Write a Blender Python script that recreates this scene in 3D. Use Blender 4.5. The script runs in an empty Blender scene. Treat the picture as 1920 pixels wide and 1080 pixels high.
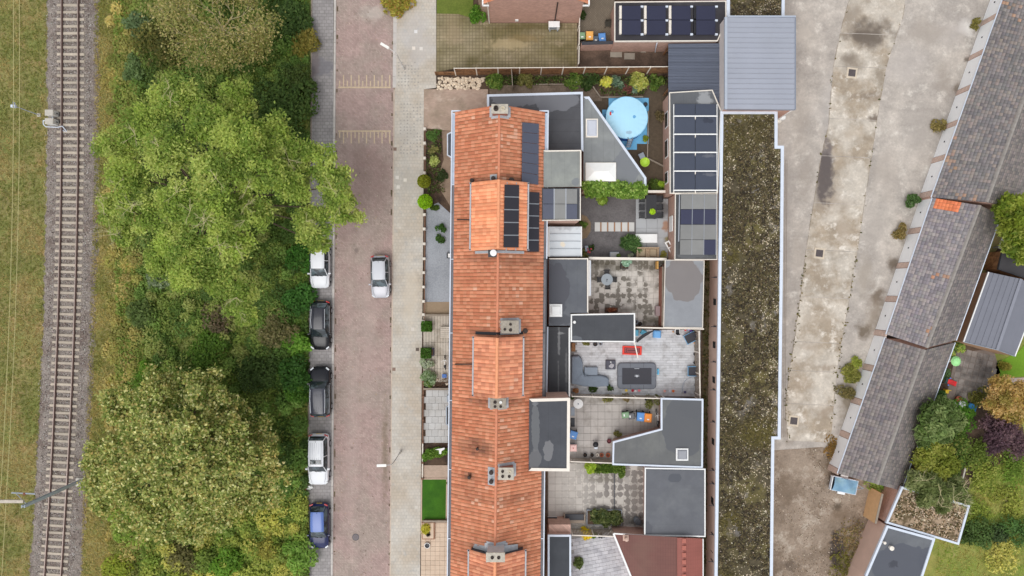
import bpy, math, random
import numpy as np
from mathutils import Vector

random.seed(7)
RNG = np.random.default_rng(11)
scene = bpy.context.scene
COL = scene.collection

# ---------------------------------------------------------------- camera, sky, sun, exposure
H = 65.0                       # flying height of the drone (m)
S = 0.0488                     # metres on the ground per photograph pixel
cam_d = bpy.data.cameras.new('camera')
cam = bpy.data.objects.new('camera', cam_d)
COL.objects.link(cam)
cam.location = (0, 0, H)
cam.rotation_euler = (0, 0, 0)
cam_d.sensor_width = 36.0
cam_d.lens = 36.0 * H / (1920 * S)
cam_d.clip_end = 2000
scene.camera = cam

SUN_EL, SUN_AZ = math.radians(65), math.radians(209)     # hidden sun: south-west
world = bpy.data.worlds.new('World')
scene.world = world
world.use_nodes = True
_nt = world.node_tree
_sky = _nt.nodes.new('ShaderNodeTexSky')
_sky.sky_type = 'NISHITA'
_sky.sun_disc = False
_sky.sun_elevation = SUN_EL
_sky.sun_rotation = SUN_AZ
_sky.dust_density = 2.0
_sky.air_density = 1.0
_hs = _nt.nodes.new('ShaderNodeHueSaturation')            # overcast: the blue is veiled by cloud
_hs.inputs['Saturation'].default_value = 0.18
_nt.links.new(_sky.outputs[0], _hs.inputs['Color'])
_nt.links.new(_hs.outputs[0], _nt.nodes['Background'].inputs[0])
_nt.nodes['Background'].inputs[1].default_value = 0.15
sun_d = bpy.data.lights.new('sun', 'SUN')
sun_d.energy = 0.9
sun_d.angle = math.radians(45)
sun_d.color = (1.0, 0.975, 0.94)
sun = bpy.data.objects.new('sun', sun_d)
COL.objects.link(sun)
sun.location = (-20, -20, 80)
_d = Vector((math.sin(SUN_AZ) * math.cos(SUN_EL), math.cos(SUN_AZ) * math.cos(SUN_EL), math.sin(SUN_EL)))
sun.rotation_euler = _d.to_track_quat('Z', 'Y').to_euler()
vs = scene.view_settings
vs.view_transform = 'Standard'
vs.look = 'None'
vs.gamma = 1.0
vs.use_curve_mapping = False
vs.exposure = 0.3

# ---------------------------------------------------------------- helpers
def W(u, v, h=0.0):
    """world point at height h that stands over this place of the survey grid"""
    k = S * (H - h) / H
    return Vector(((u - 960) * k, (540 - v) * k, h))

def C(r, g, b):
    def f(c):
        c /= 255.0
        return c / 12.92 if c <= 0.04045 else ((c + 0.055) / 1.055) ** 2.4
    return (f(r), f(g), f(b))

def link(o):
    COL.objects.link(o)
    return o

def thing(name, label, cat, loc=(0, 0, 0), rz=0.0, group=None):
    o = link(bpy.data.objects.new(name, None))
    o.empty_display_size = 0.2
    o.location = loc
    o.rotation_euler = (0, 0, rz)
    o['label'] = label
    o['category'] = cat
    if group:
        o['group'] = group
    return o

def tag(o, label=None, cat=None, group=None, kind=None):
    if label: o['label'] = label
    if cat: o['category'] = cat
    if group: o['group'] = group
    if kind: o['kind'] = kind
    return o

class MB:
    def __init__(s):
        s.v, s.f = [], []
    def add(s, vs_, fs_):
        n = len(s.v)
        s.v += [tuple(p) for p in vs_]
        s.f += [tuple(i + n for i in f) for f in fs_]
        return s
    def box(s, x0, x1, y0, y1, z0, z1):
        vv = [(x0, y0, z0), (x1, y0, z0), (x1, y1, z0), (x0, y1, z0), (x0, y0, z1), (x1, y0, z1), (x1, y1, z1), (x0, y1, z1)]
        return s.add(vv, [(3, 2, 1, 0), (4, 5, 6, 7), (0, 1, 5, 4), (1, 2, 6, 5), (2, 3, 7, 6), (3, 0, 4, 7)])
    def obox(s, c, sx, sy, z0, z1, rz=0.0):
        ca, sa = math.cos(rz), math.sin(rz)
        p = [(c[0] + ca * x - sa * y, c[1] + sa * x + ca * y) for x, y in ((-sx/2, -sy/2), (sx/2, -sy/2), (sx/2, sy/2), (-sx/2, sy/2))]
        return s.prism(p, z0, z1)
    def bbox(s, x0, x1, y0, y1, z0, z1, b=0.02):
        """box with a chamfered top rim"""
        vv = []
        for z, i in ((z0, 0), (z1 - b, 0), (z1, b)):
            vv += [(x0 + i, y0 + i, z), (x1 - i, y0 + i, z), (x1 - i, y1 - i, z), (x0 + i, y1 - i, z)]
        ff = [(8, 9, 10, 11), (3, 2, 1, 0)]
        for r in (0, 4):
            for k in range(4):
                ff.append((r + k, r + (k + 1) % 4, r + 4 + (k + 1) % 4, r + 4 + k))
        return s.add(vv, ff)
    def prism(s, poly, z0, z1):
        n = len(poly)
        vv = [(p[0], p[1], z0) for p in poly] + [(p[0], p[1], z1) for p in poly]
        ff = [tuple(range(n, 2 * n)), tuple(reversed(range(n)))]
        ff += [(i, (i + 1) % n, n + (i + 1) % n, n + i) for i in range(n)]
        return s.add(vv, ff)
    def bar(s, p, q, w, h):
        """box along p-q, w wide, from the line up by h"""
        p, q = Vector(p), Vector(q)
        d = q - p
        sd = Vector((-d.y, d.x, 0))
        sd = sd.normalized() * w / 2 if sd.length > 1e-6 else Vector((w / 2, 0, 0))
        up = Vector((0, 0, h)) if abs(d.normalized().z) < 0.9 else Vector((0, h, 0))
        vv = [p - sd, p + sd, p + sd + up, p - sd + up, q - sd, q + sd, q + sd + up, q - sd + up]
        return s.add(vv, [(0, 1, 2, 3), (7, 6, 5, 4), (0, 4, 5, 1), (1, 5, 6, 2), (2, 6, 7, 3), (3, 7, 4, 0)])
    def tube(s, p, q, r0, r1=None, n=8):
        r1 = r0 if r1 is None else r1
        p, q = Vector(p), Vector(q)
        d = (q - p)
        if d.length < 1e-6: return s
        d.normalize()
        a = d.orthogonal().normalized()
        b = d.cross(a)
        vv = []
        for c, r in ((p, r0), (q, r1)):
            for k in range(n):
                t = 2 * math.pi * k / n
                vv.append(c + a * math.cos(t) * r + b * math.sin(t) * r)
        ff = [(k, (k + 1) % n, n + (k + 1) % n, n + k) for k in range(n)] + [tuple(reversed(range(n))), tuple(range(n, 2 * n))]
        return s.add(vv, ff)
    def path(s, pts, r, n=6):
        for a, b in zip(pts, pts[1:]):
            s.tube(a, b, r, r, n)
        return s
    def lathe(s, c, prof, n=16):
        """prof: list of (radius, z)"""
        vv, ff = [], []
        for r, z in prof:
            for k in range(n):
                t = 2 * math.pi * k / n
                vv.append((c[0] + r * math.cos(t), c[1] + r * math.sin(t), c[2] + z))
        for i in range(len(prof) - 1):
            for k in range(n):
                ff.append((i * n + k, i * n + (k + 1) % n, (i + 1) * n + (k + 1) % n, (i + 1) * n + k))
        ff.append(tuple(range((len(prof) - 1) * n, len(prof) * n)))
        ff.append(tuple(reversed(range(n))))
        return s.add(vv, ff)
    def blob(s, c, rx, ry, rz, n=12, m=7, jit=0.0):
        vv, ff = [], []
        for i in range(m + 1):
            a = math.pi * i / m
            for k in range(n):
                t = 2 * math.pi * k / n
                j = 1 + random.uniform(-jit, jit)
                vv.append((c[0] + rx * math.sin(a) * math.cos(t) * j, c[1] + ry * math.sin(a) * math.sin(t) * j, c[2] + rz * math.cos(a) * j))
        for i in range(m):
            for k in range(n):
                ff.append((i * n + k, (i + 1) * n + k, (i + 1) * n + (k + 1) % n, i * n + (k + 1) % n))
        return s.add(vv, ff)
    def torus(s, c, R, r, axis='z', n=20, m=8):
        vv, ff = [], []
        for i in range(n):
            a = 2 * math.pi * i / n
            for k in range(m):
                t = 2 * math.pi * k / m
                x, y, z = (R + r * math.cos(t)) * math.cos(a), (R + r * math.cos(t)) * math.sin(a), r * math.sin(t)
                if axis == 'x': x, y, z = z, x, y
                if axis == 'y': x, y, z = x, z, y
                vv.append((c[0] + x, c[1] + y, c[2] + z))
        for i in range(n):
            for k in range(m):
                ff.append((i * m + k, ((i + 1) % n) * m + k, ((i + 1) % n) * m + (k + 1) % m, i * m + (k + 1) % m))
        return s.add(vv, ff)
    def grid(s, rows):
        """rows of equally many points"""
        m = len(rows[0])
        vv = [p for r in rows for p in r]
        ff = [(i * m + k, i * m + k + 1, (i + 1) * m + k + 1, (i + 1) * m + k) for i in range(len(rows) - 1) for k in range(m - 1)]
        return s.add(vv, ff)
    def mesh(s, name, off=(0, 0, 0), smooth=False):
        me = bpy.data.meshes.new(name)
        me.from_pydata([(p[0] - off[0], p[1] - off[1], p[2] - off[2]) for p in s.v], [], s.f)
        if smooth:
            for p in me.polygons: p.use_smooth = True
        me.update()
        return me

def obj(name, mb, m, parent=None, world=True, smooth=False, kind=None):
    off = tuple(parent.location) if (parent is not None and world) else (0, 0, 0)
    me = mb.mesh(name, off, smooth)
    me.materials.append(m)
    o = link(bpy.data.objects.new(name, me))
    if parent is not None: o.parent = parent
    if kind: o['kind'] = kind
    return o

def npmesh(name, V, F, cols, m, parent=None, kind=None, smooth=False):
    """V (n,3) world, F (k,4), cols (n,3)"""
    V = np.asarray(V, dtype=np.float32)
    if parent is not None: V = V - np.array(parent.location, dtype=np.float32)
    F = np.asarray(F, dtype=np.int32)
    me = bpy.data.meshes.new(name)
    me.vertices.add(len(V)); me.vertices.foreach_set('co', V.ravel())
    me.loops.add(F.size); me.loops.foreach_set('vertex_index', F.ravel())
    me.polygons.add(len(F)); me.polygons.foreach_set('loop_start', np.arange(0, F.size, F.shape[1], dtype=np.int32))
    if smooth: me.polygons.foreach_set('use_smooth', np.ones(len(F), dtype=bool))
    me.update(calc_edges=True)
    if cols is not None:
        ca = me.color_attributes.new('Col', 'FLOAT_COLOR', 'POINT')
        c4 = np.ones((len(V), 4), dtype=np.float32); c4[:, :3] = cols
        ca.data.foreach_set('color', c4.ravel())
    me.materials.append(m)
    o = link(bpy.data.objects.new(name, me))
    if parent is not None: o.parent = parent
    if kind: o['kind'] = kind
    return o

def leaves(name, P, size, cols, m, parent=None, up=0.7, asp=1.9, kind=None):
    """diamond-shaped leaf faces at the points P"""
    P = np.asarray(P, dtype=np.float64); n = len(P)
    nr = RNG.normal(size=(n, 3)); nr /= np.linalg.norm(nr, axis=1, keepdims=True)
    nr[:, 2] = np.abs(nr[:, 2]) + up
    nr /= np.linalg.norm(nr, axis=1, keepdims=True)
    t = np.cross(nr, RNG.normal(size=(n, 3))); t /= np.linalg.norm(t, axis=1, keepdims=True) + 1e-9
    b = np.cross(nr, t)
    s = (np.ones(n) * size) * RNG.uniform(0.65, 1.35, n)
    a = t * (s * asp / 2)[:, None]; c = b * (s / 2)[:, None]
    dr = nr * (s * 0.12)[:, None]
    V = np.stack([P - a - dr, P + c, P + a - dr, P - c], axis=1).reshape(-1, 3)
    F = np.arange(4 * n).reshape(n, 4)
    return npmesh(name, V, F, np.repeat(cols, 4, axis=0), m, parent, kind)

def pick(palette, n, var=0.12, w=None):
    pal = np.array([C(*p) for p in palette])
    c = pal[RNG.choice(len(pal), n, p=w)]
    return np.clip(c * RNG.uniform(1 - var, 1 + var, (n, 1)) * RNG.uniform(1 - var / 3, 1 + var / 3, (n, 3)), 0, 1)

def bil(q, s, t):
    """q: A(0,0) B(1,0) C(1,1) D(0,1)"""
    return q[0] * ((1 - s) * (1 - t)) + q[1] * (s * (1 - t)) + q[2] * (s * t) + q[3] * ((1 - s) * t)

def inpoly(x, y, poly):
    r = False
    n = len(poly)
    for i in range(n):
        x0, y0 = poly[i][0], poly[i][1]; x1, y1 = poly[(i + 1) % n][0], poly[(i + 1) % n][1]
        if (y0 > y) != (y1 > y) and x < (x1 - x0) * (y - y0) / (y1 - y0) + x0: r = not r
    return r

def inpoly_np(x, y, poly):
    r = np.zeros(len(x), dtype=bool); n = len(poly)
    for i in range(n):
        x0, y0 = poly[i][0], poly[i][1]; x1, y1 = poly[(i + 1) % n][0], poly[(i + 1) % n][1]
        if y0 == y1: continue
        c = ((y0 > y) != (y1 > y)) & (x < (x1 - x0) * (y - y0) / (y1 - y0) + x0)
        r ^= c
    return r

def scatter(poly_px, n, h=0.0):
    """n random ground points inside an outline"""
    pw = [W(u, v, h) for u, v in poly_px]
    xs = [p.x for p in pw]; ys = [p.y for p in pw]
    out = np.zeros((0, 2))
    while len(out) < n:
        x = RNG.uniform(min(xs), max(xs), n * 2); y = RNG.uniform(min(ys), max(ys), n * 2)
        k = inpoly_np(x, y, pw)
        out = np.vstack([out, np.stack([x[k], y[k]], 1)])
    return out[:n]

def fnoise(x, y, sc, seed=0):
    """smooth value noise 0..1 for arrays"""
    r = np.random.default_rng(seed).random((64, 64))
    x = np.asarray(x) / sc; y = np.asarray(y) / sc
    xi = np.floor(x).astype(int); yi = np.floor(y).astype(int)
    fx = x - xi; fy = y - yi
    fx = fx * fx * (3 - 2 * fx); fy = fy * fy * (3 - 2 * fy)
    g = lambda i, j: r[i % 64, j % 64]
    return (g(xi, yi) * (1 - fx) + g(xi + 1, yi) * fx) * (1 - fy) + (g(xi, yi + 1) * (1 - fx) + g(xi + 1, yi + 1) * fx) * fy

# ---------------------------------------------------------------- materials
def M(name, col, rough=0.8, var=0.12, vs_=2.5, col2=None, c2s=0.6, c2t=(0.45, 0.65), fine=0.0, fs=30.0, metal=0.0,
      bump=None, brick=None, rnd=0.0, attr=False, spots=None, spec=0.4, col3=None, c3s=3.0, c3t=(0.5, 0.6), coat=0.0, lines=None, core=None, trans=0.0):
    m = bpy.data.materials.new(name)
    m.use_nodes = True
    nt = m.node_tree; N = nt.nodes; L = nt.links
    bs = N['Principled BSDF']
    bs.inputs['Roughness'].default_value = rough
    bs.inputs['Metallic'].default_value = metal
    bs.inputs['Specular IOR Level'].default_value = spec
    if coat:
        bs.inputs['Coat Weight'].default_value = coat
        bs.inputs['Coat Roughness'].default_value = 0.04
    geo = N.new('ShaderNodeNewGeometry')
    pos = geo.outputs['Position']
    def noise(sc, det=4.0, rg=0.6):
        n = N.new('ShaderNodeTexNoise')
        n.inputs['Scale'].default_value = sc; n.inputs['Detail'].default_value = det; n.inputs['Roughness'].default_value = rg
        L.new(pos, n.inputs['Vector'])
        return n.outputs['Fac']
    def ramp(fac, a, b, ca=0.0, cb=1.0):
        r = N.new('ShaderNodeMapRange')
        r.inputs[1].default_value = a; r.inputs[2].default_value = b; r.inputs[3].default_value = ca; r.inputs[4].default_value = cb
        L.new(fac, r.inputs[0])
        return r.outputs[0]
    def mix(fac, a, b, mode='MIX'):
        x = N.new('ShaderNodeMix'); x.data_type = 'RGBA'; x.blend_type = mode
        if isinstance(fac, float): x.inputs[0].default_value = fac
        else: L.new(fac, x.inputs[0])
        for k, c in ((6, a), (7, b)):
            if isinstance(c, tuple): x.inputs[k].default_value = (*c, 1)
            else: L.new(c, x.inputs[k])
        return x.outputs[2]
    def scale(c, f):
        x = N.new('ShaderNodeVectorMath'); x.operation = 'SCALE'
        L.new(c, x.inputs[0]); L.new(f, x.inputs['Scale'])
        return x.outputs[0]
    if attr:
        a = N.new('ShaderNodeAttribute'); a.attribute_name = 'Col'
        c = a.outputs['Color']
    else:
        rgb = N.new('ShaderNodeRGB'); rgb.outputs[0].default_value = (*col, 1)
        c = rgb.outputs[0]
    if col2 is not None: c = mix(ramp(noise(c2s, 6, 0.65), *c2t), c, col2)
    if col3 is not None: c = mix(ramp(noise(c3s, 5, 0.7), *c3t), c, col3)
    if brick is not None:
        bt = N.new('ShaderNodeTexBrick')
        mp = N.new('ShaderNodeMapping'); mp.inputs['Rotation'].default_value = (0, 0, brick.get('rot', 0.0))
        if brick.get('wall'):
            sx = N.new('ShaderNodeSeparateXYZ'); L.new(pos, sx.inputs[0])
            ad = N.new('ShaderNodeMath'); ad.operation = 'ADD'; L.new(sx.outputs[0], ad.inputs[0]); L.new(sx.outputs[1], ad.inputs[1])
            cb = N.new('ShaderNodeCombineXYZ'); L.new(ad.outputs[0], cb.inputs[0]); L.new(sx.outputs[2], cb.inputs[1])
            L.new(cb.outputs[0], mp.inputs[0])
        else:
            L.new(pos, mp.inputs[0])
        L.new(mp.outputs[0], bt.inputs['Vector'])
        bt.inputs['Scale'].default_value = 1.0
        bt.inputs['Brick Width'].default_value = brick['w']; bt.inputs['Row Height'].default_value = brick['h']
        bt.inputs['Mortar Size'].default_value = brick.get('m', 0.012); bt.inputs['Mortar Smooth'].default_value = 0.3
        bt.offset = brick.get('off', 0.5)
        k = brick.get('k', 0.12)
        bt.inputs['Color1'].default_value = (1 - k, 1 - k, 1 - k, 1); bt.inputs['Color2'].default_value = (1 + k, 1 + k, 1 + k, 1)
        mo = brick.get('mortar', 0.6)
        bt.inputs['Mortar'].default_value = (mo, mo, mo, 1)
        c = mix(1.0, c, bt.outputs['Color'], 'MULTIPLY')
    f = ramp(noise(vs_, 8, 0.68), 0.3, 0.7, 1 - var, 1 + var)
    c = scale(c, f)
    if fine: c = scale(c, ramp(noise(fs, 3, 0.8), 0.3, 0.7, 1 - fine, 1 + fine))
    if rnd:
        oi = N.new('ShaderNodeObjectInfo')
        c = scale(c, ramp(oi.outputs['Random'], 0, 1, 1 - rnd, 1 + rnd))
    if lines is not None:   # (axis, period, width, factor): seams
        for ax, per, wd, fac in lines:
            sx = N.new('ShaderNodeSeparateXYZ'); L.new(pos, sx.inputs[0])
            mo_ = N.new('ShaderNodeMath'); mo_.operation = 'PINGPONG'; mo_.inputs[1].default_value = per / 2
            L.new(sx.outputs[ax], mo_.inputs[0])
            c = scale(c, ramp(mo_.outputs[0], wd * 0.5, wd, fac, 1.0))
    if core is not None:    # damp dirt that sits in the middle of single slabs: (colour, share of slabs, size)
        tc = N.new('ShaderNodeTexCoord'); le = N.new('ShaderNodeVectorMath'); le.operation = 'LENGTH'; L.new(tc.outputs['Object'], le.inputs[0])
        a1 = N.new('ShaderNodeMath'); a1.operation = 'ADD'; L.new(le.outputs['Value'], a1.inputs[0]); L.new(ramp(noise(3.2, 3), .3, .7, -.13, .13), a1.inputs[1])
        ob = N.new('ShaderNodeObjectInfo')
        r1 = ramp(ob.outputs['Random'], 1 - core[1] - .02, 1 - core[1] + .02)
        r2 = ramp(noise(.35, 2), .42, .52)
        if len(core) > 3:
            sx = N.new('ShaderNodeSeparateXYZ'); L.new(pos, sx.inputs[0]); r2 = ramp(sx.outputs[0], core[3], core[4])
        m1 = N.new('ShaderNodeMath'); m1.operation = 'MULTIPLY'; L.new(r1, m1.inputs[0]); L.new(r2, m1.inputs[1])
        m2 = N.new('ShaderNodeMath'); m2.operation = 'MULTIPLY'; L.new(m1.outputs[0], m2.inputs[0]); L.new(ramp(a1.outputs[0], core[2] * .8, core[2], .85, 0), m2.inputs[1])
        c = mix(m2.outputs[0], c, core[0])
    rsock = None
    if spots:   # wear, puddles and stains: (x, y, rx, ry, colour, edge, strength, roughness or None)
        for sp in spots:
            x, y, rx, ry, sc, edge, st = sp[:7]
            su = N.new('ShaderNodeVectorMath'); su.operation = 'SUBTRACT'; L.new(pos, su.inputs[0]); su.inputs[1].default_value = (x, y, 0)
            ml = N.new('ShaderNodeVectorMath'); ml.operation = 'MULTIPLY'; L.new(su.outputs[0], ml.inputs[0]); ml.inputs[1].default_value = (1 / rx, 1 / ry, 0)
            ln = N.new('ShaderNodeVectorMath'); ln.operation = 'LENGTH'; L.new(ml.outputs[0], ln.inputs[0])
            nz = noise(1.3 / max(0.5, min(rx, ry)), 2.5 if edge < .2 else 5.0, 0.5)
            ad = N.new('ShaderNodeMath'); ad.operation = 'ADD'; L.new(ln.outputs['Value'], ad.inputs[0]); L.new(ramp(nz, 0.25, 0.75, *((-0.2, 0.2) if edge < .2 else (-0.42, 0.42))), ad.inputs[1])
            mk = ramp(ad.outputs[0], 1.0 - edge, 1.0, st, 0.0)
            c = mix(mk, c, sc)
            if len(sp) > 7:
                base = rsock if rsock is not None else None
                x2 = N.new('ShaderNodeMix'); x2.data_type = 'FLOAT'
                L.new(mk, x2.inputs[0])
                if base is None: x2.inputs[2].default_value = rough
                else: L.new(base, x2.inputs[2])
                x2.inputs[3].default_value = sp[7]
                rsock = x2.outputs[0]
    if rsock is not None: L.new(rsock, bs.inputs['Roughness'])
    L.new(c, bs.inputs['Base Color'])
    if trans:
        tr = N.new('ShaderNodeBsdfTranslucent'); L.new(c, tr.inputs[0])
        ms = N.new('ShaderNodeMixShader'); ms.inputs[0].default_value = trans
        L.new(bs.outputs[0], ms.inputs[1]); L.new(tr.outputs[0], ms.inputs[2]); L.new(ms.outputs[0], N['Material Output'].inputs[0])
    if bump:
        bp = N.new('ShaderNodeBump'); bp.inputs['Strength'].default_value = bump[1]; bp.inputs['Distance'].default_value = bump[2] if len(bump) > 2 else 0.03
        L.new(noise(bump[0], 5, 0.7), bp.inputs['Height'])
        L.new(bp.outputs[0], bs.inputs['Normal'])
    return m

def spot(u, v, ru, rv, col, edge=0.12, st=0.8, h=0.0, rg=None):
    p = W(u, v, h); k = S * (H - h) / H
    t = (p.x, p.y, ru * k, rv * k, C(*col), edge, st)
    return t if rg is None else t + (rg,)

def patch(name, poly, z, m, kind='structure', depth=0.15):
    mb = MB().prism([W(u, v)[:2] for u, v in poly], z - depth, z)
    o = obj(name, mb, m)
    o['kind'] = kind
    return o

def slabs(parent, quad, nu, nv, gap, m, name='paving_slab', z=0.06, th=0.05, mask=None, stagger=0.0, jit=0.004, skip=0.0):
    """single paving slabs laid over a quad (photo grid corners A,B,C,D), children of parent"""
    q = [W(u, v) for u, v in quad]
    ex = (q[1] - q[0]); ey = (q[3] - q[0])
    lx, ly = ex.length / nu, ey.length / nv
    ang = math.atan2(ex.y, ex.x)
    me = MB().bbox(-lx / 2 + gap / 2, lx / 2 - gap / 2, -ly / 2 + gap / 2, ly / 2 - gap / 2, -th, 0.0, 0.008).mesh(name)
    me.materials.append(m)
    mw = [W(u, v) for u, v in mask] if mask else None
    k = 0
    for j in range(nv):
        off = stagger * ((j % 2) if stagger != 1 / 3 else (j % 3)) if stagger else 0
        for i in range(nu):
            s_ = (i + 0.5 + off) / nu
            if s_ > 1.0 - 0.3 / nu and off: continue
            p = bil(q, s_, (j + 0.5) / nv)
            if mw and not inpoly(p.x, p.y, mw): continue
            if skip and random.random() < skip: continue
            o = link(bpy.data.objects.new(name, me))
            o.parent = parent
            o.location = (p.x, p.y, z + random.uniform(-jit, jit))
            o.rotation_euler = (random.uniform(-.004, .004), random.uniform(-.004, .004), ang + random.uniform(-.004, .004))
            k += 1
    return k
# ---------------------------------------------------------------- shared materials
BRW = dict(w=0.22, h=0.065, m=0.01, mortar=0.75, wall=True, k=0.15)
m_brick = M('brick_pink', C(204, 168, 152), 0.9, 0.12, 1.5, brick=BRW)
m_brick_red = M('brick_red', C(158, 105, 88), 0.9, 0.12, 1.5, brick=BRW)
m_white = M('white_paint', C(240, 240, 238), 0.5, 0.04, 3.0)
m_trim = M('zinc_trim', C(212, 220, 232), 0.45, 0.06, 2.0)
m_offwhite = M('cream_coping', C(236, 228, 216), 0.6, 0.06, 2.0)
m_zinc = M('zinc', C(150, 158, 168), 0.5, 0.14, 1.5, metal=0.2)
m_lead = M('lead', C(176, 178, 182), 0.6, 0.15, 4.0)
m_black = M('black_plastic', C(38, 38, 42), 0.5, 0.1)
m_dark = M('dark_metal', C(60, 62, 68), 0.5, 0.1)
m_rubber = M('rubber', C(30, 30, 32), 0.8, 0.1)
m_glass = M('window_glass', C(42, 50, 58), 0.06, 0.05, spec=0.6)
m_steel = M('steel', C(170, 174, 180), 0.35, 0.08, metal=0.6)
m_wood = M('fence_wood', C(150, 110, 76), 0.85, 0.3, 2.0, col2=C(104, 72, 48), c2s=3.0)
m_woodgrey = M('grey_wood', C(150, 138, 124), 0.85, 0.2, 2.0)
m_concrete = M('concrete', C(192, 186, 176), 0.9, 0.1, 2.0, fine=0.06)
m_terracotta = M('terracotta', C(176, 100, 72), 0.85, 0.1)
m_leaf = M('leaf', (0.1, 0.2, 0.05), 0.6, 0.06, attr=True, spec=0.25, trans=0.45)
m_peb = M('pebble', (0.4, 0.4, 0.4), 0.9, 0.06, attr=True, spec=0.2)
m_twig = M('twig', C(150, 134, 108), 0.9, 0.15)
m_bark = M('bark', C(88, 76, 62), 0.95, 0.25, 4.0)
m_soil = M('soil', C(94, 76, 62), 0.95, 0.25, 1.2, col2=C(62, 50, 42), c2s=0.8, fine=0.25, fs=14, bump=(8, 0.6, 0.05))

# ---------------------------------------------------------------- ground
m_ground = M('rough_grass', C(146, 138, 88), 0.95, 0.2, 0.7, col2=C(122, 126, 70), c2s=0.35, c2t=(0.4, 0.6), col3=C(166, 142, 98), c3s=0.5, c3t=(0.52, 0.68), fine=0.25, fs=9, bump=(6, 0.7, 0.06))
g = obj('ground', MB().box(-420, 420, -420, 420, -2.0, 0.0), m_ground); g['kind'] = 'structure'

verge_poly = [(178, -200), (584, -200), (584, 200), (577, 1300), (140, 1300), (165, 700), (180, 300)]
m_litter = M('leaf_litter', C(124, 134, 70), 0.95, 0.25, 0.9, col2=C(98, 114, 54), c2s=0.5, fine=0.3, fs=10, bump=(6, 0.8, 0.06))
patch('wooded_strip', [(240, -200), (584, -200), (584, 200), (577, 1300), (230, 1300), (250, 700), (240, 300)], 0.01, m_litter)

# ---------------------------------------------------------------- railway
def track_u(v):
    return 135.4 - 4.0e-5 * max(0.0, v - 180) ** 2
def track_p(v, off=0.0, z=0.0):
    p = W(track_u(v), v); q = W(track_u(v + 4), v + 4)
    d = (q - p).normalized()
    n = Vector((-d.y, d.x, 0))          # to the east of travel south -> +x
    return Vector((p.x, p.y, z)) + n * off, d
m_ballast = M('ballast', C(148, 138, 130), 0.95, 0.14, 1.2, col2=C(126, 112, 104), c2s=0.8, fine=0.42, fs=7.5, bump=(9, 1.0, 0.1))
m_ballast_d = M('ballast_worn', C(122, 108, 102), 0.95, 0.14, 1.2, fine=0.4, fs=8.0, bump=(9, 1.0, 0.1))
rows = []
for v in range(-200, 1301, 6):
    jl = random.uniform(-.16, .16); jr = random.uniform(-.2, .2)
    r = []
    for off, z in ((-2.45 + jl, -0.05), (-1.9, 0.16), (-1.32, 0.2), (0.0, 0.2), (1.32, 0.2), (2.0, 0.14), (2.65 + jr, -0.05)):
        p, d = track_p(v, off, z + random.uniform(-.02, .02)); r.append(tuple(p))
    rows.append(r)
o = obj('ballast_gravel', MB().grid(rows), m_ballast); tag(o, 'grey gravel ballast under the railway track', 'gravel', kind='stuff')
# loose ballast stones
_n = 26000
vv_ = RNG.uniform(-120, 1200, _n); of_ = RNG.normal(0, 1.25, _n)
P = np.array([tuple(track_p(v, o_, 0.0)[0]) for v, o_ in zip(vv_, of_)])
P[:, 2] = np.where(np.abs(of_) < 1.7, 0.2, 0.2 - (np.abs(of_) - 1.7) * 0.26) + 0.02
k = np.abs(of_) < 2.5
P = P[k]
leaves('ballast_stones', P, 0.085, pick([(170, 162, 154), (126, 114, 106), (100, 90, 86), (190, 184, 178)], len(P), 0.2), m_peb, up=0.6, asp=1.2, kind='stuff')

track = thing('railway_track', 'single railway track with brown rails and pale concrete sleepers on gravel', 'railway track', (-40, 0, 0))
m_sleeper = M('sleeper_concrete', C(184, 172, 156), 0.9, 0.12, 3.0, rnd=0.1, fine=0.1)
m_rail = M('rail_rust', C(100, 76, 68), 0.6, 0.12, 2.0)
m_railtop = M('rail_top', C(158, 140, 132), 0.35, 0.1, 2.0, metal=0.3)
sl_me = MB().bbox(-1.26, 1.26, -0.12, 0.12, -0.1, 0.06, 0.03).mesh('sleeper'); sl_me.materials.append(m_sleeper)
v = -80.0
while v < 1170:
    p, d = track_p(v, 0, 0.21)
    o = link(bpy.data.objects.new('sleeper', sl_me)); o.parent = track
    o.location = Vector(p) - track.location; o.rotation_euler = (0, 0, math.atan2(d.y, d.x) + math.pi / 2 + random.uniform(-.012, .012))
    v += 13.15 + random.uniform(-.3, .3)
for sgn in (-1, 1):
    foot, top = MB(), MB()
    rf, rt = [], []
    for v in range(-200, 1301, 10):
        c, d = track_p(v, sgn * 0.753)
        n = Vector((-d.y, d.x, 0))
        def q(o_, z): return tuple(Vector((c.x, c.y, z)) + n * o_)
        rf.append([q(-.09, .27), q(-.09, .31), q(-.03, .33), q(-.035, .42), q(.035, .42), q(.03, .33), q(.09, .31), q(.09, .27)])
        rt.append([q(-.042, .42), q(-.036, .445), q(.036, .445), q(.042, .42)])
    o = obj('rail', foot.grid(rf), m_rail, track)
    obj('rail_head', top.grid(rt), m_railtop, o, world=False).data.transform(__import__('mathutils').Matrix.Translation(-track.location))

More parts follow.
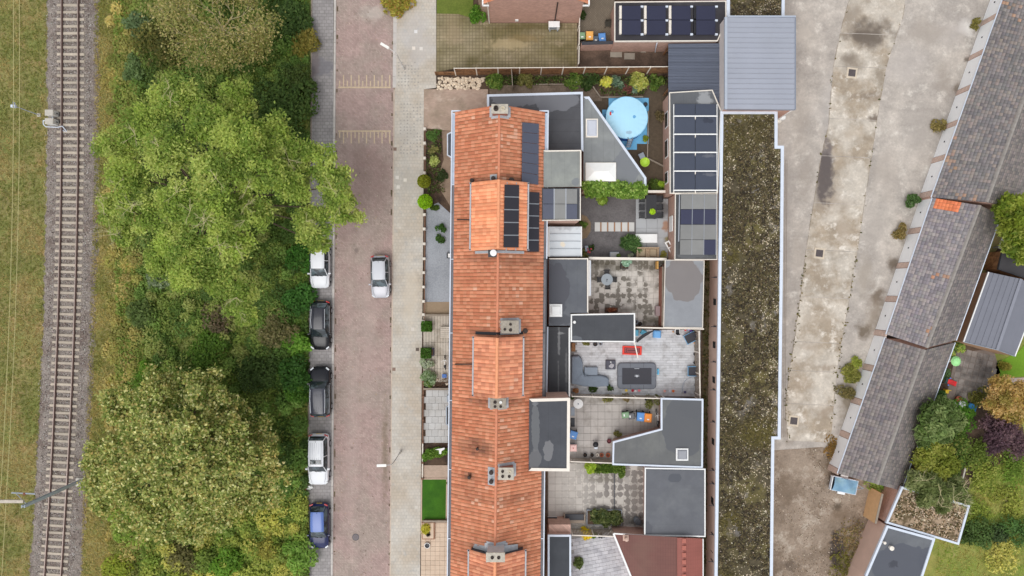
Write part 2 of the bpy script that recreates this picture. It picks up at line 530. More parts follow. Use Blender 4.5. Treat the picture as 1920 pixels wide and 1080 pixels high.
# catenary mast with its arms and wires
mb0 = W(153, 903)
mast = thing('catenary_mast', 'grey steel railway mast rising beside the track with two cantilever arms', 'mast', (mb0.x, mb0.y, 0))
m_galv = M('galvanised', C(186, 194, 206), 0.5, 0.1)
obj('foundation', MB().bbox(mb0.x - .4, mb0.x + .4, mb0.y - .4, mb0.y + .4, -.1, .25), m_concrete, mast)
pm = MB()
for sx in (-1, 1):
    pm.bar((mb0.x + sx * .11, mb0.y, .25), (mb0.x + sx * .11, mb0.y, 7.8), .05, .22)
pm.bar((mb0.x, mb0.y + .1, .25), (mb0.x, mb0.y + .1, 7.8), .22, .03)
obj('pole', pm, m_galv, mast)
t6 = W(88, 926, 6.3); a6 = W(22, 924, 6.3)
obj('cantilever_arm', MB().tube((mb0.x, t6.y, 6.3), a6, .06), m_galv, mast)
t7 = W(58, 940, 7.4); a7 = W(-30, 939, 7.4)
obj('cantilever_arm', MB().bar((mb0.x - .2, t7.y, 7.3), a7, .24, .2), M('weathered_beam', C(196, 186, 172), 0.8, 0.2), mast)
obj('stay', MB().tube((mb0.x, mb0.y, 7.2), (a6.x + .4, a6.y, 6.4), .025), m_galv, mast)
obj('insulator', MB().lathe((mb0.x - .9, t6.y, 6.2), [(.05, 0), (.12, .05), (.05, .1), (.12, .15), (.05, .2)], 10), m_brick_red, mast)
m_wire = M('contact_wire', C(190, 182, 128), 0.5, 0.05)
for k, (dx, hz, lb) in enumerate(((0.35, 7.15, 'western of the two thin overhead wires along the railway'), (0.0, 6.95, 'eastern of the two thin overhead wires along the railway'))):
    pts = []
    for v in range(-200, 1301, 50):
        c, d = track_p(v, -0.1 - dx); pts.append((c.x, c.y, hz - 0.15 * math.sin(math.pi * ((v - 903) % 1200) / 1200)))
    o = obj('overhead_wire', MB().path(pts, .022, 5), m_wire); tag(o, lb, 'wire', 'overhead railway wires')

# trackside cabinets
for i, (cu, cv, lb) in enumerate(((92, 211, 'white trackside cabinet beside the rails, the northern of the pair'), (92, 227, 'white trackside cabinet with a bent blue-grey pipe around it'))):
    b = W(cu, cv, 1.1)
    t = thing('trackside_cabinet', lb, 'cabinet', (b.x, b.y, 0.0), 0.0, 'trackside cabinets')
    obj('base', MB().box(-.35, .35, -.2, .2, 0, .3), m_dark, t, False)
    obj('body', MB().bbox(-.36, .36, -.24, .24, .3, 1.05, .03), M('cabinet_white' + str(i), C(226, 224, 220), .5, .06), t, False)
    obj('lid', MB().bbox(-.39, .39, -.27, .27, 1.06, 1.14, .04), m_concrete, t, False)
    obj('handle', MB().box(.42, .46, -.05, .05, .6, .75), m_black, t, False)
    if i == 1:
        obj('pipe', MB().path([(-.4, .1, .9), (-.72, .12, .8), (-.78, -.2, .7), (-.6, -.4, .6), (.4, -.42, .5), (.75, -.3, .4), (1.05, -.75, .25), (.95, -.85, .22), (.55, -.5, .3)], .045), m_trim, t, False)
    else:
        obj('pipe', MB().tube((0, -.26, .6), (0, -.6, .6), .06), m_trim, t, False)
b = W(74, 216)
t = thing('signal_post', 'thin leaning trackside post with a small blue-grey head in dry grass', 'post', (b.x, b.y, 0))
obj('pole', MB().tube((0, 0, 0), (0, 0, 3.1), .04), m_galv, t, False)
obj('head', MB().bar((-.1, 0, 3.0), (.0, 0, 3.5), .3, .2).bbox(-.3, .1, -.12, .12, 3.1, 3.35), m_trim, t, False)
obj('foot', MB().box(-.15, .15, -.15, .15, 0, .12), m_concrete, t, False)

# ---------------------------------------------------------------- road, kerbs, parking strip, pavement
ROT = -0.006
m_road = M('road_brick', C(174, 150, 143), 0.9, 0.13, 0.9, col2=C(166, 150, 140), c2s=0.25, c2t=(0.42, 0.6), col3=C(186, 166, 156), c3s=1.6, c3t=(0.56, 0.72), fine=0.09, fs=12,
           brick=dict(w=0.22, h=0.11, m=0.014, mortar=0.78, k=0.14, rot=0.78), bump=(14, 0.25, 0.02),
           spots=[spot(690, 330, 60, 70, (150, 124, 116), .6, .35), spot(700, 25, 30, 20, (205, 198, 188), .7, .4), spot(690, 600, 25, 240, (186, 166, 158), .7, .3), spot(660, 800, 18, 260, (186, 168, 160), .7, .3), spot(722, 850, 8, 120, (120, 106, 84), .8, .6), spot(655, 300, 9, 400, (184, 160, 152), .8, .3), spot(650, 900, 9, 200, (160, 138, 132), .8, .3), spot(713, 620, 12, 26, (150, 126, 118), .7, .4), spot(668, 470, 5, 6, (110, 96, 92), .6, .5), spot(660, 840, 4, 4, (112, 96, 90), .6, .5)])
patch('road', [(631, -220), (742, -220), (739, 300), (735, 700), (732, 1080), (730, 1300), (619, 1300), (624, 1080), (626, 600), (629, 200)], 0.02, m_road)
m_park = M('parking_pavers', C(160, 155, 154), 0.9, 0.09, 1.0, col2=C(138, 134, 132), c2s=0.3, fine=0.06, fs=12, brick=dict(w=0.42, h=0.3, m=0.028, mortar=0.72, k=0.1, rot=ROT),
           spots=[spot(605, 125, 30, 20, (118, 116, 122), .3, .7), spot(590, 120, 12, 40, (116, 104, 104), .6, .6)])
patch('parking_strip', [(586, -220), (627, -220), (625, 200), (623, 600), (620, 1080), (617, 1300), (574, 1300), (578, 1080), (581, 600), (585, 200)], 0.07, m_park)
m_kerb = M('kerb_concrete', C(196, 190, 184), 0.9, 0.1, 1.2, rnd=0.06)
def kerb(name, uv, w, z, m, seg=1.0):
    """row of kerb stones along a line, each stone a child"""
    base = None
    pts = [W(u, v) for u, v in uv]
    grp = link(bpy.data.objects.new(name, None)); grp['kind'] = 'structure'
    me = None
    for a, b in zip(pts, pts[1:]):
        L_ = (b - a).length; n = max(1, int(round(L_ / seg))); d = (b - a) / n
        me = MB().bbox(-w / 2, w / 2, -d.length / 2 + .008, d.length / 2 - .008, -0.2, 0.0, 0.02).mesh('kerb_stone'); me.materials.append(m)
        for i in range(n):
            o = link(bpy.data.objects.new('kerb_stone', me)); o.parent = grp
            p = a + d * (i + .5); o.location = (p.x, p.y, z + random.uniform(-.004, .004)); o.rotation_euler = (0, 0, math.atan2(d.y, d.x) - math.pi / 2)
kerb('kerb_parking', [(629, -60), (627.3, 200), (625, 600), (622, 1140)], 0.19, 0.10, m_kerb)
kerb('kerb_verge', [(585, -60), (584, 200), (580, 600), (577, 1140)], 0.12, 0.12, M('edging', C(150, 138, 126), .9, .15, 2.0, rnd=.08))
kerb('kerb_pavement', [(742, -60), (740, 165)], 0.34, 0.13, m_kerb)
kerb('kerb_pavement_low', [(739.5, 168), (738.5, 300), (735, 700), (731.5, 1140)], 0.13, 0.12, M('kerb_tan', C(196, 180, 164), .9, .1, 1.2, rnd=.08))
m_gutter_moss = M('gutter_dirt', C(108, 92, 78), .95, .3, 3.0, col2=C(84, 80, 50), c2s=2.0)
dm = MB()
for _ in range(70):
    v = random.uniform(-20, 1100); side = random.random() < .5
    u = (633 - 6.5 * v / 1080) if side else (736.5 - 7 * v / 1080)
    p = W(u, v); ln = random.uniform(.1, .55)
    dm.obox((p.x, p.y), random.uniform(.06, .16), ln, 0.02, 0.026 + random.uniform(0, .01))
o = obj('gutter_litter', dm, m_gutter_moss); tag(o, 'dark litter and moss collected along both road gutters', 'litter', kind='stuff')
m_pave = M('pavement_tiles', C(200, 194, 184), 0.9, 0.07, 0.8, col2=C(188, 176, 160), c2s=0.3, c2t=(0.4, 0.62), col3=C(180, 176, 170), c3s=1.8, c3t=(0.56, 0.7), fine=0.05, fs=12,
           brick=dict(w=0.3, h=0.3, m=0.014, mortar=0.78, k=0.055, rot=ROT),
           spots=[spot(780, 80, 40, 60, (190, 186, 184), .5, .5), spot(770, 560, 18, 90, (206, 194, 176), .5, .5), spot(760, 250, 30, 25, (176, 170, 162), .6, .4), spot(770, 340, 30, 30, (182, 178, 170), .6, .4)])
patch('pavement', [(744, -220), (818, -220), (818, 165), (795, 168), (794, 400), (791, 700), (788, 1080), (786, 1300), (731, 1300), (732.5, 1080), (736, 700), (739.5, 300), (741, 165)], 0.12, m_pave)
# darker worn lozenges on the pavement (blister tiles)
pm = MB()
for (u0, u1, v0, v1) in ((748, 790, 118, 165), (752, 790, 196, 290)):
    for vv in np.arange(v0, v1, 6.1):
        for uu in np.arange(u0, u1, 6.1):
            if random.random() < .62:
                p = W(uu + random.uniform(-.6, .6), vv + random.uniform(-.6, .6)); pm.obox((p.x, p.y), .13, .13, .121, .126, .2)
o = obj('worn_tile_marks', pm, M('tile_wear', C(166, 160, 152), .9, .1), None); tag(o, 'grey worn spots in the pavement tiles near the speed hump', 'tile wear', kind='stuff')
# single replaced / grey tiles in the pavement
for (u, v, c) in ((780, 60, (224, 222, 220)), (776, 91, (226, 216, 204)), (790, 92, (220, 214, 206)), (760, 338, (222, 214, 202)), (745, 333, (222, 216, 206)), (747, 351, (224, 218, 208)), (774, 617, (214, 206, 196)), (783, 655, (104, 92, 84)), (741, 280, (134, 112, 100)), (739, 692, (138, 116, 104)), (781, 950, (206, 200, 190))):
    p = W(u, v)
    o = obj('single_tile', MB().bbox(p.x - .15, p.x + .15, p.y - .15, p.y + .15, .1, .132, .01), M('tile_odd', C(*c), .9, .06)); o['kind'] = 'structure'
# speed hump marks
m_mark = M('marking', C(200, 180, 152), 0.9, 0.14, 4.0)
for k, (v0, sg) in enumerate(((164, -1), (246, 1))):
    mm = MB()
    for seg in range(14):
        ua = 634 + seg * 7.08
        a, b = W(ua, v0 - 1.5), W(ua + 6.7, v0 + 1.5)
        mm.box(a.x, b.x, b.y, a.y, 0.02, 0.027)
        uc = 637 + seg * 7.22
        ln = 21 if seg % 2 else 10.5
        a, b = W(uc - 1.1, v0 + sg * 2), W(uc + 1.1, v0 + sg * (2 + ln))
        mm.box(a.x, b.x, min(a.y, b.y), max(a.y, b.y), 0.02, 0.026)
    o = obj('speed_hump_marking', mm, m_mark)
    tag(o, ('beige comb marking across the brick road with teeth pointing north', 'beige comb marking across the brick road with teeth pointing south')[k], 'road marking', 'speed hump markings')
p = W(667, 1007)
t = thing('manhole_cover', 'round grey iron manhole cover in the brick road', 'manhole', (p.x, p.y, 0))
obj('frame', MB().lathe((0, 0, 0), [(.32, .0), (.32, .03), (.28, .03)], 20), m_dark, t, False)
obj('lid', MB().lathe((0, 0, 0), [(.28, .02), (.27, .034), (.0, .034)], 20), M('iron', C(112, 104, 106), .6, .2, 8.0), t, False)

# ---------------------------------------------------------------- street lamps
def street_lamp(base_uv, top_uv, head_uv, h, label):
    b = W(*base_uv)
    t = thing('street_lamp', label, 'street lamp', (b.x, b.y, 0.12), 0, 'street lamps on the pavement')
    hd = W(*head_uv, h) - Vector((b.x, b.y, 0.12))
    m_ = M('lamp_grey', C(206, 204, 200), .5, .06)
    obj('base', MB().lathe((0, 0, 0), [(.1, 0), (.09, .9), (.06, 1.0)], 10), m_, t, False)
    obj('pole', MB().tube((0, 0, 1.0), (0, 0, h - .35), .045, .035), m_, t, False)
    k = Vector((hd.x, hd.y, 0)); kd = k.normalized()
    obj('arm', MB().path([(0, 0, h - .36), tuple(kd * .12 + Vector((0, 0, h - .15))), tuple(kd * (k.length - .35) + Vector((0, 0, h)))], .03), m_, t, False)
    e = Vector((hd.x, hd.y, h)); 
    dd = kd
    hm = MB()
    a0 = e - dd * .4; a1 = e + dd * .4
    hm.bar(a0 + Vector((0, 0, -.04)), a1 + Vector((0, 0, -.04)), .22, .12)
    obj('lamp_head', hm, M('lamp_head_white', C(240, 238, 232), .4, .03), t, False)
    obj('lamp_glass', MB().bar(a0 + dd * .1 + Vector((0, 0, -.07)), a1 - dd * .06 + Vector((0, 0, -.07)), .17, .028), m_glass, t, False)
    return t
street_lamp((758, 130), (742, 100), (722, 87), 4.5, 'slim street lamp with a white head over the road by the speed hump')
street_lamp((752, 846), (733, 868), (716, 872), 5.0, 'slim street lamp leaning over the road across from the white parked SUV')

# ---------------------------------------------------------------- concrete yard on the east side
m_yard = M('yard_concrete', C(190, 181, 171), 0.92, 0.17, 0.9, col2=C(168, 160, 152), c2s=0.22, c2t=(0.4, 0.58), col3=C(208, 201, 191), c3s=0.8, c3t=(0.54, 0.7), fine=0.11, fs=5,
           spots=[spot(1700, 120, 60, 50, (180, 172, 166), .6, .5), spot(1815, 50, 22, 20, (236, 232, 226), .8, .7), spot(1560, 200, 40, 80, (176, 170, 165), .7, .5), spot(1500, 640, 22, 180, (168, 158, 148), .8, .5),
                  spot(1795, 165, 14, 14, (110, 96, 80), .8, .7), spot(1690, 435, 16, 22, (112, 98, 80), .8, .7), spot(1675, 495, 18, 18, (98, 84, 68), .7, .8), spot(1645, 555, 16, 22, (106, 92, 76), .7, .8), spot(1620, 620, 18, 22, (100, 86, 68), .7, .8),
                  spot(1590, 760, 22, 60, (120, 106, 84), .8, .7), spot(1760, 240, 12, 16, (120, 106, 80), .7, .7), spot(1815, 112, 12, 8, (92, 82, 68), .7, .7), spot(1475, 400, 14, 300, (166, 158, 152), .7, .4), spot(1720, 250, 40, 70, (172, 164, 156), .8, .6), spot(1660, 330, 34, 60, (170, 160, 150), .8, .6), spot(1640, 420, 30, 60, (168, 160, 152), .8, .6), spot(1500, 230, 22, 60, (164, 154, 144), .8, .6), spot(1510, 60, 26, 40, (200, 190, 178), .8, .6), spot(1780, 60, 40, 40, (176, 168, 162), .8, .6), spot(1620, 520, 20, 60, (160, 150, 138), .8, .7), spot(1730, 60, 50, 34, (166, 156, 146), .7, .7), spot(1770, 150, 24, 40, (158, 148, 138), .8, .7), spot(1510, 330, 20, 70, (162, 152, 142), .8, .6), spot(1500, 470, 20, 50, (164, 154, 144), .8, .6), spot(1640, 590, 22, 40, (140, 126, 110), .8, .7), spot(1480, 800, 20, 40, (150, 136, 120), .8, .7)])
yard = patch('concrete_yard', [(1440, -220), (1960, -220), (1900, 20), (1800, 300), (1700, 600), (1590, 900), (1440, 880)], 0.03, m_yard)
m_yslab = M('yard_slab', C(197, 188, 175), 0.92, 0.18, 0.9, col2=C(164, 150, 132), c2s=0.3, c2t=(0.44, 0.6), col3=C(222, 214, 202), c3s=1.0, c3t=(0.54, 0.68), fine=0.1, fs=5, rnd=0.05,
            spots=[spot(1548, 300, 16, 55, (110, 102, 102), .5, .85), spot(1540, 360, 22, 45, (122, 110, 100), .8, .7), spot(1560, 380, 40, 30, (160, 146, 130), .8, .6), spot(1620, 68, 34, 13, (112, 102, 92), .5, .8), spot(1590, 40, 24, 30, (150, 138, 124), .7, .7),
                   spot(1650, 150, 14, 40, (140, 128, 112), .7, .7), spot(1590, 110, 18, 12, (120, 110, 100), .7, .6), spot(1630, 180, 40, 12, (120, 106, 92), .8, .6), spot(1640, 222, 16, 9, (104, 90, 78), .6, .8), spot(1545, 690, 26, 10, (150, 134, 116), .8, .7), spot(1550, 770, 30, 16, (156, 140, 122), .8, .7), spot(1520, 650, 30, 10, (170, 154, 136), .8, .6), spot(1580, 430, 18, 30, (176, 162, 146), .8, .7), spot(1546, 332, 20, 56, (96, 88, 86), .4, .9), spot(1600, 250, 26, 20, (184, 170, 152), .8, .7), spot(1600, 20, 20, 26, (160, 150, 138), .8, .7), spot(1632, 64, 58, 32, (108, 98, 88), .6, .9), spot(1600, 120, 30, 30, (134, 122, 108), .7, .7), spot(1575, 300, 14, 24, (170, 154, 134), .8, .7), spot(1530, 600, 40, 12, (178, 164, 146), .8, .6), spot(1510, 720, 24, 14, (172, 156, 138), .8, .6)])
def lerp(a, b, t): return a + (b - a) * t
Ledge = [(0, 1592), (40, 1580), (125, 1562), (235, 1553), (290, 1540), (375, 1526), (462, 1512), (560, 1500), (660, 1486), (700, 1479), (760, 1472), (830, 1478)]
Redge = [(0, 1697), (30, 1693), (120, 1662), (235, 1642), (290, 1634), (375, 1621), (470, 1607), (560, 1592), (650, 1576), (700, 1568), (760, 1563), (820, 1557)]
def edge(tab, v):
    for (a, x), (b, y) in zip(tab, tab[1:]):
        if a <= v <= b: return lerp(x, y, (v - a) / (b - a))
    return tab[-1][1]
cuts = [-40, 62, 124, 222, 292, 380, 468, 556, 640, 694, 756, 826]
for a, b in zip(cuts, cuts[1:]):
    n = 5
    left = [(edge(Ledge, max(0, lerp(a, b, i / n))) + (0 if a >= 0 else 0) + random.uniform(-.8, .8), lerp(a, b, i / n) + .6 * (1 if i == 0 else -1 if i == n else 0)) for i in range(n + 1)]
    right = [(edge(Redge, max(0, lerp(a, b, i / n)) + 3) + random.uniform(-.8, .8), lerp(a, b, i / n) + 4 + .6 * (1 if i == 0 else -1 if i == n else 0)) for i in range(n + 1)]
    poly = [W(u, v)[:2] for u, v in left + right[::-1]]
    o = obj('concrete_slab', MB().prism(poly, -.05, .05 + random.uniform(-.006, .006)), m_yslab); o.parent = yard
for (u, v, lb) in ((1597, 137, 'square drain grate in the pale slab nearest the metal shed'), (1536, 475, 'square drain grate in the middle of the concrete yard'), (1488, 789, 'square drain grate near the dirt end of the concrete yard')):
    p = W(u, v)
    t = thing('drain_grate', lb, 'drain', (p.x, p.y, 0.0), -0.12, 'yard drains')
    obj('surround', MB().bbox(-.48, .48, -.5, .5, 0, .062), M('drain_concrete', C(206, 192, 172), .9, .1), t, False)
    gm = MB()
    for i in range(6): gm.box(-.3, .3, -.3 + i * .105, -.3 + i * .105 + .06, .062, .075)
    obj('grate', gm, M('grate_iron', C(108, 98, 98), .6, .1), t, False)
    obj('recess', MB().box(-.32, .32, -.32, .32, .06, .066), m_black, t, False)
for tab in (Ledge, Redge):
    jm = MB()
    for v in range(0, 826, 9):
        if random.random() < .25: continue
        a, b = W(edge(tab, v) + random.uniform(-.7, .7), v), W(edge(tab, v + 9) + random.uniform(-.7, .7), v + 9)
        jm.bar((a.x, a.y, .045), (b.x, b.y, .045), random.uniform(.015, .05), .012)
    o = obj('yard_joint', jm, M('joint_dirt', C(150, 138, 122), .95, .3, 2.0) if 'joint_dirt' not in bpy.data.materials else bpy.data.materials['joint_dirt']); o['kind'] = 'structure'
# seams: weeds along slab edges
wd = []
for v in RNG.uniform(20, 830, 1500):
    side = RNG.random() < .5
    if RNG.random() < (.96 if v < 480 else .72): continue
    u = (edge(Ledge, v) if side else edge(Redge, v)) + RNG.normal(0, 1.6 + (v > 600) * 1.6)
    p = W(u, v); wd.append((p.x, p.y, .06 + RNG.random() * .05))
leaves('seam_weeds', wd, .13, pick([(118, 112, 64), (140, 128, 84), (92, 96, 48)], len(wd), .2), m_leaf, up=.3, kind='stuff')
tag(bpy.data.objects['seam_weeds'], 'low weeds growing along the yard slab seams', 'weeds')

m_dirt = M('bare_dirt', C(158, 142, 126), 0.95, 0.14, 0.5, col2=C(128, 112, 96), c2s=0.35, c2t=(0.42, 0.6), col3=C(178, 166, 152), c3s=0.5, c3t=(0.54, 0.7), fine=0.16, fs=8, bump=(4, 0.7, 0.08),
           spots=[spot(1568, 1030, 16, 42, (62, 54, 50), .4, .9), spot(1552, 870, 22, 24, (96, 80, 62), .8, .8), spot(1575, 965, 30, 20, (122, 104, 86), .8, .7), spot(1480, 1060, 22, 12, (96, 84, 74), .7, .7), spot(1570, 950, 12, 9, (80, 68, 56), .7, .7), spot(1560, 830, 20, 14, (128, 104, 66), .8, .7)])
patch('dirt_ground', [(1440, 845), (1540, 838), (1600, 850), (1640, 900), (1700, 900), (1668, 930), (1590, 1100), (1560, 1300), (1430, 1300)], 0.045, m_dirt)
# track marks along the mossy-roofed building
m_groove = M('groove', C(150, 140, 132), .95, .1)
for i, du in enumerate((3, 6.5, 9.5)):
    a, b = W(1466 + du, 300), W(1462 + du, 820)
    o = obj('rail_strip', MB().bar((a.x, a.y, .03), (b.x, b.y, .03), .05, .014), m_groove); o['kind'] = 'structure'

# ---------------------------------------------------------------- plots: base sheet of soil under the gardens
patch('plot_soil', [(790, -200), (1350, -200), (1350, 1300), (786, 1300)], 0.035, m_soil)
# ---------------------------------------------------------------- roof tiles
m_tile = M('clay_tile', (0.5, 0.2, 0.1), 0.75, 0.08, 1.2, attr=True, spec=0.3, fine=0.06, fs=10)
def tile_field(name, quad, nu, nv, palette, parent, w=None, lift=0.004, wave=0.032, var=0.035, patchy=None, kind='stuff', m=None, recolor=None, stag=False):
    """overlapping tiles on a roof slope; quad A,B along the eave, D,C along the ridge"""
    q = [np.array(p) for p in quad]
    nrm = np.cross(q[1] - q[0], q[3] - q[0]); nrm /= np.linalg.norm(nrm)
    if nrm[2] < 0: nrm = -nrm
    I, J = np.meshgrid(np.arange(nu), np.arange(nv), indexing='ij')
    I = I.ravel().astype(float); J = J.ravel().astype(float)
    if stag: I = I + 0.5 * (J % 2) * (I < nu - 1)
    n = len(I)
    prof = [(0.0, -0.9), (0.13, 0.6), (0.5, 1.0), (0.87, 0.6), (1.0, -0.9)] if wave > 0.012 else [(0.025, 0.5), (0.35, 0.6), (0.65, 0.6), (0.975, 0.5)]
    k = len(prof)
    jz = RNG.normal(0, 0.005, n)
    V = np.zeros((n, 2 * k, 3))
    for r, (t0, lf) in enumerate(((-0.02, lift), (1.06, 0.0))):
        for c, (s, hgt) in enumerate(prof):
            ss = ((I + s) / nu)[:, None]; tt = np.clip((J + t0) / nv, 0, 1.0)[:, None]
            P = q[0] * (1 - ss) * (1 - tt) + q[1] * ss * (1 - tt) + q[2] * ss * tt + q[3] * (1 - ss) * tt
            V[:, r * k + c] = P + nrm * (lf + hgt * wave + jz)[:, None]
    fl = [(c, c + 1, k + c + 1, k + c) for c in range(k - 1)]
    # the front edge of every tile
    V2 = np.concatenate([V, V[:, :k] - nrm * (lift + 0.012)], axis=1)
    if wave < .012: fl += [(2 * k + c, 2 * k + c + 1, c + 1, c) for c in range(k - 1)]
    F = (np.arange(n)[:, None, None] * (3 * k) + np.array(fl)[None]).reshape(-1, 4)
    cols = pick(palette, n, var, w)
    if wave > .012: cols = cols * (1 + .06 * RNG.normal(size=nu))[np.clip(I.astype(int), 0, nu - 1)][:, None]
    cen = V.mean(axis=1)
    if patchy is not None: cols = patchy(cols, cen)
    if recolor is not None: cols = recolor(cols, I, J)
    return npmesh(name, V2.reshape(-1, 3), F, np.repeat(cols, 3 * k, axis=0), m or m_tile, parent, kind)

# ---------------------------------------------------------------- the terrace
XR, SL = -1.15, 0.010          # ridge line and its slight turn
EAVE, RIDGE, HALF = 5.4, 7.8, 3.76
def rx(y): return XR + SL * y
def roofz(x, y): return RIDGE - abs(x - rx(y)) * (RIDGE - EAVE) / HALF
def WR(u, v, f, dz=0.0):
    h = 6.0
    for _ in range(14):
        p = W(u, v, h); h = f(p.x, p.y) + dz
    return W(u, v, h)
OR = [(207, 135, 103), (200, 126, 94), (212, 143, 111), (193, 119, 88)]
SOOT = [(893, 838, 36, 20, .75), (880, 893, 14, 7, .8), (905, 482, 34, 12, .5), (978, 492, 44, 16, .45), (902, 752, 34, 9, .6), (962, 752, 24, 8, .5), (970, 334, 40, 8, .6), (905, 338, 30, 6, .5), (960, 935, 40, 14, .35), (905, 620, 34, 8, .5), (915, 230, 20, 18, .3)]
def weather(seed, dark=0.28, white=0.3):
    def f(cols, cen):
        x, y = cen[:, 0], cen[:, 1]
        n1 = fnoise(x * .6 + 50, y + 60, 1.5, seed); n2 = fnoise(x * .25 + 50, y + 80, .45, seed + 1)
        k = np.clip((n1 * 0.6 + n2 * 0.4 - 0.62) / 0.2, 0, 1) * dark
        cols = cols * (1 - k[:, None]) + np.array(C(128, 80, 62)) * k[:, None]
        for su, sv, ru, rv, st in SOOT:
            p = W(su, sv, 6.6); e = ((x - p.x) / (ru * .044)) ** 2 + ((y - p.y) / (rv * .044)) ** 2
            q = np.clip(1.3 - e, 0, 1) * st * RNG.uniform(.35, 1.0, len(x)); cols = cols * (1 - q[:, None]) + np.array(C(84, 60, 52)) * q[:, None]
        # pale lichen on single tiles near the ridge
        d = np.abs(x - rx(y))
        n3 = fnoise(x + 20, y + 10, 1.1, seed + 3)
        q = (RNG.random(len(x)) < white * np.clip(n3 * 1.6 - 0.7, 0, 1) * (d < 2.4) * np.where(x > rx(y), 1.0, .25))
        cols[q] = cols[q] * 0.5 + np.array(C(236, 196, 170)) * 0.5
        return np.clip(cols, 0, 1)
    return f
def chimney(house, p, sx, sy, z0, z1, mat_cap, pots, flash=True, brick=m_brick_red, capz=0.08):
    c = obj('chimney', MB().box(p[0] - sx / 2, p[0] + sx / 2, p[1] - sy / 2, p[1] + sy / 2, z0, z1), brick, house)
    off = house.location
    L_ = lambda mb: mb
    def sub(name, mb, m, smooth=False):
        o = obj(name, mb, m, None)
        o.data.transform(__import__('mathutils').Matrix.Translation(-off)); o.parent = c
        return o
    sub('cap', MB().bbox(p[0] - sx / 2 - .07, p[0] + sx / 2 + .07, p[1] - sy / 2 - .07, p[1] + sy / 2 + .07, z1, z1 + capz, .03), mat_cap)
    for (dx, dy, r, hh, mm) in pots:
        sub('pot', MB().lathe((p[0] + dx, p[1] + dy, z1 + capz), [(r * 1.15, 0), (r, hh * .4), (r, hh), (r * .72, hh), (r * .72, hh * .5)], 12), mm)
    if flash:
        f = MB()
        for s_ in (-1, 1):
            x0 = p[0] + s_ * sx / 2
            f.bar((x0 + s_ * .1, p[1] - sy / 2 - .1, roofz(x0, p[1]) + .07), (x0 + s_ * .1, p[1] + sy / 2 + .1, roofz(x0, p[1]) + .07), .3, .03)
        for s_ in (-1, 1):
            y0 = p[1] + s_ * (sy / 2 + .1)
            for a, b in ((p[0] - sx / 2 - .12, p[0]), (p[0], p[0] + sx / 2 + .12)):
                f.bar((a, y0, roofz(a, y0) + .07), (b, y0, roofz(b, y0) + .07), .24, .03)
        sub('flashing', f, m_lead)
    return c
m_capgrey = M('mortar_cap', C(160, 151, 138), .95, .25, 6.0)
m_caplight = M('cap_light', C(190, 182, 168), .9, .22, 5.0)
m_ridgetile = M('ridge_tile', C(212, 138, 106), .75, .12, 3.0)
m_ridgelight = M('ridge_tile_new', C(236, 160, 118), .7, .08, 3.0)
m_gut = M('gutter_zinc', C(186, 198, 214), .45, .1, 1.5)
m_gutin = M('gutter_inside', C(120, 118, 122), .8, .2, 2.0)
m_curtain = M('window_white', C(228, 228, 224), .5, .05)

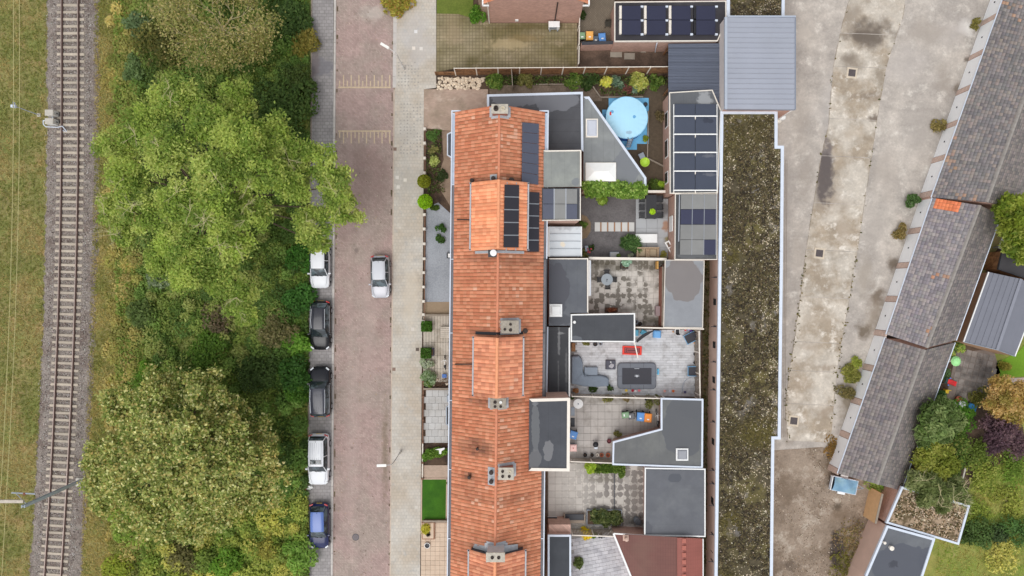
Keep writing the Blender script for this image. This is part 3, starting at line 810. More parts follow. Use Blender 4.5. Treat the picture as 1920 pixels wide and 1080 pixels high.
YB = [14.66, 8.7, 2.45, -3.75, -9.4, -15.2, -21.0, -27.0]
LBL = ['north end terraced house with black solar panels on its rear roof slope', 'terraced house with a bright orange raised roof and two solar strips',
       'terraced house with an unbroken orange roof and a mossy three-pot chimney', 'terraced house with a raised ridge roof between two grey chimneys',
       'terraced house with a black flat dormer breaking through the rear slope', 'terraced house with a four-pot chimney and two small roof vents',
       'southmost terraced house with a white double chimney on its raised roof']
houses = []
for i in range(7):
    y1, y0 = YB[i], YB[i + 1]
    yc = (y0 + y1) / 2
    hs = thing('terraced_house', LBL[i], 'house', (rx(yc), yc, 0), 0, 'terraced houses in the row')
    houses.append(hs)
    xl = lambda y: rx(y) - HALF; xr_ = lambda y: rx(y) + HALF
    ov = 0.22
    # walls
    poly = [(xl(y0) + ov, y0), (xr_(y0) - ov, y0), (xr_(y1) - ov, y1), (xl(y1) + ov, y1)]
    w = MB().prism(poly, 0, EAVE - .1)
    ya = y1 - .02
    if i == 0:
        w.add([(xl(ya) + ov, ya, EAVE - .1), (xr_(ya) - ov, ya, EAVE - .1), (rx(ya), ya, RIDGE - .15), (xl(ya) + ov, ya - .3, EAVE - .1), (xr_(ya) - ov, ya - .3, EAVE - .1), (rx(ya), ya - .3, RIDGE - .15)], [(0, 1, 2), (5, 4, 3), (0, 2, 5, 3), (2, 1, 4, 5)])
    obj('wall', w, m_brick, hs)
    # roof deck and tiles
    top = 0.05
    deck = MB().grid([[(xl(y0), y0, EAVE), (rx(y0), y0, RIDGE), (xr_(y0), y0, EAVE)], [(xl(y1), y1, EAVE), (rx(y1), y1, RIDGE), (xr_(y1), y1, EAVE)]])
    deck.grid([[(xl(y0), y0, EAVE - .12), (rx(y0), y0, RIDGE - .12), (xr_(y0), y0, EAVE - .12)], [(xl(y1), y1, EAVE - .12), (rx(y1), y1, RIDGE - .12), (xr_(y1), y1, EAVE - .12)]])
    roof = obj('roof', deck, m_wood, hs)
    yt = y1 + (0.12 if i == 0 else 0)
    nu = int(round((yt - y0) / 0.29)); nv = 13
    wf = weather(i * 10 + 3)
    o = tile_field('roof_tiles', [(xl(y0), y0, EAVE), (xl(yt), yt, EAVE), (rx(yt), yt, RIDGE), (rx(y0), y0, RIDGE)], nu, nv, OR, hs, patchy=wf)
    o2 = tile_field('roof_tiles', [(xr_(y0), y0, EAVE), (xr_(yt), yt, EAVE), (rx(yt), yt, RIDGE), (rx(y0), y0, RIDGE)], nu, nv, [(211, 140, 107), (204, 131, 98), (216, 148, 115), (197, 124, 92)], hs, patchy=wf)  # east slope palette lightened to make up for its weaker light
    # ridge tiles
    rm = MB()
    n = int((yt - y0) / .38)
    for k in range(n):
        ya_, yb_ = y0 + (yt - y0) * k / n, y0 + (yt - y0) * (k + 1.06) / n
        r0, r1 = .095, .085
        rows_ = []
        for yy, rr in ((ya_, r0), (yb_, r1)):
            rows_.append([(rx(yy) + rr * 1.25 * math.cos(t), yy, RIDGE - .03 + rr * 1.2 * math.sin(t)) for t in np.linspace(0.1, math.pi - .1, 6)])
        rm.grid(rows_)
    obj('ridge_tiles', rm, m_ridgetile, hs)
    # gutters
    for sx, nm in ((-1, 'front'), (1, 'rear')):
        e = (xl if sx < 0 else xr_)
        if sx > 0 and i in (4,): continue
        g_ = obj('gutter', MB().bar((e(y0) + sx * .13, y0 + .01, EAVE - .14), (e(y1) + sx * .13, y1 - .01, EAVE - .14), .26, .04), m_gutin if i != 0 else m_gut, hs)
        lip = MB().bar((e(y0) + sx * .28, y0 + .01, EAVE - .16), (e(y1) + sx * .28, y1 - .01, EAVE - .16), .09, .16)
        lip.bar((e(y1) + sx * .02, y1 - .03, EAVE - .14), (e(y1) + sx * .3, y1 - .03, EAVE - .14), .06, .13)
        lo = obj('gutter_lip', lip, m_trim if (sx < 0 or i in (0, 1, 5, 6)) else m_dark, hs)
    if i == 0:
        for sx in (-1, 1):
            e = (xl if sx < 0 else xr_)(y1)
            obj('gutter_end', MB().bar((e + sx * .32, y1 + .2, EAVE - .15), (e - sx * .45, y1 + .2, EAVE - .15), .1, .18).bar((e + sx * .28, y1 + .2, EAVE - .15), (e + sx * .28, y1 - .3, EAVE - .15), .1, .17), m_trim, hs)
    # front door and windows, rear windows
    xf, xb = xl(yc) + ov - .02, xr_(yc) - ov + .02
    def win(x, y, wd, z0, z1):
        sg = -1 if x < rx(y) else 1
        f = obj('window', MB().box(x - .03, x + .03, y - wd / 2, y + wd / 2, z0, z1), m_curtain, hs)
        pn = obj('pane', MB().box(min(x, x + sg * .05), max(x, x + sg * .05), y - wd / 2 + .08, y + wd / 2 - .08, z0 + .08, z1 - .08), m_glass, None)
        pn.data.transform(__import__('mathutils').Matrix.Translation(-hs.location)); pn.parent = f
    win(xf, yc + 1.1, 1.7, 3.3, 4.7); win(xf, yc - 1.4, 1.2, 3.3, 4.7); win(xf, yc + 1.1, 2.0, .9, 2.5)
    win(xb, yc + 1.2, 1.4, 3.4, 4.7); win(xb, yc - 1.2, 1.2, 3.4, 4.7)
    d_ = obj('door', MB().box(xf - .03, xf + .03, yc - 2.1, yc - 1.15, .1, 2.3), M('door_paint' + str(i), C(*((60, 80, 60), (90, 40, 40), (50, 60, 90), (200, 200, 196), (70, 70, 74), (96, 70, 50), (44, 60, 50))[i]), .5, .06), hs)

# raised roofs (roof-top extensions)
def raised(hs, vN, vS, uL, uR, ridge, eave, pal, mr, cap_n=None):
    yN, yS = W(0, vN, eave).y, W(0, vS, eave).y
    yc = (yN + yS) / 2
    xl_ = W(uL, 0, eave).x; xr2 = W(uR, 0, eave).x
    sh = lambda y: SL * (y - yc)
    xm = lambda y: rx(y) + .02
    b = MB()
    rows_ = []
    for y in (yS, yN):
        rows_.append([(xl_ + sh(y) + .12, y, 5.8), (xl_ + sh(y) + .12, y, eave - .05), (xm(y), y, ridge - .05), (xr2 + sh(y) - .12, y, eave - .05), (xr2 + sh(y) - .12, y, 5.8)])
    b.grid(rows_)
    for r in rows_: b.add(r, [(0, 1, 2, 3, 4)])
    up = obj('raised_roof', b, m_dark, hs)
    nu = int(round((yN - yS) / .29)); nv = max(6, int(round(((xr2 - xl_) / 2) / .33)))
    M4 = __import__('mathutils').Matrix.Translation
    for xe in (xl_, xr2):
        o = tile_field('raised_roof_tiles', [(xe + sh(yS), yS - .06, eave), (xe + sh(yN), yN + .06, eave), (xm(yN), yN + .06, ridge), (xm(yS), yS - .06, ridge)], nu, nv, pal, hs, patchy=weather(int(abs(vN)), .3, .12))
    rm = MB(); n = int((yN - yS) / .38)
    for k in range(n):
        ya_, yb_ = yS + (yN - yS) * k / n, yS + (yN - yS) * (k + 1.06) / n
        rm.grid([[(xm(yy) + rr * 1.25 * math.cos(t), yy, ridge - .02 + rr * 1.2 * math.sin(t)) for t in np.linspace(.1, math.pi - .1, 6)] for yy, rr in ((ya_, .11), (yb_, .1))])
    obj('raised_ridge_tiles', rm, mr, hs)
    for xe, s_ in ((xl_, -1), (xr2, 1)):
        gm = MB().bar((xe + sh(yS) + s_ * .1, yS - .05, eave - .1), (xe + sh(yN) + s_ * .1, yN + .05, eave - .1), .12, .1)
        for yy in (yS - .02, yN - .02): gm.bar((xe + s_ * .18, yy, eave - .1), (xe - s_ * .05, yy, eave - .1), .1, .1)
        obj('raised_gutter', gm, m_lead, hs)
    return up
OR2 = [(244, 164, 122), (238, 156, 114), (248, 172, 130), (232, 150, 110)]
raised(houses[1], 343, 468, 884, 988, 8.9, 7.35, OR2, m_ridgelight)
raised(houses[3], 632, 741, 889, 979, 8.7, 7.25, [(228, 154, 118), (216, 142, 108), (234, 162, 126), (206, 134, 104)], m_ridgelight)
raised(houses[6], 1032, 1150, 880, 983, 8.8, 7.25, [(214, 142, 110), (206, 134, 102), (220, 152, 118), (196, 126, 98)], m_ridgelight)

m_potdark = M('pot_dark', C(64, 54, 50), .8, .1); m_potlight = M('pot_cream', C(206, 196, 176), .85, .1)
p = W(937, 203, 8.8); chimney(houses[0], p, 1.2, .62, 6.9, 8.6, m_caplight, [(-.3, 0, .18, .35, m_potdark), (.25, 0, .16, .25, m_potlight)])
p = W(956, 613, 8.4); chimney(houses[2], p, 1.3, .9, 6.8, 8.2, m_capgrey, [(.05, .2, .1, .1, m_potdark), (-.4, -.2, .1, .1, m_potdark), (.05, -.25, .12, .1, m_potdark)])
p = W(934, 757, 8.4); chimney(houses[4], p, 1.15, .75, 6.9, 8.2, m_capgrey, [(-.25, .1, .12, .1, m_potdark), (.2, .1, .11, .16, m_white), (-.25, -.25, .1, .08, m_potdark), (.2, -.25, .1, .08, m_potdark)])
p = W(949, 889, 8.4); chimney(houses[5], p, 1.1, .85, 6.8, 8.25, m_caplight, [(-.28, .2, .11, .1, m_potdark), (.28, .2, .11, .12, m_potlight), (-.28, -.2, .11, .1, m_potdark), (.25, -.2, .11, .1, m_potdark)])
p = W(929, 1046, 9.6); chimney(houses[6], p, 1.35, .62, 7.2, 9.45, m_caplight, [(-.25, 0, .12, .1, m_potdark), (.25, 0, .12, .1, m_potdark)], brick=M('chimney_clad', C(190, 192, 196), .6, .1))
# lead apron by the southern chimney
ap = MB()
for s_ in (-1, 1):
    a = WR(929 + s_ * 16, 1030, roofz, .12); b = WR(929 + s_ * 42, 1027, roofz, .12)
    ap.add([(a.x, a.y + .35, roofz(a.x, 0) + .12), (b.x, b.y + .35, roofz(b.x, 0) + .12), (b.x, b.y - .35, roofz(b.x, 0) + .3), (a.x, a.y - .35, roofz(a.x, 0) + .3)], [(0, 1, 2, 3)])
obj('lead_apron', ap, m_lead, houses[6])
ap = MB()
a = WR(905, 473, roofz, .1); b = WR(985, 473, roofz, .1)
for x0, x1 in ((W(890, 0, 7.2).x, rx(3)), (rx(3), W(983, 0, 7.2).x)):
    ap.bar((x0, 2.92, roofz(x0, 3) + .08), (x1, 2.92, roofz(x1, 3) + .08), .22, .05)
obj('lead_apron', ap, m_lead, houses[1])
p = WR(925, 474, roofz, 1.2)
obj('flue', MB().lathe((p.x, p.y, p.z - 1.2), [(.14, 0), (.14, 1.0), (.26, 1.02), (.26, 1.18), (.0, 1.24)], 16), m_white, houses[1])
obj('flue_foot', MB().obox((p.x, p.y), .9, .6, p.z - 1.35, p.z - .98), m_dark, houses[1])
def roof_vent(hs, u, v, name='roof_vent', flash=True, s=.3):
    p = WR(u, v, roofz, .2)
    if flash:
        z = p.z
        t = (RIDGE - EAVE) / HALF * (1 if p.x < rx(p.y) else -1)
        q = [(p.x + a * .28, p.y + b * .36, roofz(p.x + a * .28, p.y) + .11) for a, b in ((-1, -1), (1, -1), (1, 1), (-1, 1))]
        obj('vent_flashing', MB().add(q, [(0, 1, 2, 3)]), m_lead, hs)
    obj(name, MB().lathe((p.x, p.y, p.z - .1), [(s * .45, 0), (s * .45, .3), (s * .62, .32), (s * .55, .42), (.02, .45)], 12), m_potdark, hs)
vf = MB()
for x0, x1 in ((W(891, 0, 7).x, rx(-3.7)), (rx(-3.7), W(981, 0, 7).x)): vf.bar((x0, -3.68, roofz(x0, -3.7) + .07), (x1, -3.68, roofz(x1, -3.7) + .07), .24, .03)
obj('valley_shade_strip', vf, m_black, houses[3])  # black strip stands in for the shaded gap beside the raised roof
roof_vent(houses[0], 925, 335); roof_vent(houses[5], 921, 885); roof_vent(houses[5], 921, 902)
roof_vent(houses[0], 885, 339, flash=False); roof_vent(houses[0], 959, 339, flash=False, s=.4); roof_vent(houses[2], 985, 620, flash=False, s=.35); roof_vent(houses[5], 880, 894, flash=False, s=.25); roof_vent(houses[4], 895, 841, flash=False, s=.2)
# dark rain pipe lines on the front slope below the raised roofs
for hs, v, u0, u1 in ((houses[1], 412, 857, 882), (houses[3], 683, 853, 888)):
    a, b = WR(u0, v, roofz, .12), WR(u1, v, roofz, .12)
    obj('rain_pipe', MB().tube(a, b, .05), m_potdark, hs)

# ---------------------------------------------------------------- flat-roofed extensions and sheds
def inset(poly, d):
    n = len(poly); out = []
    area = sum(poly[i][0] * poly[(i + 1) % n][1] - poly[(i + 1) % n][0] * poly[i][1] for i in range(n))
    sg = 1 if area > 0 else -1
    for i in range(n):
        a, b, c = Vector(poly[i - 1][:2]), Vector(poly[i][:2]), Vector(poly[(i + 1) % n][:2])
        e1 = (b - a).normalized(); e2 = (c - b).normalized()
        n1 = Vector((-e1.y, e1.x)) * sg; n2 = Vector((-e2.y, e2.x)) * sg
        m_ = (n1 + n2); m_ = m_ / max(.3, m_.dot(n1)) if m_.length > 1e-6 else n1
        out.append(tuple(b + m_ * d))
    return out
def flat_building(name, label, cat, poly, h, m_roof, m_wall, m_cop, cw=0.22, edges=None, group=None, lip=0.1, z0=0.0, wi=.05):
    pw = [W(u, v, h + lip)[:2] for u, v in poly]
    cx = sum(p[0] for p in pw) / len(pw); cy = sum(p[1] for p in pw) / len(pw)
    t = thing(name, label, cat, (cx, cy, z0), 0, group)
    obj('wall', MB().prism(inset(pw, wi), z0, h - .04), m_wall, t)
    obj('roof', MB().prism(inset(pw, .012), h - .035, h), m_roof, t)
    n = len(pw)
    ins = inset(pw, cw)
    for i in range(n):
        if edges is not None and i not in edges: continue
        a, b, c, d = pw[i], pw[(i + 1) % n], ins[(i + 1) % n], ins[i]
        obj('coping', MB().prism([a, b, c, d], h - .12, h + lip + (i % 2) * .003), m_cop, t)
    return t
def roofmat(name, col, spots=None, seams=None, rough=.75, var=.07):
    col = (col[0] * .9, col[1] * .895, col[2] * .88)
    return M(name, C(*col), rough, var * 1.5, .8, col2=C(col[0] * 1.1, col[1] * 1.1, col[2] * 1.08), c2s=.35, c2t=(.48, .66), fine=.04, fs=20, spots=spots, lines=seams)
def skylight(t, u0, v0, u1, v1, h, frame=m_offwhite, glass=None, dz=.22):
    a, b = W(u0, v1, h), W(u1, v0, h)
    f = obj('skylight', MB().bbox(a.x, b.x, a.y, b.y, h, h + dz - .05, .03), frame, t)
    g_ = obj('dome', MB().bbox(a.x + .1, b.x - .1, a.y + .1, b.y - .1, h + dz - .06, h + dz + .06, .12), glass or M('dome_glass', C(198, 202, 212), .25, .05), None)
    g_.data.transform(__import__('mathutils').Matrix.Translation(-t.location)); g_.parent = f

# house 1
flat_building('rear_extension', 'dark flat-roofed extension wrapping the north gable with pale blue coping', 'extension', [(913, 177), (1093, 172), (1094, 284), (948, 284), (925, 230), (913, 215)], 3.0,
              roofmat('roof_felt_1', (88, 89, 95), [spot(965, 186, 45, 15, (116, 117, 122), .06, .85, 3), spot(1040, 185, 42, 26, (116, 117, 122), .06, .85, 3)], [(1, 1.05, .025, .8)]), m_brick, m_trim, .2, (0, 1, 5))
t = flat_building('garden_extension', 'triangular grey flat roof with skylight and white roof lantern beside the pool', 'extension', [(1094, 181), (1105, 181), (1212, 333), (1212, 357), (1094, 357)], 2.7,
              roofmat('roof_felt_2', (146, 150, 153), [spot(1170, 318, 26, 34, (118, 121, 126), .06, .8, 2.7)], [(0, 1.0, .025, .82)]), m_brick, m_trim, .2, (0, 1, 2))
skylight(t, 1098, 223, 1121, 258, 2.7)
a, b = W(1098, 340, 2.9), W(1155, 305, 2.9)
f = obj('roof_lantern', MB().box(a.x, b.x, a.y, b.y, 2.7, 2.95), m_offwhite, t)
x0, x1, y0, y1 = a.x + .03, b.x - .03, a.y + .03, b.y - .03
lm = MB().add([(x0, y0, 2.95), (x1, y0, 2.95), (x1, y1, 2.95), (x0, y1, 2.95), (x0 + .7, (y0 + y1) / 2, 3.3), (x1 - .7, (y0 + y1) / 2, 3.3)], [(0, 1, 5, 4), (2, 3, 4, 5), (1, 2, 5), (3, 0, 4)])
obj('lantern_glazing', lm, M('lantern_white', C(246, 246, 242), .35, .03), t)
flat_building('two_storey_annex', 'tall grey flat-roofed annex at the rear eaves of the north end house', 'annex', [(1019, 282), (1090, 281), (1090, 350), (1019, 351)], 5.65,
              roofmat('roof_felt_3', (152, 156, 155), [spot(1079, 341, 8, 8, (122, 126, 130), .15, .8, 5.65)], [(0, 1.1, .025, .88)]), m_brick, m_offwhite, .1, (0, 1), z0=0)
# house 2
t2 = flat_building('solar_annex', 'tall flat-roofed annex carrying six solar panels at the rear eaves', 'annex', [(1016, 352), (1089, 352), (1089, 413), (1016, 414)], 5.6, roofmat('roof_felt_4', (92, 94, 100)), m_brick, m_offwhite, .08, (1, 2))
gp = thing('glass_canopy', 'pale translucent veranda roof behind the house with the orange raised roof', 'canopy', W(1058, 452, 0), 0)
q = [W(1028, 425, 2.9), W(1090, 425, 2.6), W(1090, 481, 2.6), W(1028, 481, 2.9)]
m_poly = M('polycarbonate', C(214, 220, 224), .25, .05, 1.0, spots=[spot(1060, 420, 40, 12, (150, 152, 158), .5, .6, 2.8), spot(1055, 458, 6, 5, (238, 226, 204), .3, .9, 2.8)])
n = 4
for k in range(n):
    tA, tB = k / n, (k + 1) / n
    a, b, c, d = bil(q, 0, tA), bil(q, 1, tA), bil(q, 1, tB - .012), bil(q, 0, tB - .012)
    obj('roof_sheet', MB().add([a, b, c, d], [(0, 1, 2, 3)]).add([a - Vector((0, 0, .02)), b - Vector((0, 0, .02)), c - Vector((0, 0, .02)), d - Vector((0, 0, .02))], [(3, 2, 1, 0)]), m_poly, gp)
    obj('glazing_bar', MB().bar(d, c, .06, .05), M('bar_grey', C(168, 174, 180), .5, .05), gp)
obj('beam', MB().bar(q[0], q[3], .25, .1), m_white, gp)
obj('beam', MB().bar(q[1], q[2], .1, .08), m_white, gp)
for uv in ((1089, 428), (1089, 478)):
    p = W(*uv, 2.6); obj('post', MB().box(p.x - .05, p.x + .05, p.y - .05, p.y + .05, 0, 2.6), m_white, gp)
# house 3
t = flat_building('rear_extension', 'blue-grey flat-roofed extension with a wet patch and square white skylight', 'extension', [(1029, 484), (1103, 484), (1103, 587), (1070, 587), (1070, 611), (1029, 611)], 3.0,
              roofmat('roof_felt_5', (106, 110, 119), [spot(1042, 545, 26, 52, (84, 85, 92), .05, .9, 3), spot(1030, 515, 20, 20, (86, 87, 94), .05, .9, 3), spot(1050, 600, 24, 12, (82, 84, 90), .2, .8, 3)], [(0, .95, .025, .92)]), m_brick, m_offwhite, .1, (0, 1))
skylight(t, 1030, 570, 1054, 594, 3.0, m_white, m_white, .2)
a = W(1105, 488, 2.4); b = W(1105, 555, 2.4)
aw = thing('awning_cassette', 'narrow white awning cassette above the mossy slab yard', 'awning', (a.x, (a.y + b.y) / 2, 2.4)); 
obj('cassette', MB().box(a.x - .14, a.x + .08, b.y, a.y, 2.3, 2.5), m_white, aw)
obj('front_bar', MB().box(a.x + .085, a.x + .14, b.y + .03, a.y - .03, 2.32, 2.44), m_trim, aw)
t = flat_building('rear_extension', 'dark rectangular flat roof edged white with a small round white vent', 'extension', [(1070, 589), (1191, 587), (1191, 642), (1070, 641)], 2.8,
              roofmat('roof_felt_6', (82, 85, 92), [spot(1080, 636, 14, 6, (110, 114, 120), .1, .7, 2.8)], [(0, 1.2, .03, .93)]), m_brick, m_white, .12)
p = W(1077, 604, 2.9); obj('vent', MB().lathe((p.x, p.y, 2.8), [(.1, 0), (.1, .15), (.14, .16), (.12, .24), (.02, .26)], 12), m_white, t)
# house 4
t = flat_building('rear_extension', 'narrow black bitumen roof strip along the rear wall behind the raised roof', 'extension', [(1028, 613), (1069, 613), (1069, 745), (1028, 742)], 2.85,
              roofmat('roof_felt_7', (70, 71, 76), [spot(1048, 640, 3, 30, (150, 150, 150), .5, .5, 2.85), spot(1052, 625, 8, 3, (160, 160, 160), .4, .5, 2.85), spot(1062, 690, 3, 40, (130, 130, 130), .5, .4, 2.85), spot(1047, 720, 2, 50, (130, 130, 130), .5, .4, 2.85)], [(1, 1.9, .03, .85)]), m_brick, m_white, .13, (1,))
a, b = W(1027, 613, 3.0), W(1025, 745, 3.0)
obj('rain_gutter', MB().bar((a.x, a.y, 2.86), (b.x, b.y, 2.86), .12, .12), m_trim, t)
# house 5: box dormer
t = flat_building('box_dormer', 'black flat-roofed box dormer with thick cream border across the rear eaves', 'dormer', [(992, 748), (1069, 746), (1068, 884), (991, 883)], 6.6,
              roofmat('roof_felt_8', (82, 85, 93), [spot(1028, 845, 10, 20, (124, 124, 126), .08, .8, 6.6), spot(1004, 800, 8, 50, (112, 114, 116), .1, .7, 6.6), spot(1003, 862, 12, 22, (112, 112, 114), .1, .7, 6.6), spot(1004, 756, 8, 6, (120, 122, 126), .2, .7, 6.6)], [(0, 1.0, .03, .88)]), m_brick, m_offwhite, .24, (0, 1, 2))
# house 7
t = flat_building('rear_extension', 'charcoal flat-roofed extension with white edge behind the southmost house', 'extension', [(1027, 1003), (1071, 1003), (1071, 1180), (1027, 1180)], 2.9, roofmat('roof_felt_9', (72, 76, 84)), m_brick, m_trim, .16)

# sheds at the back of the plots
m_shedwall = M('shed_brick', C(200, 164, 150), .9, .1, 1.0, brick=BRW)
flat_building('garden_shed', 'pale grey flat-roofed shed with a big brown puddle on top', 'shed', [(1247, 487), (1321, 488), (1318, 615), (1244, 614)], 2.5,
              roofmat('roof_felt_10', (156, 160, 168), [spot(1281, 524, 38, 40, (126, 119, 116), .05, .85, 2.5, .15)], None, .6), m_shedwall, m_offwhite, .05, wi=.3)
t = flat_building('garden_shed', 'angular dark flat-roofed shed with pale coping and a square white skylight', 'shed', [(1239, 746), (1319, 748), (1318, 878), (1148, 872), (1149, 828), (1239, 804)], 2.4,
              roofmat('roof_felt_11', (116, 118, 120), [spot(1283, 805, 42, 55, (92, 94, 98), .05, .9, 2.6), spot(1300, 765, 26, 24, (92, 94, 98), .06, .85, 2.6)], [(0, 1.0, .025, .93)]), m_shedwall, m_trim, .15, (0, 1, 2, 3, 4, 5), wi=.34)
skylight(t, 1267, 840, 1290, 863, 2.4, m_white, M('dome_grey', C(150, 152, 158), .3, .05))
flat_building('garden_shed', 'square dark grey flat-roofed shed with white rim and one rounded dark patch', 'shed', [(1209, 877), (1323, 879), (1323, 1007), (1208, 1005)], 2.5,
              roofmat('roof_felt_12', (110, 113, 121), [spot(1267, 898, 13, 9, (84, 87, 94), .1, .9, 2.8), spot(1212, 995, 14, 16, (86, 88, 94), .1, .8, 2.8), spot(1266, 880, 60, 4, (84, 86, 92), .3, .7, 2.8)], [(1, 1.6, .03, .94)]), m_shedwall, m_white, .1, wi=.36)
# red roofed shed
t = thing('red_roof_shed', 'garden shed with a dark red sheet roof and a lighter red ridge strip', 'shed', W(1240, 1060, 0), 0)
pts = {'A': W(1150, 1000, 2.4), 'B': W(1282, 1008, 3.1), 'C': W(1318, 1010, 2.6)}
A, B_, Cc = pts['A'], pts['B'], pts['C']
A2, B2, C2 = W(1215, 1160, 2.4), W(1282, 1160, 3.1), W(1318, 1160, 2.6)
obj('wall', MB().prism([(A.x + .1, A.y - .1), (Cc.x - .1, Cc.y - .1), (C2.x - .1, C2.y), (A2.x + .1, A2.y)], 0, 2.35), m_shedwall, t)
m_red1 = M('red_sheet_dark', C(112, 70, 62), .6, .1, .8, fine=.04, lines=[(0, .22, .03, .86), (1, .35, .03, .9)], spots=[spot(1205, 1040, 30, 60, (116, 84, 72), .8, .5, 2.6)])
m_red2 = M('red_sheet', C(148, 88, 78), .6, .08, .8, lines=[(0, .22, .03, .9), (1, .35, .03, .92)])
obj('roof_slope', MB().add([A, B_, B2, A2], [(0, 1, 2, 3)]), m_red1, t)
obj('roof_slope', MB().add([B_, Cc, C2, B2], [(0, 1, 2, 3)]), m_red2, t)
rp = MB().bar((B_.x - .3, B_.y, 3.1), (B2.x - .3, B2.y, 3.1), .55, .04)
obj('ridge_strip', rp, m_red2, t)
for k in range(12):
    y = B_.y - .25 - k * .62
    obj('ridge_cap', MB().bbox(B_.x - .16, B_.x + .2, y - .2, y + .2, 3.12, 3.2, .03), M('cap_red', C(172, 102, 88), .6, .08) if k == 0 else bpy.data.materials['cap_red'], t)
obj('verge_trim', MB().bar(A, A2, .16, .08), m_white, t)
obj('verge_trim', MB().bar(A, W(1209, 1004, 2.5), .12, .08), m_white, t)
obj('verge_trim', MB().bar(Cc, C2, .08, .08), m_white, t)
p = W(1174, 1010, 2.8); obj('flue', MB().obox((p.x, p.y), .5, .5, 2.5, 2.62).lathe((p.x, p.y, 2.6), [(.14, 0), (.14, .5), (.17, .5), (.02, .58)], 12), M('flue_pale', C(206, 176, 160), .7, .1), t)

# solar sheds
m_panel = M('solar_cells', C(66, 70, 84), .22, .05, .6, spec=.5, rnd=.05)
m_panel_d = M('solar_cells_dark', C(48, 46, 54), .25, .05, .6, spec=.4, rnd=.06)
m_panel_b = M('solar_cells_black', C(82, 86, 102), .22, .05, .6, spec=.5, rnd=.04)
m_panel_navy = M('solar_cells_navy', C(58, 60, 82), .25, .05, .6, rnd=.05)
m_panel_grey = M('solar_cells_dusty', C(132, 132, 130), .5, .07, 1.2, rnd=.06)
m_frame = M('panel_frame', C(160, 164, 170), .4, .05, metal=.4)
def solar(name, label, quad, nu, nv, gu, gv, m, th=.04, rails=None, mrail=None, mats=None, group=None):
    """array of single panels over a quad of world points (A,B lower row .. D,C)"""
    c = sum(quad, Vector()) / 4
    t = thing(name, label, 'solar panels', c, 0, group)
    up = (quad[1] - quad[0]).cross(quad[3] - quad[0]).normalized()
    if up.z < 0: up = -up
    for j in range(nv):
        for i in range(nu):
            s0, s1, t0, t1 = (i + gu / 2) / nu, (i + 1 - gu / 2) / nu, (j + gv / 2) / nv, (j + 1 - gv / 2) / nv
            q = [bil(quad, s0, t0), bil(quad, s1, t0), bil(quad, s1, t1), bil(quad, s0, t1)]
            vv = [p for p in q] + [p + up * th for p in q]
            mm = mats(i, j) if mats else m
            fr = obj('panel', MB().add(vv, [(4, 5, 6, 7), (0, 1, 5, 4), (1, 2, 6, 5), (2, 3, 7, 6), (3, 0, 4, 7)]), mm, t)
    if rails:
        for (sa, ta, sb, tb, w, dz) in rails:
            obj('rail', MB().bar(bil(quad, sa, ta) + up * dz, bil(quad, sb, tb) + up * dz, w, .035), mrail or m_frame, t)
    return t
q = [WR(978, 342, roofz, .16), WR(1009, 347, roofz, .16), WR(1010, 232, roofz, .16), WR(979, 229, roofz, .16)]
solar('solar_array', 'strip of six slate-blue solar panels on the north end roof', q, 1, 6, 0, .04, m_panel_b)
zr2 = lambda x, y: 8.9 - abs(x - rx(y)) * (8.9 - 7.35) / 2.2
q = [WR(944, 465, zr2, .14), WR(972, 465, zr2, .14), WR(973, 346, zr2, .14), WR(946, 345, zr2, .14)]
solar('solar_array', 'five dark solar panels on the bright orange raised roof', q, 1, 5, 0, .09, m_panel_d, rails=[(.0, k / 5, 1, k / 5, .08, .0) for k in (1, 2, 3, 4)] + [(.18, -.04, .18, 0, .06, 0), (.82, -.04, .82, 0, .06, 0), (.18, 1, .18, 1.03, .06, 0), (.82, 1, .82, 1.03, .06, 0)])
q = [WR(989, 473, roofz, .16), WR(1010, 473, roofz, .16), WR(1011, 360, roofz, .16), WR(990, 359, roofz, .16)]
solar('solar_array', 'narrow strip of five dark solar panels along the eave below the raised roof', q, 1, 5, 0, .08, m_panel_d, rails=[(.0, k / 5, 1, k / 5, .08, .0) for k in (1, 2, 3, 4)])
def mt(i, j): return m_panel_grey if (i, j) in ((1, 0), (1, 1), (2, 1)) else m_panel_b
q = [W(1017, 411, 5.8), W(1083, 411, 5.8), W(1083, 354, 5.9), W(1017, 354, 5.9)]
solar('solar_array', 'six solar panels in two rows, half of them dusty grey, on the tall annex', q, 3, 2, .08, .03, m_panel_b, mats=mt, rails=[(k / 3, 0, k / 3, 1, .09, .02) for k in (1, 2)])

t = flat_building('solar_shed', 'flat-roofed garden house with white-framed solar rows, beside the pool plot', 'garden house', [(1255, 173), (1336, 168), (1352, 206), (1346, 362), (1256, 363)], 2.9, roofmat('roof_felt_13', (104, 107, 113), [spot(1322, 184, 14, 16, (158, 160, 162), .3, .8, 2.9)], [(0, 1.0, .03, .9)]), m_brick, m_offwhite, .07)
for (v0, v1) in ((210, 240), (262, 296), (322, 345)):
    a, b = W(1248, v0, 1.6), W(1248, v1, 1.6)
    wx = W(1256, 250, 3.0).x + .04
    f = obj('window', MB().box(wx - .05, wx + .0, b.y, a.y, 1.0, 2.2), m_white, t)
    f2 = obj('pane', MB().box(wx - .07, wx - .02, b.y + .1, a.y - .1, 1.1, 2.1), m_glass, None); f2.data.transform(__import__('mathutils').Matrix.Translation(-t.location)); f2.parent = f
sa = None
vs_rows = [(195, 217), (219, 251), (253, 285), (287, 320), (322, 356)]
t = thing('solar_array', 'five double rows of dark solar panels on a white racking frame', 'solar panels', W(1303, 275, 3.0))
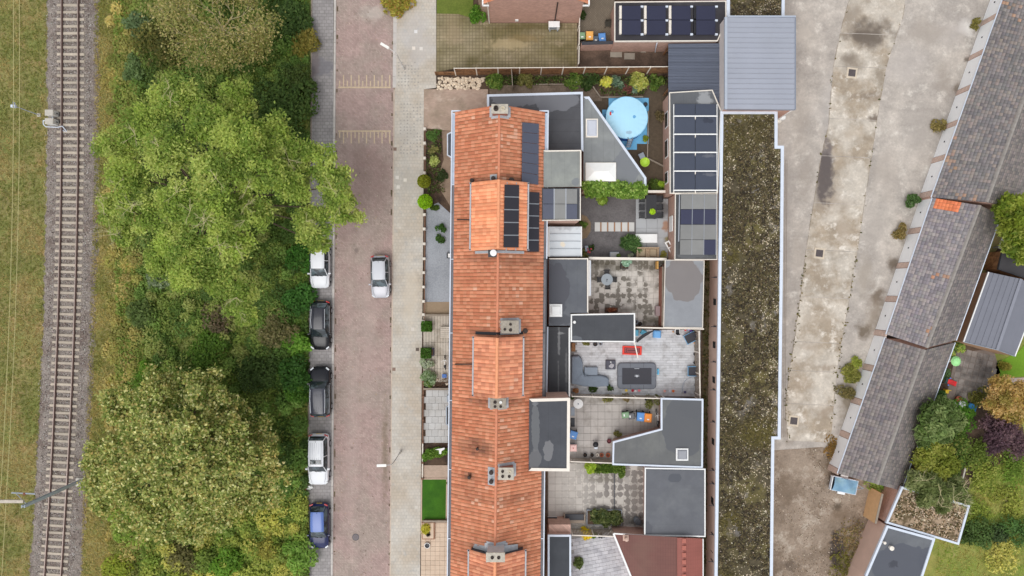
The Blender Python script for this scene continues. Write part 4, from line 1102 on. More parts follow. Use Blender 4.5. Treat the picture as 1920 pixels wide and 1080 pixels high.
for k, (v0, v1) in enumerate(vs_rows):
    for (ua, ub) in ((1264, 1303), (1304, 1343)):
        if k == 0: ua += 1 if ua < 1300 else 0; ub -= 1 if ub > 1340 else 0
        a, b, c, d = W(ua, v1, 3.22), W(ub, v1, 3.22), W(ub, v0, 3.05), W(ua, v0, 3.05)
        obj('panel', MB().add([a, b, c, d, a - Vector((0, 0, .04)), b - Vector((0, 0, .04)), c - Vector((0, 0, .04)), d - Vector((0, 0, .04))], [(0, 1, 2, 3), (4, 5, 1, 0), (5, 6, 2, 1), (7, 4, 0, 3)]), M('solar_cells_slate', C(74, 80, 94), .25, .05, .6, rnd=.06, spots=[spot(1327, 226, 12, 5, (58, 62, 74), .2, .8, 3.1), spot(1330, 292, 14, 4, (110, 112, 120), .4, .7, 3.1), spot(1330, 327, 12, 4, (110, 112, 120), .4, .7, 3.1)]) if (k == 0 and ua < 1300) else bpy.data.materials['solar_cells_slate'], t)
    a, b = W(1262, v1 + 1, 3.2), W(1345, v1 + 1, 3.2)
    obj('rack_beam', MB().bar(a, b, .1, .09), m_white, t)
    for uu in (1263, 1303.5, 1344):
        a, b = W(uu, v1 + 1, 3.15), W(uu, v1 + 8, 2.95)
        obj('rack_leg', MB().bar(a, b, .08, .06), m_offwhite, t)
for uu in (1263, 1344):
    a, b = W(uu, 196, 3.1), W(uu, 357, 3.1); obj('rack_side', MB().bar(a, b, .06, .08), m_white, t)
t = flat_building('solar_shed', 'flat-roofed garden house carrying twelve mixed grey and navy solar panels', 'garden house', [(1266, 363), (1345, 363), (1345, 487), (1265, 487)], 2.85, roofmat('roof_felt_14', (88, 90, 94), [spot(1300, 480, 40, 6, (120, 122, 124), .5, .5, 2.85)]), m_brick, m_offwhite, .06)
wx = W(1265, 420, 2.95).x + .04
a, b = W(1258, 405, 1.6), W(1258, 434, 1.6)
obj('window', MB().box(wx - .07, wx, b.y, a.y, .9, 2.1), m_white, t)
def mt2(i, j): return m_panel_navy if (j == 2 or (j == 0 and i == 2)) else m_panel_grey
q = [W(1274, 478, 3.05), W(1342, 478, 3.05), W(1343, 364, 3.05), W(1276, 364, 3.05)]
solar('solar_array', 'twelve solar panels in a four by three block, most dusty grey, one row navy', q, 3, 4, .06, .03, m_panel_grey, mats=mt2, rails=[(-.03, .22, -.03, 1, .1, .0), (k := 1 / 3, 0, 1 / 3, 1, .05, .01), (2 / 3, 0, 2 / 3, 1, .05, .01), (1, 0, 1, 1, .05, .01)])
# north garage with black roof
t = flat_building('garage', 'brick garage with black roof edged white at the north end', 'garage', [(1152, 3), (1362, 1), (1362, 38), (1346, 77), (1152, 78)], 2.8, roofmat('roof_felt_15', (62, 60, 66), [spot(1300, 20, 50, 20, (82, 80, 84), .6, .5, 2.8)]), m_brick, m_offwhite, .08)
a, b = W(1232, 78, 2.7), W(1228, 95, .2)
obj('rain_pipe', MB().path([(a.x, a.y - .12, 2.7), (a.x, a.y - .2, 2.4), (b.x, a.y - .12, .3)], .05), m_trim, t)
t = thing('solar_array', 'four big dark blue tilted solar panels in black trays on the north garage', 'solar panels', W(1255, 40, 2.9))
for k in range(4):
    ua = 1163 + k * 46.5
    for (va, vb) in ((11, 37), (38, 65)):
        a, b, c, d = W(ua + 3, vb, 3.2), W(ua + 39, vb, 2.98), W(ua + 39, va, 2.98), W(ua + 3, va, 3.2)
        obj('panel', MB().add([a, b, c, d, a - Vector((0, 0, .04)), b - Vector((0, 0, .04)), c - Vector((0, 0, .04)), d - Vector((0, 0, .04))], [(0, 1, 2, 3), (4, 5, 1, 0), (7, 4, 0, 3), (5, 6, 2, 1)]), M('solar_navy2', C(52, 54, 74), .25, .05, .6, rnd=.05) if (k == 0 and va == 11) else bpy.data.materials['solar_navy2'], t)
        e, f_ = W(ua, vb - 1, 2.95), W(ua, va + 1, 2.95)
        obj('tray', MB().bar((e.x, e.y, 2.82), (f_.x, f_.y, 2.82), .2, .3), m_offwhite if k < 3 else m_black, t)
    for vv in (12, 38, 64):
        p = W(ua + 41, vv, 3.0); obj('clamp', MB().bbox(p.x - .12, p.x + .12, p.y - .08, p.y + .08, 2.85, 3.02), m_trim, t)
# flat bay window roofs at the front
for (poly, lb, mm) in (([(838, 251), (851, 244), (851, 299), (838, 291)], 'small bay window roof with pale blue edge at the north end front', (96, 100, 112)), ([(836, 763), (848, 755), (848, 803), (836, 796)], 'small dark bay window roof with zinc edge above the grey slab garden', (84, 82, 86))):
    flat_building('bay_window', lb, 'bay window', poly + [], 2.7, roofmat('bay_felt' + str(poly[0][1]), mm), m_brick, m_trim if poly[0][1] < 400 else m_zinc, .1, (0, 2, 3), 'bay windows')

# ---------------------------------------------------------------- metal sheds
m_blue = M('grey_blue_sheet', C(158, 162, 173), .55, .05, .4, rnd=.02, col2=C(158, 162, 172), c2s=.3)
t = thing('metal_hall', 'tall hall with a pale grey-blue ribbed metal roof at the edge of the yard', 'hall', W(1425, 118, 0))
hz = 4.1
a, b = W(1358, 205, hz), W(1491, 33, hz)
obj('wall', MB().box(a.x + .08, b.x - .05, a.y + .08, b.y - .05, 0, hz - .06), M('hall_wall', C(190, 150, 134), .85, .08, 1.0, brick=BRW), t)
obj('wall_cladding', MB().box(a.x + .0, a.x + .07, a.y + .1, b.y - .1, 2.4, hz - .07), M('cladding_pale', C(214, 206, 202), .7, .06), t)
n = 18
for k in range(n):
    ya, yb = a.y + (b.y - a.y) * k / n, a.y + (b.y - a.y) * (k + 1) / n
    sh = MB().grid([[(a.x + .22, ya + .01, hz + .1), (b.x - .04, ya + .01, hz - .02)], [(a.x + .22, ya + .05, hz + .105), (b.x - .04, ya + .05, hz - .015)], [(a.x + .22, yb - .06, hz + .115), (b.x - .04, yb - .06, hz - .0)], [(a.x + .22, yb - .045, hz + .15), (b.x - .04, yb - .045, hz + .03)], [(a.x + .22, yb - .015, hz + .15), (b.x - .04, yb - .015, hz + .03)], [(a.x + .22, yb, hz + .1), (b.x - .04, yb, hz - .02)]])
    obj('roof_sheet', sh, m_blue, t)
obj('roof_edge', MB().box(a.x, a.x + .215, a.y, b.y, hz - .1, hz + .16), M('edge_blue', C(172, 180, 192), .5, .04), t)
obj('roof_edge', MB().box(a.x + .22, b.x, b.y + .002, b.y + .12, hz - .1, hz + .16), bpy.data.materials['edge_blue'], t)
obj('roof_edge', MB().box(b.x - .035, b.x + .06, a.y, b.y, hz - .16, hz + .02), M('edge_dark', C(130, 138, 150), .4, .04), t)
obj('roof_edge', MB().box(a.x + .22, b.x, a.y - .06, a.y - .002, hz - .14, hz + .0), bpy.data.materials['edge_dark'], t)
pp = W(1462, 222, .2); q_ = W(1487, 203, hz - .3)
obj('rain_pipe', MB().path([q_, (q_.x, q_.y - .1, hz - .6), (q_.x, q_.y - .1, .2)], .06), m_white, t)
pl = W(1463, 221)
t = thing('gravel_bag', 'white rubble bag at the foot of the metal hall corner', 'bag', pl)
obj('sack', MB().blob((pl.x, pl.y, .3), .42, .3, .34, 12, 7, .12), m_white, t, smooth=True)
obj('spill', MB().blob((pl.x - .3, pl.y - .2, .06), .45, .3, .12, 10, 5, .2), m_offwhite, t, smooth=True)
t = thing('carport', 'dark slate-blue corrugated carport roof between the garage and the pool plot', 'carport', W(1305, 140, 0))
a, b = W(1253, 208, 2.55), W(1357, 82, 2.55)
m_cor = M('corrugated_blue', C(104, 110, 124), .5, .06, .6, spec=.3, lines=[(1, .62, .06, .8)])
n = 44; rows_ = []
for k in range(n * 4 + 1):
    y = a.y + (b.y - a.y) * k / (n * 4); z = 2.55 + .035 * math.sin(math.pi / 2 * k) + (.03 if (k // 4) % 5 == 0 and k % 4 in (1, 2) else 0)
    rows_.append([(a.x, y, z), (b.x, y, z + .12)])
obj('roof_sheet', MB().grid(rows_), m_cor, t)
for uv in ((1255, 86), (1255, 165), (1354, 86)):
    p = W(*uv, 2.5); obj('post', MB().box(p.x - .06, p.x + .06, p.y - .06, p.y + .06, 0, 2.5), m_wood, t)
obj('screws', MB(), m_trim, t) if False else None
sc_ = MB()
for uu in (1275, 1290, 1306, 1322, 1338):
    for vv in range(90, 166, 11):
        p = W(uu, vv, 2.65); sc_.obox((p.x, p.y), .07, .05, 2.56, 2.66)

# ---------------------------------------------------------------- long building with the mossy gravel roof
m_mossbase = M('mossy_gravel', C(84, 76, 58), .95, .2, 1.2, col2=C(98, 90, 54), c2s=.3, c2t=(.46, .62), col3=C(120, 114, 108), c3s=.45, c3t=(.56, .64), fine=.3, fs=5, bump=(5, .9, .06))
def moss_building(name, label, poly, h, edges, npeb, cw=.26):
    t = flat_building(name, label, 'industrial building', poly, h, m_mossbase, M('pinkish_wall', C(208, 180, 164), .9, .08, .8, fine=.05) if 'pinkish_wall' not in bpy.data.materials else bpy.data.materials['pinkish_wall'], m_trim, cw, edges, lip=.12)
    pw = inset([W(u, v, h)[:2] for u, v in poly], .35)
    xs = [p[0] for p in pw]; ys = [p[1] for p in pw]
    def sc(n):
        x = RNG.uniform(min(xs), max(xs), n); y = RNG.uniform(min(ys), max(ys), n); k = inpoly_np(x, y, pw); return x[k], y[k]
    x, y = sc(npeb)
    frac = (x - min(xs)) / (max(xs) - min(xs))
    dens = fnoise(x + 40, y + 90, 1.3, 5) * .3 + fnoise(x + 40, y + 90, .3, 6) * .5 + .3 * frac ** 2
    k = (dens > .5) | (RNG.random(len(x)) < .14); x, y = x[k], y[k]
    leaves('gravel', np.stack([x, y, np.full(len(x), h + .05)], 1), .09, pick([(188, 174, 148), (160, 147, 120), (212, 200, 176), (136, 124, 98)], len(x), .18), m_peb, t, up=1.2, asp=1.4, kind='stuff')
    x, y = sc(npeb * 2)
    d2 = fnoise(x + 40, y + 90, .5, 9) * .6 + fnoise(x + 40, y + 90, 2.2, 10) * .5
    k = d2 > .48; x, y = x[k], y[k]
    c = pick([(80, 71, 52), (92, 83, 58), (66, 59, 46), (104, 94, 68), (56, 50, 42)], len(x), .2)
    gz = np.clip((fnoise(x + 7, y + 70, 2.6, 15) - .5) * 3, 0, 1)[:, None]; c = (c * (1 - .5 * gz) + np.array(C(104, 96, 44)) * .5 * gz) * 1.1
    leaves('moss', np.stack([x, y, h + .03 + RNG.random(len(x)) * .06], 1), .17, c, m_peb, t, up=1.2, asp=1.2, kind='stuff')
    return t
mh = 2.95
t = moss_building('mossy_roof_building', 'very long low building with brown mossy gravel roof and pale blue coping', [(1351, 208), (1458, 208), (1458, 273), (1470, 273), (1468, 500), (1464, 824), (1452, 824), (1450, 1000), (1447, 1300), (1337, 1300), (1341, 1000), (1346, 600), (1349, 360)], mh, None, 15000)
for v in (520, 612, 678, 730, 790, 880, 905, 945, 1000, 1050):
    p = W(1343 - (v - 520) * .011, v, 2.0)
    xw = W(1346 - (v - 600) * .0115, v, mh + .12).x + .05
    obj('wall_bracket', MB().tube((xw - .45, p.y, 2.35), (xw + .02, p.y, 2.35), .03).box(xw - .06, xw + .01, p.y - .05, p.y + .05, 1.7, 2.5), m_dark, t)
for v in (560, 640, 705, 820, 930, 1030):
    p0, p1 = W(1340, v, 1.5), W(1340, v + 12, 1.5)
    xw = W(1346 - (v - 600) * .0115, v, mh + .12).x + .05
    obj('window', MB().box(xw - .03, xw + .05, p1.y, p0.y, 1.5, 2.3), m_glass, t)
moss_building('mossy_roof_building', 'small northern stretch of mossy gravel roof behind the black garage', [(1363, -120), (1473, -120), (1471, 40), (1363, 40)], mh, None, 2600)

# ---------------------------------------------------------------- garage row on the east side (turned)
m_gwhite = M('garage_door_white', C(250, 251, 252), .45, .02, 1.0)
m_slate = M('roof_slate', (.2, .2, .2), .8, .08, 1.0, attr=True, fine=.06, fs=10)
def garage(label, we, rg, ee, hw, hr, he, vps, cells, palW, palE, rec=None, south=False, doors=True):
    """we/rg/ee: north and south ends of west eave, ridge, east eave"""
    A, B_ = W(*we[0], hw), W(*we[1], hw)
    R0, R1 = W(*rg[0], hr), W(*rg[1], hr)
    E0, E1 = W(*ee[0], he), W(*ee[1], he)
    c = (A + B_ + E0 + E1) / 4
    t = thing('garage_row', label, 'garages', (c.x, c.y, 0), 0, 'garage row')
    d = (B_ - A).normalized(); nrm = Vector((d.y, -d.x, 0))
    if nrm.x > 0: nrm = -nrm                       # towards the yard
    ins = .14
    wa, wb = A - nrm * ins, B_ - nrm * ins
    ea, eb = E0 + nrm * ins, E1 + nrm * ins
    body = MB().prism([tuple(wa)[:2], tuple(wb)[:2], tuple(eb)[:2], tuple(ea)[:2]], 0, min(hw, he) - .1)
    for (a_, r_, e_) in ((wa, R0, ea), (wb, R1, eb)):
        body.add([(a_.x, a_.y, hw - .12), (r_.x, r_.y, hr - .1), (e_.x, e_.y, he - .12)], [(0, 1, 2)])
    obj('wall', body, m_brick, t)
    dk = MB().grid([[tuple(A - Vector((0, 0, .1))), tuple(R0 - Vector((0, 0, .1))), tuple(E0 - Vector((0, 0, .1)))], [tuple(B_ - Vector((0, 0, .1))), tuple(R1 - Vector((0, 0, .1))), tuple(E1 - Vector((0, 0, .1)))]])
    obj('roof', dk, m_dark, t)
    ln = (B_ - A).length; sw = (R0 - A).length; se = (E0 - R0).length
    tile_field('roof_tiles', [A, B_, R1, R0], int(ln / .30), int(sw / .27), palW, t, lift=.02, wave=.006, var=.08, m=m_slate, recolor=rec)
    tile_field('roof_tiles', [E0, E1, R1, R0], int(ln / .30), int(se / .27), palE, t, lift=.022, wave=.006, var=.08, m=m_slate)
    rm = MB(); n = int(ln / .45)
    for k in range(n):
        a_, b2 = R0.lerp(R1, k / n), R0.lerp(R1, (k + 1.04) / n)
        sd = nrm * .16
        rm.grid([[tuple(p + sd - Vector((0, 0, .05))), tuple(p + sd * .5 + Vector((0, 0, .06))), tuple(p - sd * .5 + Vector((0, 0, .06))), tuple(p - sd - Vector((0, 0, .05)))] for p in (a_, b2)])
    obj('ridge_tiles', rm, M('ridge_grey', C(150, 144, 138), .85, .15, 2.0) if 'ridge_grey' not in bpy.data.materials else bpy.data.materials['ridge_grey'], t)
    obj('gutter', MB().bar(A + nrm * .03 - Vector((0, 0, .08)), B_ + nrm * .03 - Vector((0, 0, .08)), .1, .07), m_trim, t)
    obj('gutter', MB().bar(E0 - nrm * .05 - Vector((0, 0, .08)), E1 - nrm * .05 - Vector((0, 0, .08)), .1, .09), m_trim, t)
    if doors:
        for va, vb in zip(vps, vps[1:]):
            # pillar centre line -> parameter along the wall
            def par(v):
                k = (W(0, v, 1.1).y - A.y) / (B_.y - A.y); return k
            k0, k1 = par(va), par(vb)
            pw_ = .3 / ln
            p0, p1 = wa.lerp(wb, k0 + pw_), wa.lerp(wb, k1 - pw_)
            o_ = obj('garage_door', MB().prism([tuple(p0 + nrm * .004)[:2], tuple(p1 + nrm * .004)[:2], tuple(p1 + nrm * .1)[:2], tuple(p0 + nrm * .1)[:2]], .05, hw - .12), m_gwhite, t)
            mid = (p0 + p1) / 2 + nrm * .12
            h_ = MB().obox((mid.x, mid.y), .12, .06, .95, 1.05, math.atan2(d.y, d.x))
            ho = obj('handle', h_, m_black, None); ho.data.transform(__import__('mathutils').Matrix.Translation(-t.location)); ho.parent = o_
            q0 = wa.lerp(wb, k1)
            obj('pillar', MB().obox((q0.x + nrm.x * .05, q0.y + nrm.y * .05), .5, .12, 0, hw - .14, math.atan2(d.y, d.x)), M('pillar_brick', C(216, 190, 176), .9, .1, 1.0, brick=BRW) if 'pillar_brick' not in bpy.data.materials else bpy.data.materials['pillar_brick'], t)
    return t, (A, B_, R0, R1, E0, E1, nrm, d)
PW1 = [(140, 135, 134), (132, 127, 127), (148, 141, 138), (125, 121, 122), (155, 144, 138)]
PW2 = [(158, 150, 150), (147, 141, 145), (167, 158, 155), (138, 132, 136), (152, 146, 146)]
PE = [(144, 135, 131), (134, 126, 124), (152, 142, 137), (124, 118, 117)]
wts = [.2, .2, .15, .16, .13, .12, .04]
def rec1(cols, I, J):
    k = fnoise(I * 1.0, J * 1.0, 9, 3)
    q_ = (k > .62) & (RNG.random(len(I)) < .16)
    cols[q_] = pick([(178, 146, 124), (166, 142, 128)], int(q_.sum()), .12)
    return cols
def rec2(cols, I, J):
    nJ = J.max()
    q_ = (I < 3) & (J < nJ * .62) & (J > nJ * .04)
    cols[q_] = pick([(238, 140, 96), (228, 130, 88)], int(q_.sum()), .08)
    k = fnoise(I, J, 7, 13)
    q2 = (I > I.max() * .5) & (k > .5) & (RNG.random(len(I)) < .3)
    cols[q2] = pick([(178, 142, 120), (156, 132, 120), (192, 146, 116)], int(q2.sum()), .12)
    return cols
garage('taller northern stretch of the slate-roofed garage row with white doors', [(1934, -150), (1747, 370)], [(2030, -120), (1851, 379)], [(2100, -100), (1916, 392)], 2.25, 4.3, 2.6,
       [-95, -30, 36, 102, 168, 233, 297, 364], None, PW1, PE, rec1)
garage('middle stretch of the slate-roofed garage row with an orange tile patch', [(1749, 371), (1662, 627)], [(1838, 385), (1738, 652)], [(1876, 404), (1792, 638)], 2.25, 3.7, 2.3,
       [364, 432, 497, 560, 624], None, PW2, PE, rec2)
garage('southern stretch of the slate-roofed garage row beside the blue trailer', [(1660, 634), (1571, 888)], [(1734, 656), (1645, 908)], [(1790, 642), (1689, 920)], 2.15, 3.5, 2.15,
       [624, 689, 752, 815, 880], None, [(144, 136, 134), (136, 129, 128), (152, 143, 139), (127, 121, 122), (148, 140, 136)], PE, None)
T_ = __import__('mathutils').Matrix.Translation
# ---------------------------------------------------------------- front gardens
m_gravel = M('grey_gravel', C(164, 168, 174), .95, .08, .6, col2=C(142, 146, 152), c2s=.3, fine=.2, fs=9, bump=(10, .5, .03))
m_drive = M('driveway_brick', C(182, 158, 142), .9, .1, .7, col2=C(158, 140, 122), c2s=.4, col3=C(196, 176, 160), c3s=1.0, c3t=(.54, .7), fine=.06, fs=12, brick=dict(w=.22, h=.11, m=.014, mortar=.8, k=.1, rot=ROT))
patch('driveway', [(795, 168), (915, 168), (915, 215), (856, 216), (856, 246), (795, 241)], .13, m_drive)
m_path = M('brown_path', C(150, 130, 112), .92, .12, .8, col2=C(122, 104, 88), c2s=.5, fine=.1, fs=10)
patch('garden_path', [(828, 241), (856, 241), (856, 400), (850, 396), (828, 360), (822, 330), (832, 300)], .10, m_path)
patch('garden_bed', [(797, 241), (830, 243), (832, 300), (826, 330), (840, 352), (838, 372), (797, 372)], .08, m_soil)
patch('gravel_garden', [(800, 388), (822, 380), (850, 405), (856, 410), (856, 566), (797, 566)], .09, m_gravel)
patch('sand_strip', [(795, 566), (856, 566), (856, 590), (794, 590)], .10, M('sandy', C(156, 136, 112), .95, .1, 1.0, fine=.1, fs=10))
m_plank = M('pale_deck', C(200, 190, 176), .85, .12, 2.0, rnd=.09, fine=.05, col2=C(170, 158, 142), c2s=.8)
pt = patch('deck_terrace', [(794, 590), (856, 590), (854, 718), (792, 718)], .06, m_soil)
slabs(pt, [(794, 716), (852, 716), (852, 592), (794, 592)], 11, 5, .02, m_plank, 'deck_plank', .11, .05, stagger=0)
m_slabg = M('grey_slab', C(196, 196, 194), .9, .07, 1.2, rnd=.06, fine=.05, col2=C(178, 176, 172), c2s=.6)
pt = patch('slab_garden', [(793, 730), (854, 730), (852, 832), (791, 832)], .06, m_soil)
slabs(pt, [(792, 830), (851, 830), (852, 731), (793, 731)], 5, 8, .015, m_slabg, 'paving_slab', .11, stagger=.5)
patch('pink_path', [(791, 872), (852, 872), (852, 1000), (789, 1000)], .10, M('pink_pavers', C(190, 168, 150), .9, .1, 1.0, fine=.06, brick=dict(w=.22, h=.11, m=.012, mortar=.82, k=.08)))
m_lawn = M('artificial_lawn', C(62, 108, 24), .95, .12, .6, col2=C(48, 92, 20), c2s=.5, fine=.15, fs=10)
patch('artificial_lawn', [(792, 898), (837, 898), (836, 975), (791, 975)], .125, m_lawn)
m_edge = M('lawn_edge', C(200, 176, 158), .9, .08)
for a, b in (((791, 897), (838, 897)), ((838, 897), (837, 976)), ((791, 897), (790.5, 976))):
    p, q = W(*a), W(*b)
    o = obj('lawn_border', MB().bar((p.x, p.y, .05), (q.x, q.y, .05), .1, .12), m_edge); o['kind'] = 'structure'
m_beige = M('beige_pavers', C(216, 194, 172), .9, .06, 1.0, rnd=.04, fine=.05, col2=C(200, 178, 156), c2s=.5)
pt = patch('beige_terrace', [(789, 980), (852, 980), (850, 1140), (787, 1140)], .07, m_soil)
slabs(pt, [(789, 1138), (851, 1138), (852, 980), (790, 980)], 7, 18, .012, m_beige, 'paving_slab', .115)
# low wall posts along the front
m_post = M('post_white', C(224, 216, 204), .85, .08, 3.0)
t = thing('front_fence', 'low front boundary with square pale posts and brown rails along the gardens', 'fence', W(795, 400, 0))
vps = [241, 268, 296, 324, 402, 429, 457, 485, 511, 538, 565, 590, 603]
for v in vps:
    p = W(796 - (v - 240) * .003 - (1 if v > 500 else 0), v, .6); obj('post', MB().bbox(p.x - .12, p.x + .12, p.y - .12, p.y + .12, .1, .62, .03), m_post, t)
for a, b in zip(vps, vps[1:]):
    if b - a > 40: continue
    p, q = W(797 - (a - 240) * .003, a, .45), W(797 - (b - 240) * .003, b, .45)
    obj('rail', MB().bar((p.x, p.y, .36), (q.x, q.y, .36), .07, .1), M('rail_brown', C(128, 96, 78), .85, .15) if 'rail_brown' not in bpy.data.materials else bpy.data.materials['rail_brown'], t)
t = thing('front_fence', 'low grey-brown edging with rails along the deck and slab front gardens', 'fence', W(793, 780, 0))
m_railb = bpy.data.materials['rail_brown']
for a, b in ((716, 730), (730, 780), (780, 830), (830, 872), (872, 898)):
    p, q = W(793.5 - (a - 700) * .008, a, .3), W(793.5 - (b - 700) * .008, b, .3)
    obj('rail', MB().bar((p.x, p.y, .1), (q.x, q.y, .1), .1, .22), m_railb if a < 830 else m_post, t)
for v in (716, 744, 788, 830, 868, 898):
    p = W(793.5 - (v - 700) * .008, v, .4); obj('post', MB().bbox(p.x - .09, p.x + .09, p.y - .09, p.y + .09, .1, .42, .02), m_railb, t)
for v0, lb in ((729, 'thin brown divider wall between the deck garden and the slab garden'), (977, 'mossy low divider between the artificial lawn and the beige terrace'), (591, 'low planter wall at the north end of the deck garden')):
    p, q = W(794, v0, .4), W(851, v0, .4)
    t = thing('garden_divider', lb, 'low wall', ((p.x + q.x) / 2, p.y, 0))
    obj('wall', MB().bar((p.x, p.y, .05), (q.x, q.y, .05), .12, .4), m_railb if v0 != 591 else m_concrete, t)
    obj('capping', MB().bar((p.x, p.y, .45), (q.x, q.y, .45), .17, .05), m_woodgrey, t)

# ---------------------------------------------------------------- north plot
m_ntiles = M('mossy_tiles', C(150, 138, 110), .92, .16, .7, col2=C(120, 110, 76), c2s=.2, c2t=(.38, .58), col3=C(172, 156, 128), c3s=.5, c3t=(.55, .7), fine=.06, fs=10, brick=dict(w=.3, h=.3, m=.03, mortar=.62, k=.05, off=0.0),
            spots=[spot(1000, 52, 90, 10, (96, 86, 52), .8, .7), spot(850, 60, 26, 40, (162, 142, 112), .8, .4), spot(950, 84, 50, 12, (186, 168, 130), .5, .5), spot(985, 72, 40, 10, (136, 118, 80), .6, .6)])
patch('mossy_terrace', [(818, 26), (900, 26), (916, 44), (1082, 44), (1082, 127), (856, 128), (818, 136)], .09, m_ntiles)
patch('front_grass', [(819, -200), (880, -200), (888, 20), (900, 40), (870, 30), (860, 27), (819, 26)], .11, M('lawn_north', C(104, 116, 48), .95, .15, .8, fine=.2, fs=8, col2=C(88, 104, 36), c2s=.6))
patch('side_path', [(880, -200), (916, -200), (916, 44), (900, 40)], .07, m_path)
m_cob = M('cobbles', C(132, 120, 104), .9, .1, .8, fine=.05, brick=dict(w=.22, h=.11, m=.02, mortar=.6, k=.1, rot=1.57))
patch('cobbled_yard', [(1086, -200), (1152, -200), (1152, 82), (1086, 82)], .08, m_cob)
patch('bare_bed', [(1086, 94), (1250, 94), (1250, 128), (1086, 128)], .06, M('bed_soil', C(102, 84, 72), .95, .2, 1.0, fine=.2, fs=8, col2=C(80, 66, 56), c2s=.6))
sl_ = M('old_slab', C(150, 142, 130), .9, .15, 1.5, rnd=.1)
for (u, v, w_, h_) in ((1155, 103, 22, 10), (1180, 106, 20, 12), (1104, 93, 12, 5), (1160, 95, 10, 5), (1172, 95, 12, 5), (1188, 95, 10, 5), (1206, 96, 10, 6)):
    a, b = W(u - w_ / 2, v + h_ / 2), W(u + w_ / 2, v - h_ / 2)
    o = obj('loose_slab', MB().bbox(a.x, b.x, a.y, b.y, .05, .12), sl_); o.parent = bpy.data.objects['bare_bed']
# north house
t = thing('detached_house', 'brick house with white gutter corners at the top edge, only its south wall showing', 'house', W(1003, -30, 0))
a, b = W(918, 43), W(1085, -200)
eh = 4.8
obj('wall', MB().box(a.x, b.x, a.y, b.y, 0, eh), M('brick_brown', C(200, 160, 144), .9, .1, 1.0, brick=BRW), t)
xm = (a.x + b.x) / 2
gl = MB().add([(a.x, a.y + .01, eh), (b.x, a.y + .01, eh), (xm, a.y + .01, 8.4)], [(0, 1, 2)])
obj('gable', gl, bpy.data.materials['brick_brown'], t)
for xe, s_ in ((a.x - .35, -1), (b.x + .35, 1)):
    tile_field('roof_tiles', [(xe, a.y - .15, eh), (xe, b.y, eh), (xm, b.y, 8.5), (xm, a.y - .15, 8.5)], 40, 14, OR, t)
    obj('gutter', MB().bar((xe + s_ * .08, a.y - .3, eh - .15), (xe + s_ * .08, b.y, eh - .15), .12, .16).bar((xe + s_ * .1, a.y - .3, eh - .15), (xe - s_ * .45, a.y - .3, eh - .15), .1, .16), m_white, t)
p = W(1042, 30, 2.0); obj('rain_pipe', MB().tube((p.x, a.y - .06, .1), (p.x, a.y - .06, eh), .05), m_potdark, t)
p = W(969, 39, .8); obj('vent', MB().bbox(p.x - .15, p.x + .15, a.y - .1, a.y - .01, .6, .95), m_white, t)
obj('corner_pipe', MB().tube((a.x - .02, a.y - .05, .1), (a.x - .02, a.y - .05, eh), .05), m_offwhite, t)
p = W(1039, 45, .9)
t = thing('air_conditioner', 'white outdoor air conditioning unit mounted below the brick gable wall', 'air conditioner', (p.x, p.y, 0))
obj('casing', MB().bbox(-.5, .5, -.3, .25, .35, 1.0, .04), m_white, t, False)
obj('grille', MB().box(-.4, .25, -.32, -.302, .45, .9), m_zinc, t, False)
for s_ in (-.35, .35): obj('foot', MB().box(s_ - .05, s_ + .05, -.4, .25, .08, .34), m_zinc, t, False)
def fence_boards(label, a, b, h, m, n_per=1.9, posts=True, name='board_fence', board=.14, cap=None, group=None):
    """boarded fence from ground point a to b: every panel a part, with its boards as geometry, posts and rails"""
    c = (a + b) / 2
    t = thing(name, label, 'fence', (c.x, c.y, 0), 0, group)
    d = b - a; L_ = d.length; n = max(1, round(L_ / n_per)); d.normalize(); sd = Vector((-d.y, d.x, 0))
    for k in range(n):
        p, q = a + d * (L_ * k / n + .05), a + d * (L_ * (k + 1) / n - .05)
        mb = MB(); nb = max(2, int((q - p).length / board))
        for i in range(nb):
            s0, s1 = p.lerp(q, i / nb), p.lerp(q, (i + .93) / nb)
            z1 = h + random.uniform(-.015, .015); o_ = random.uniform(-.008, .008)
            mb.prism([tuple(s0 - sd * (.012 - o_))[:2], tuple(s1 - sd * (.012 - o_))[:2], tuple(s1 + sd * (.012 + o_))[:2], tuple(s0 + sd * (.012 + o_))[:2]], .08, z1)
        obj('fence_panel', mb, m, t)
        obj('rail', MB().bar((p.x, p.y, h + .018), (q.x, q.y, h + .018), .06, .04), cap or m_offwhite, t)
        if posts:
            obj('post', MB().bbox(p.x - .1, p.x - .01, p.y - .05, p.y + .05, 0, h + .09, .02), cap or m_offwhite, t)
    return t
fence_boards('long brown boarded fence between the mossy terrace and the planted border', W(855, 141), W(1252, 138), 2.0, m_wood)
fence_boards('dark low fence end next to the pavement by the white stones', W(818, 141), W(855, 141), .9, m_wood, cap=m_wood)
fence_boards('pale wire fence running north from the long boarded fence', W(1083, 128), W(1085, 25), 1.2, m_offwhite, 1.9, name='wire_fence', board=.5)
p0, p1 = W(1087, 94), W(1152, 92)
t = thing('garden_wall', 'brick garden wall beside the four bins at the north', 'wall', ((p0.x + p1.x) / 2, p0.y, 0))
obj('wall', MB().bar((p0.x, p0.y, 0), (p1.x, p1.y, 0), .22, 1.75), m_brick, t)
obj('capping', MB().bar((p0.x, p0.y, 1.752), (p1.x, p1.y, 1.752), .28, .05), m_dark, t)
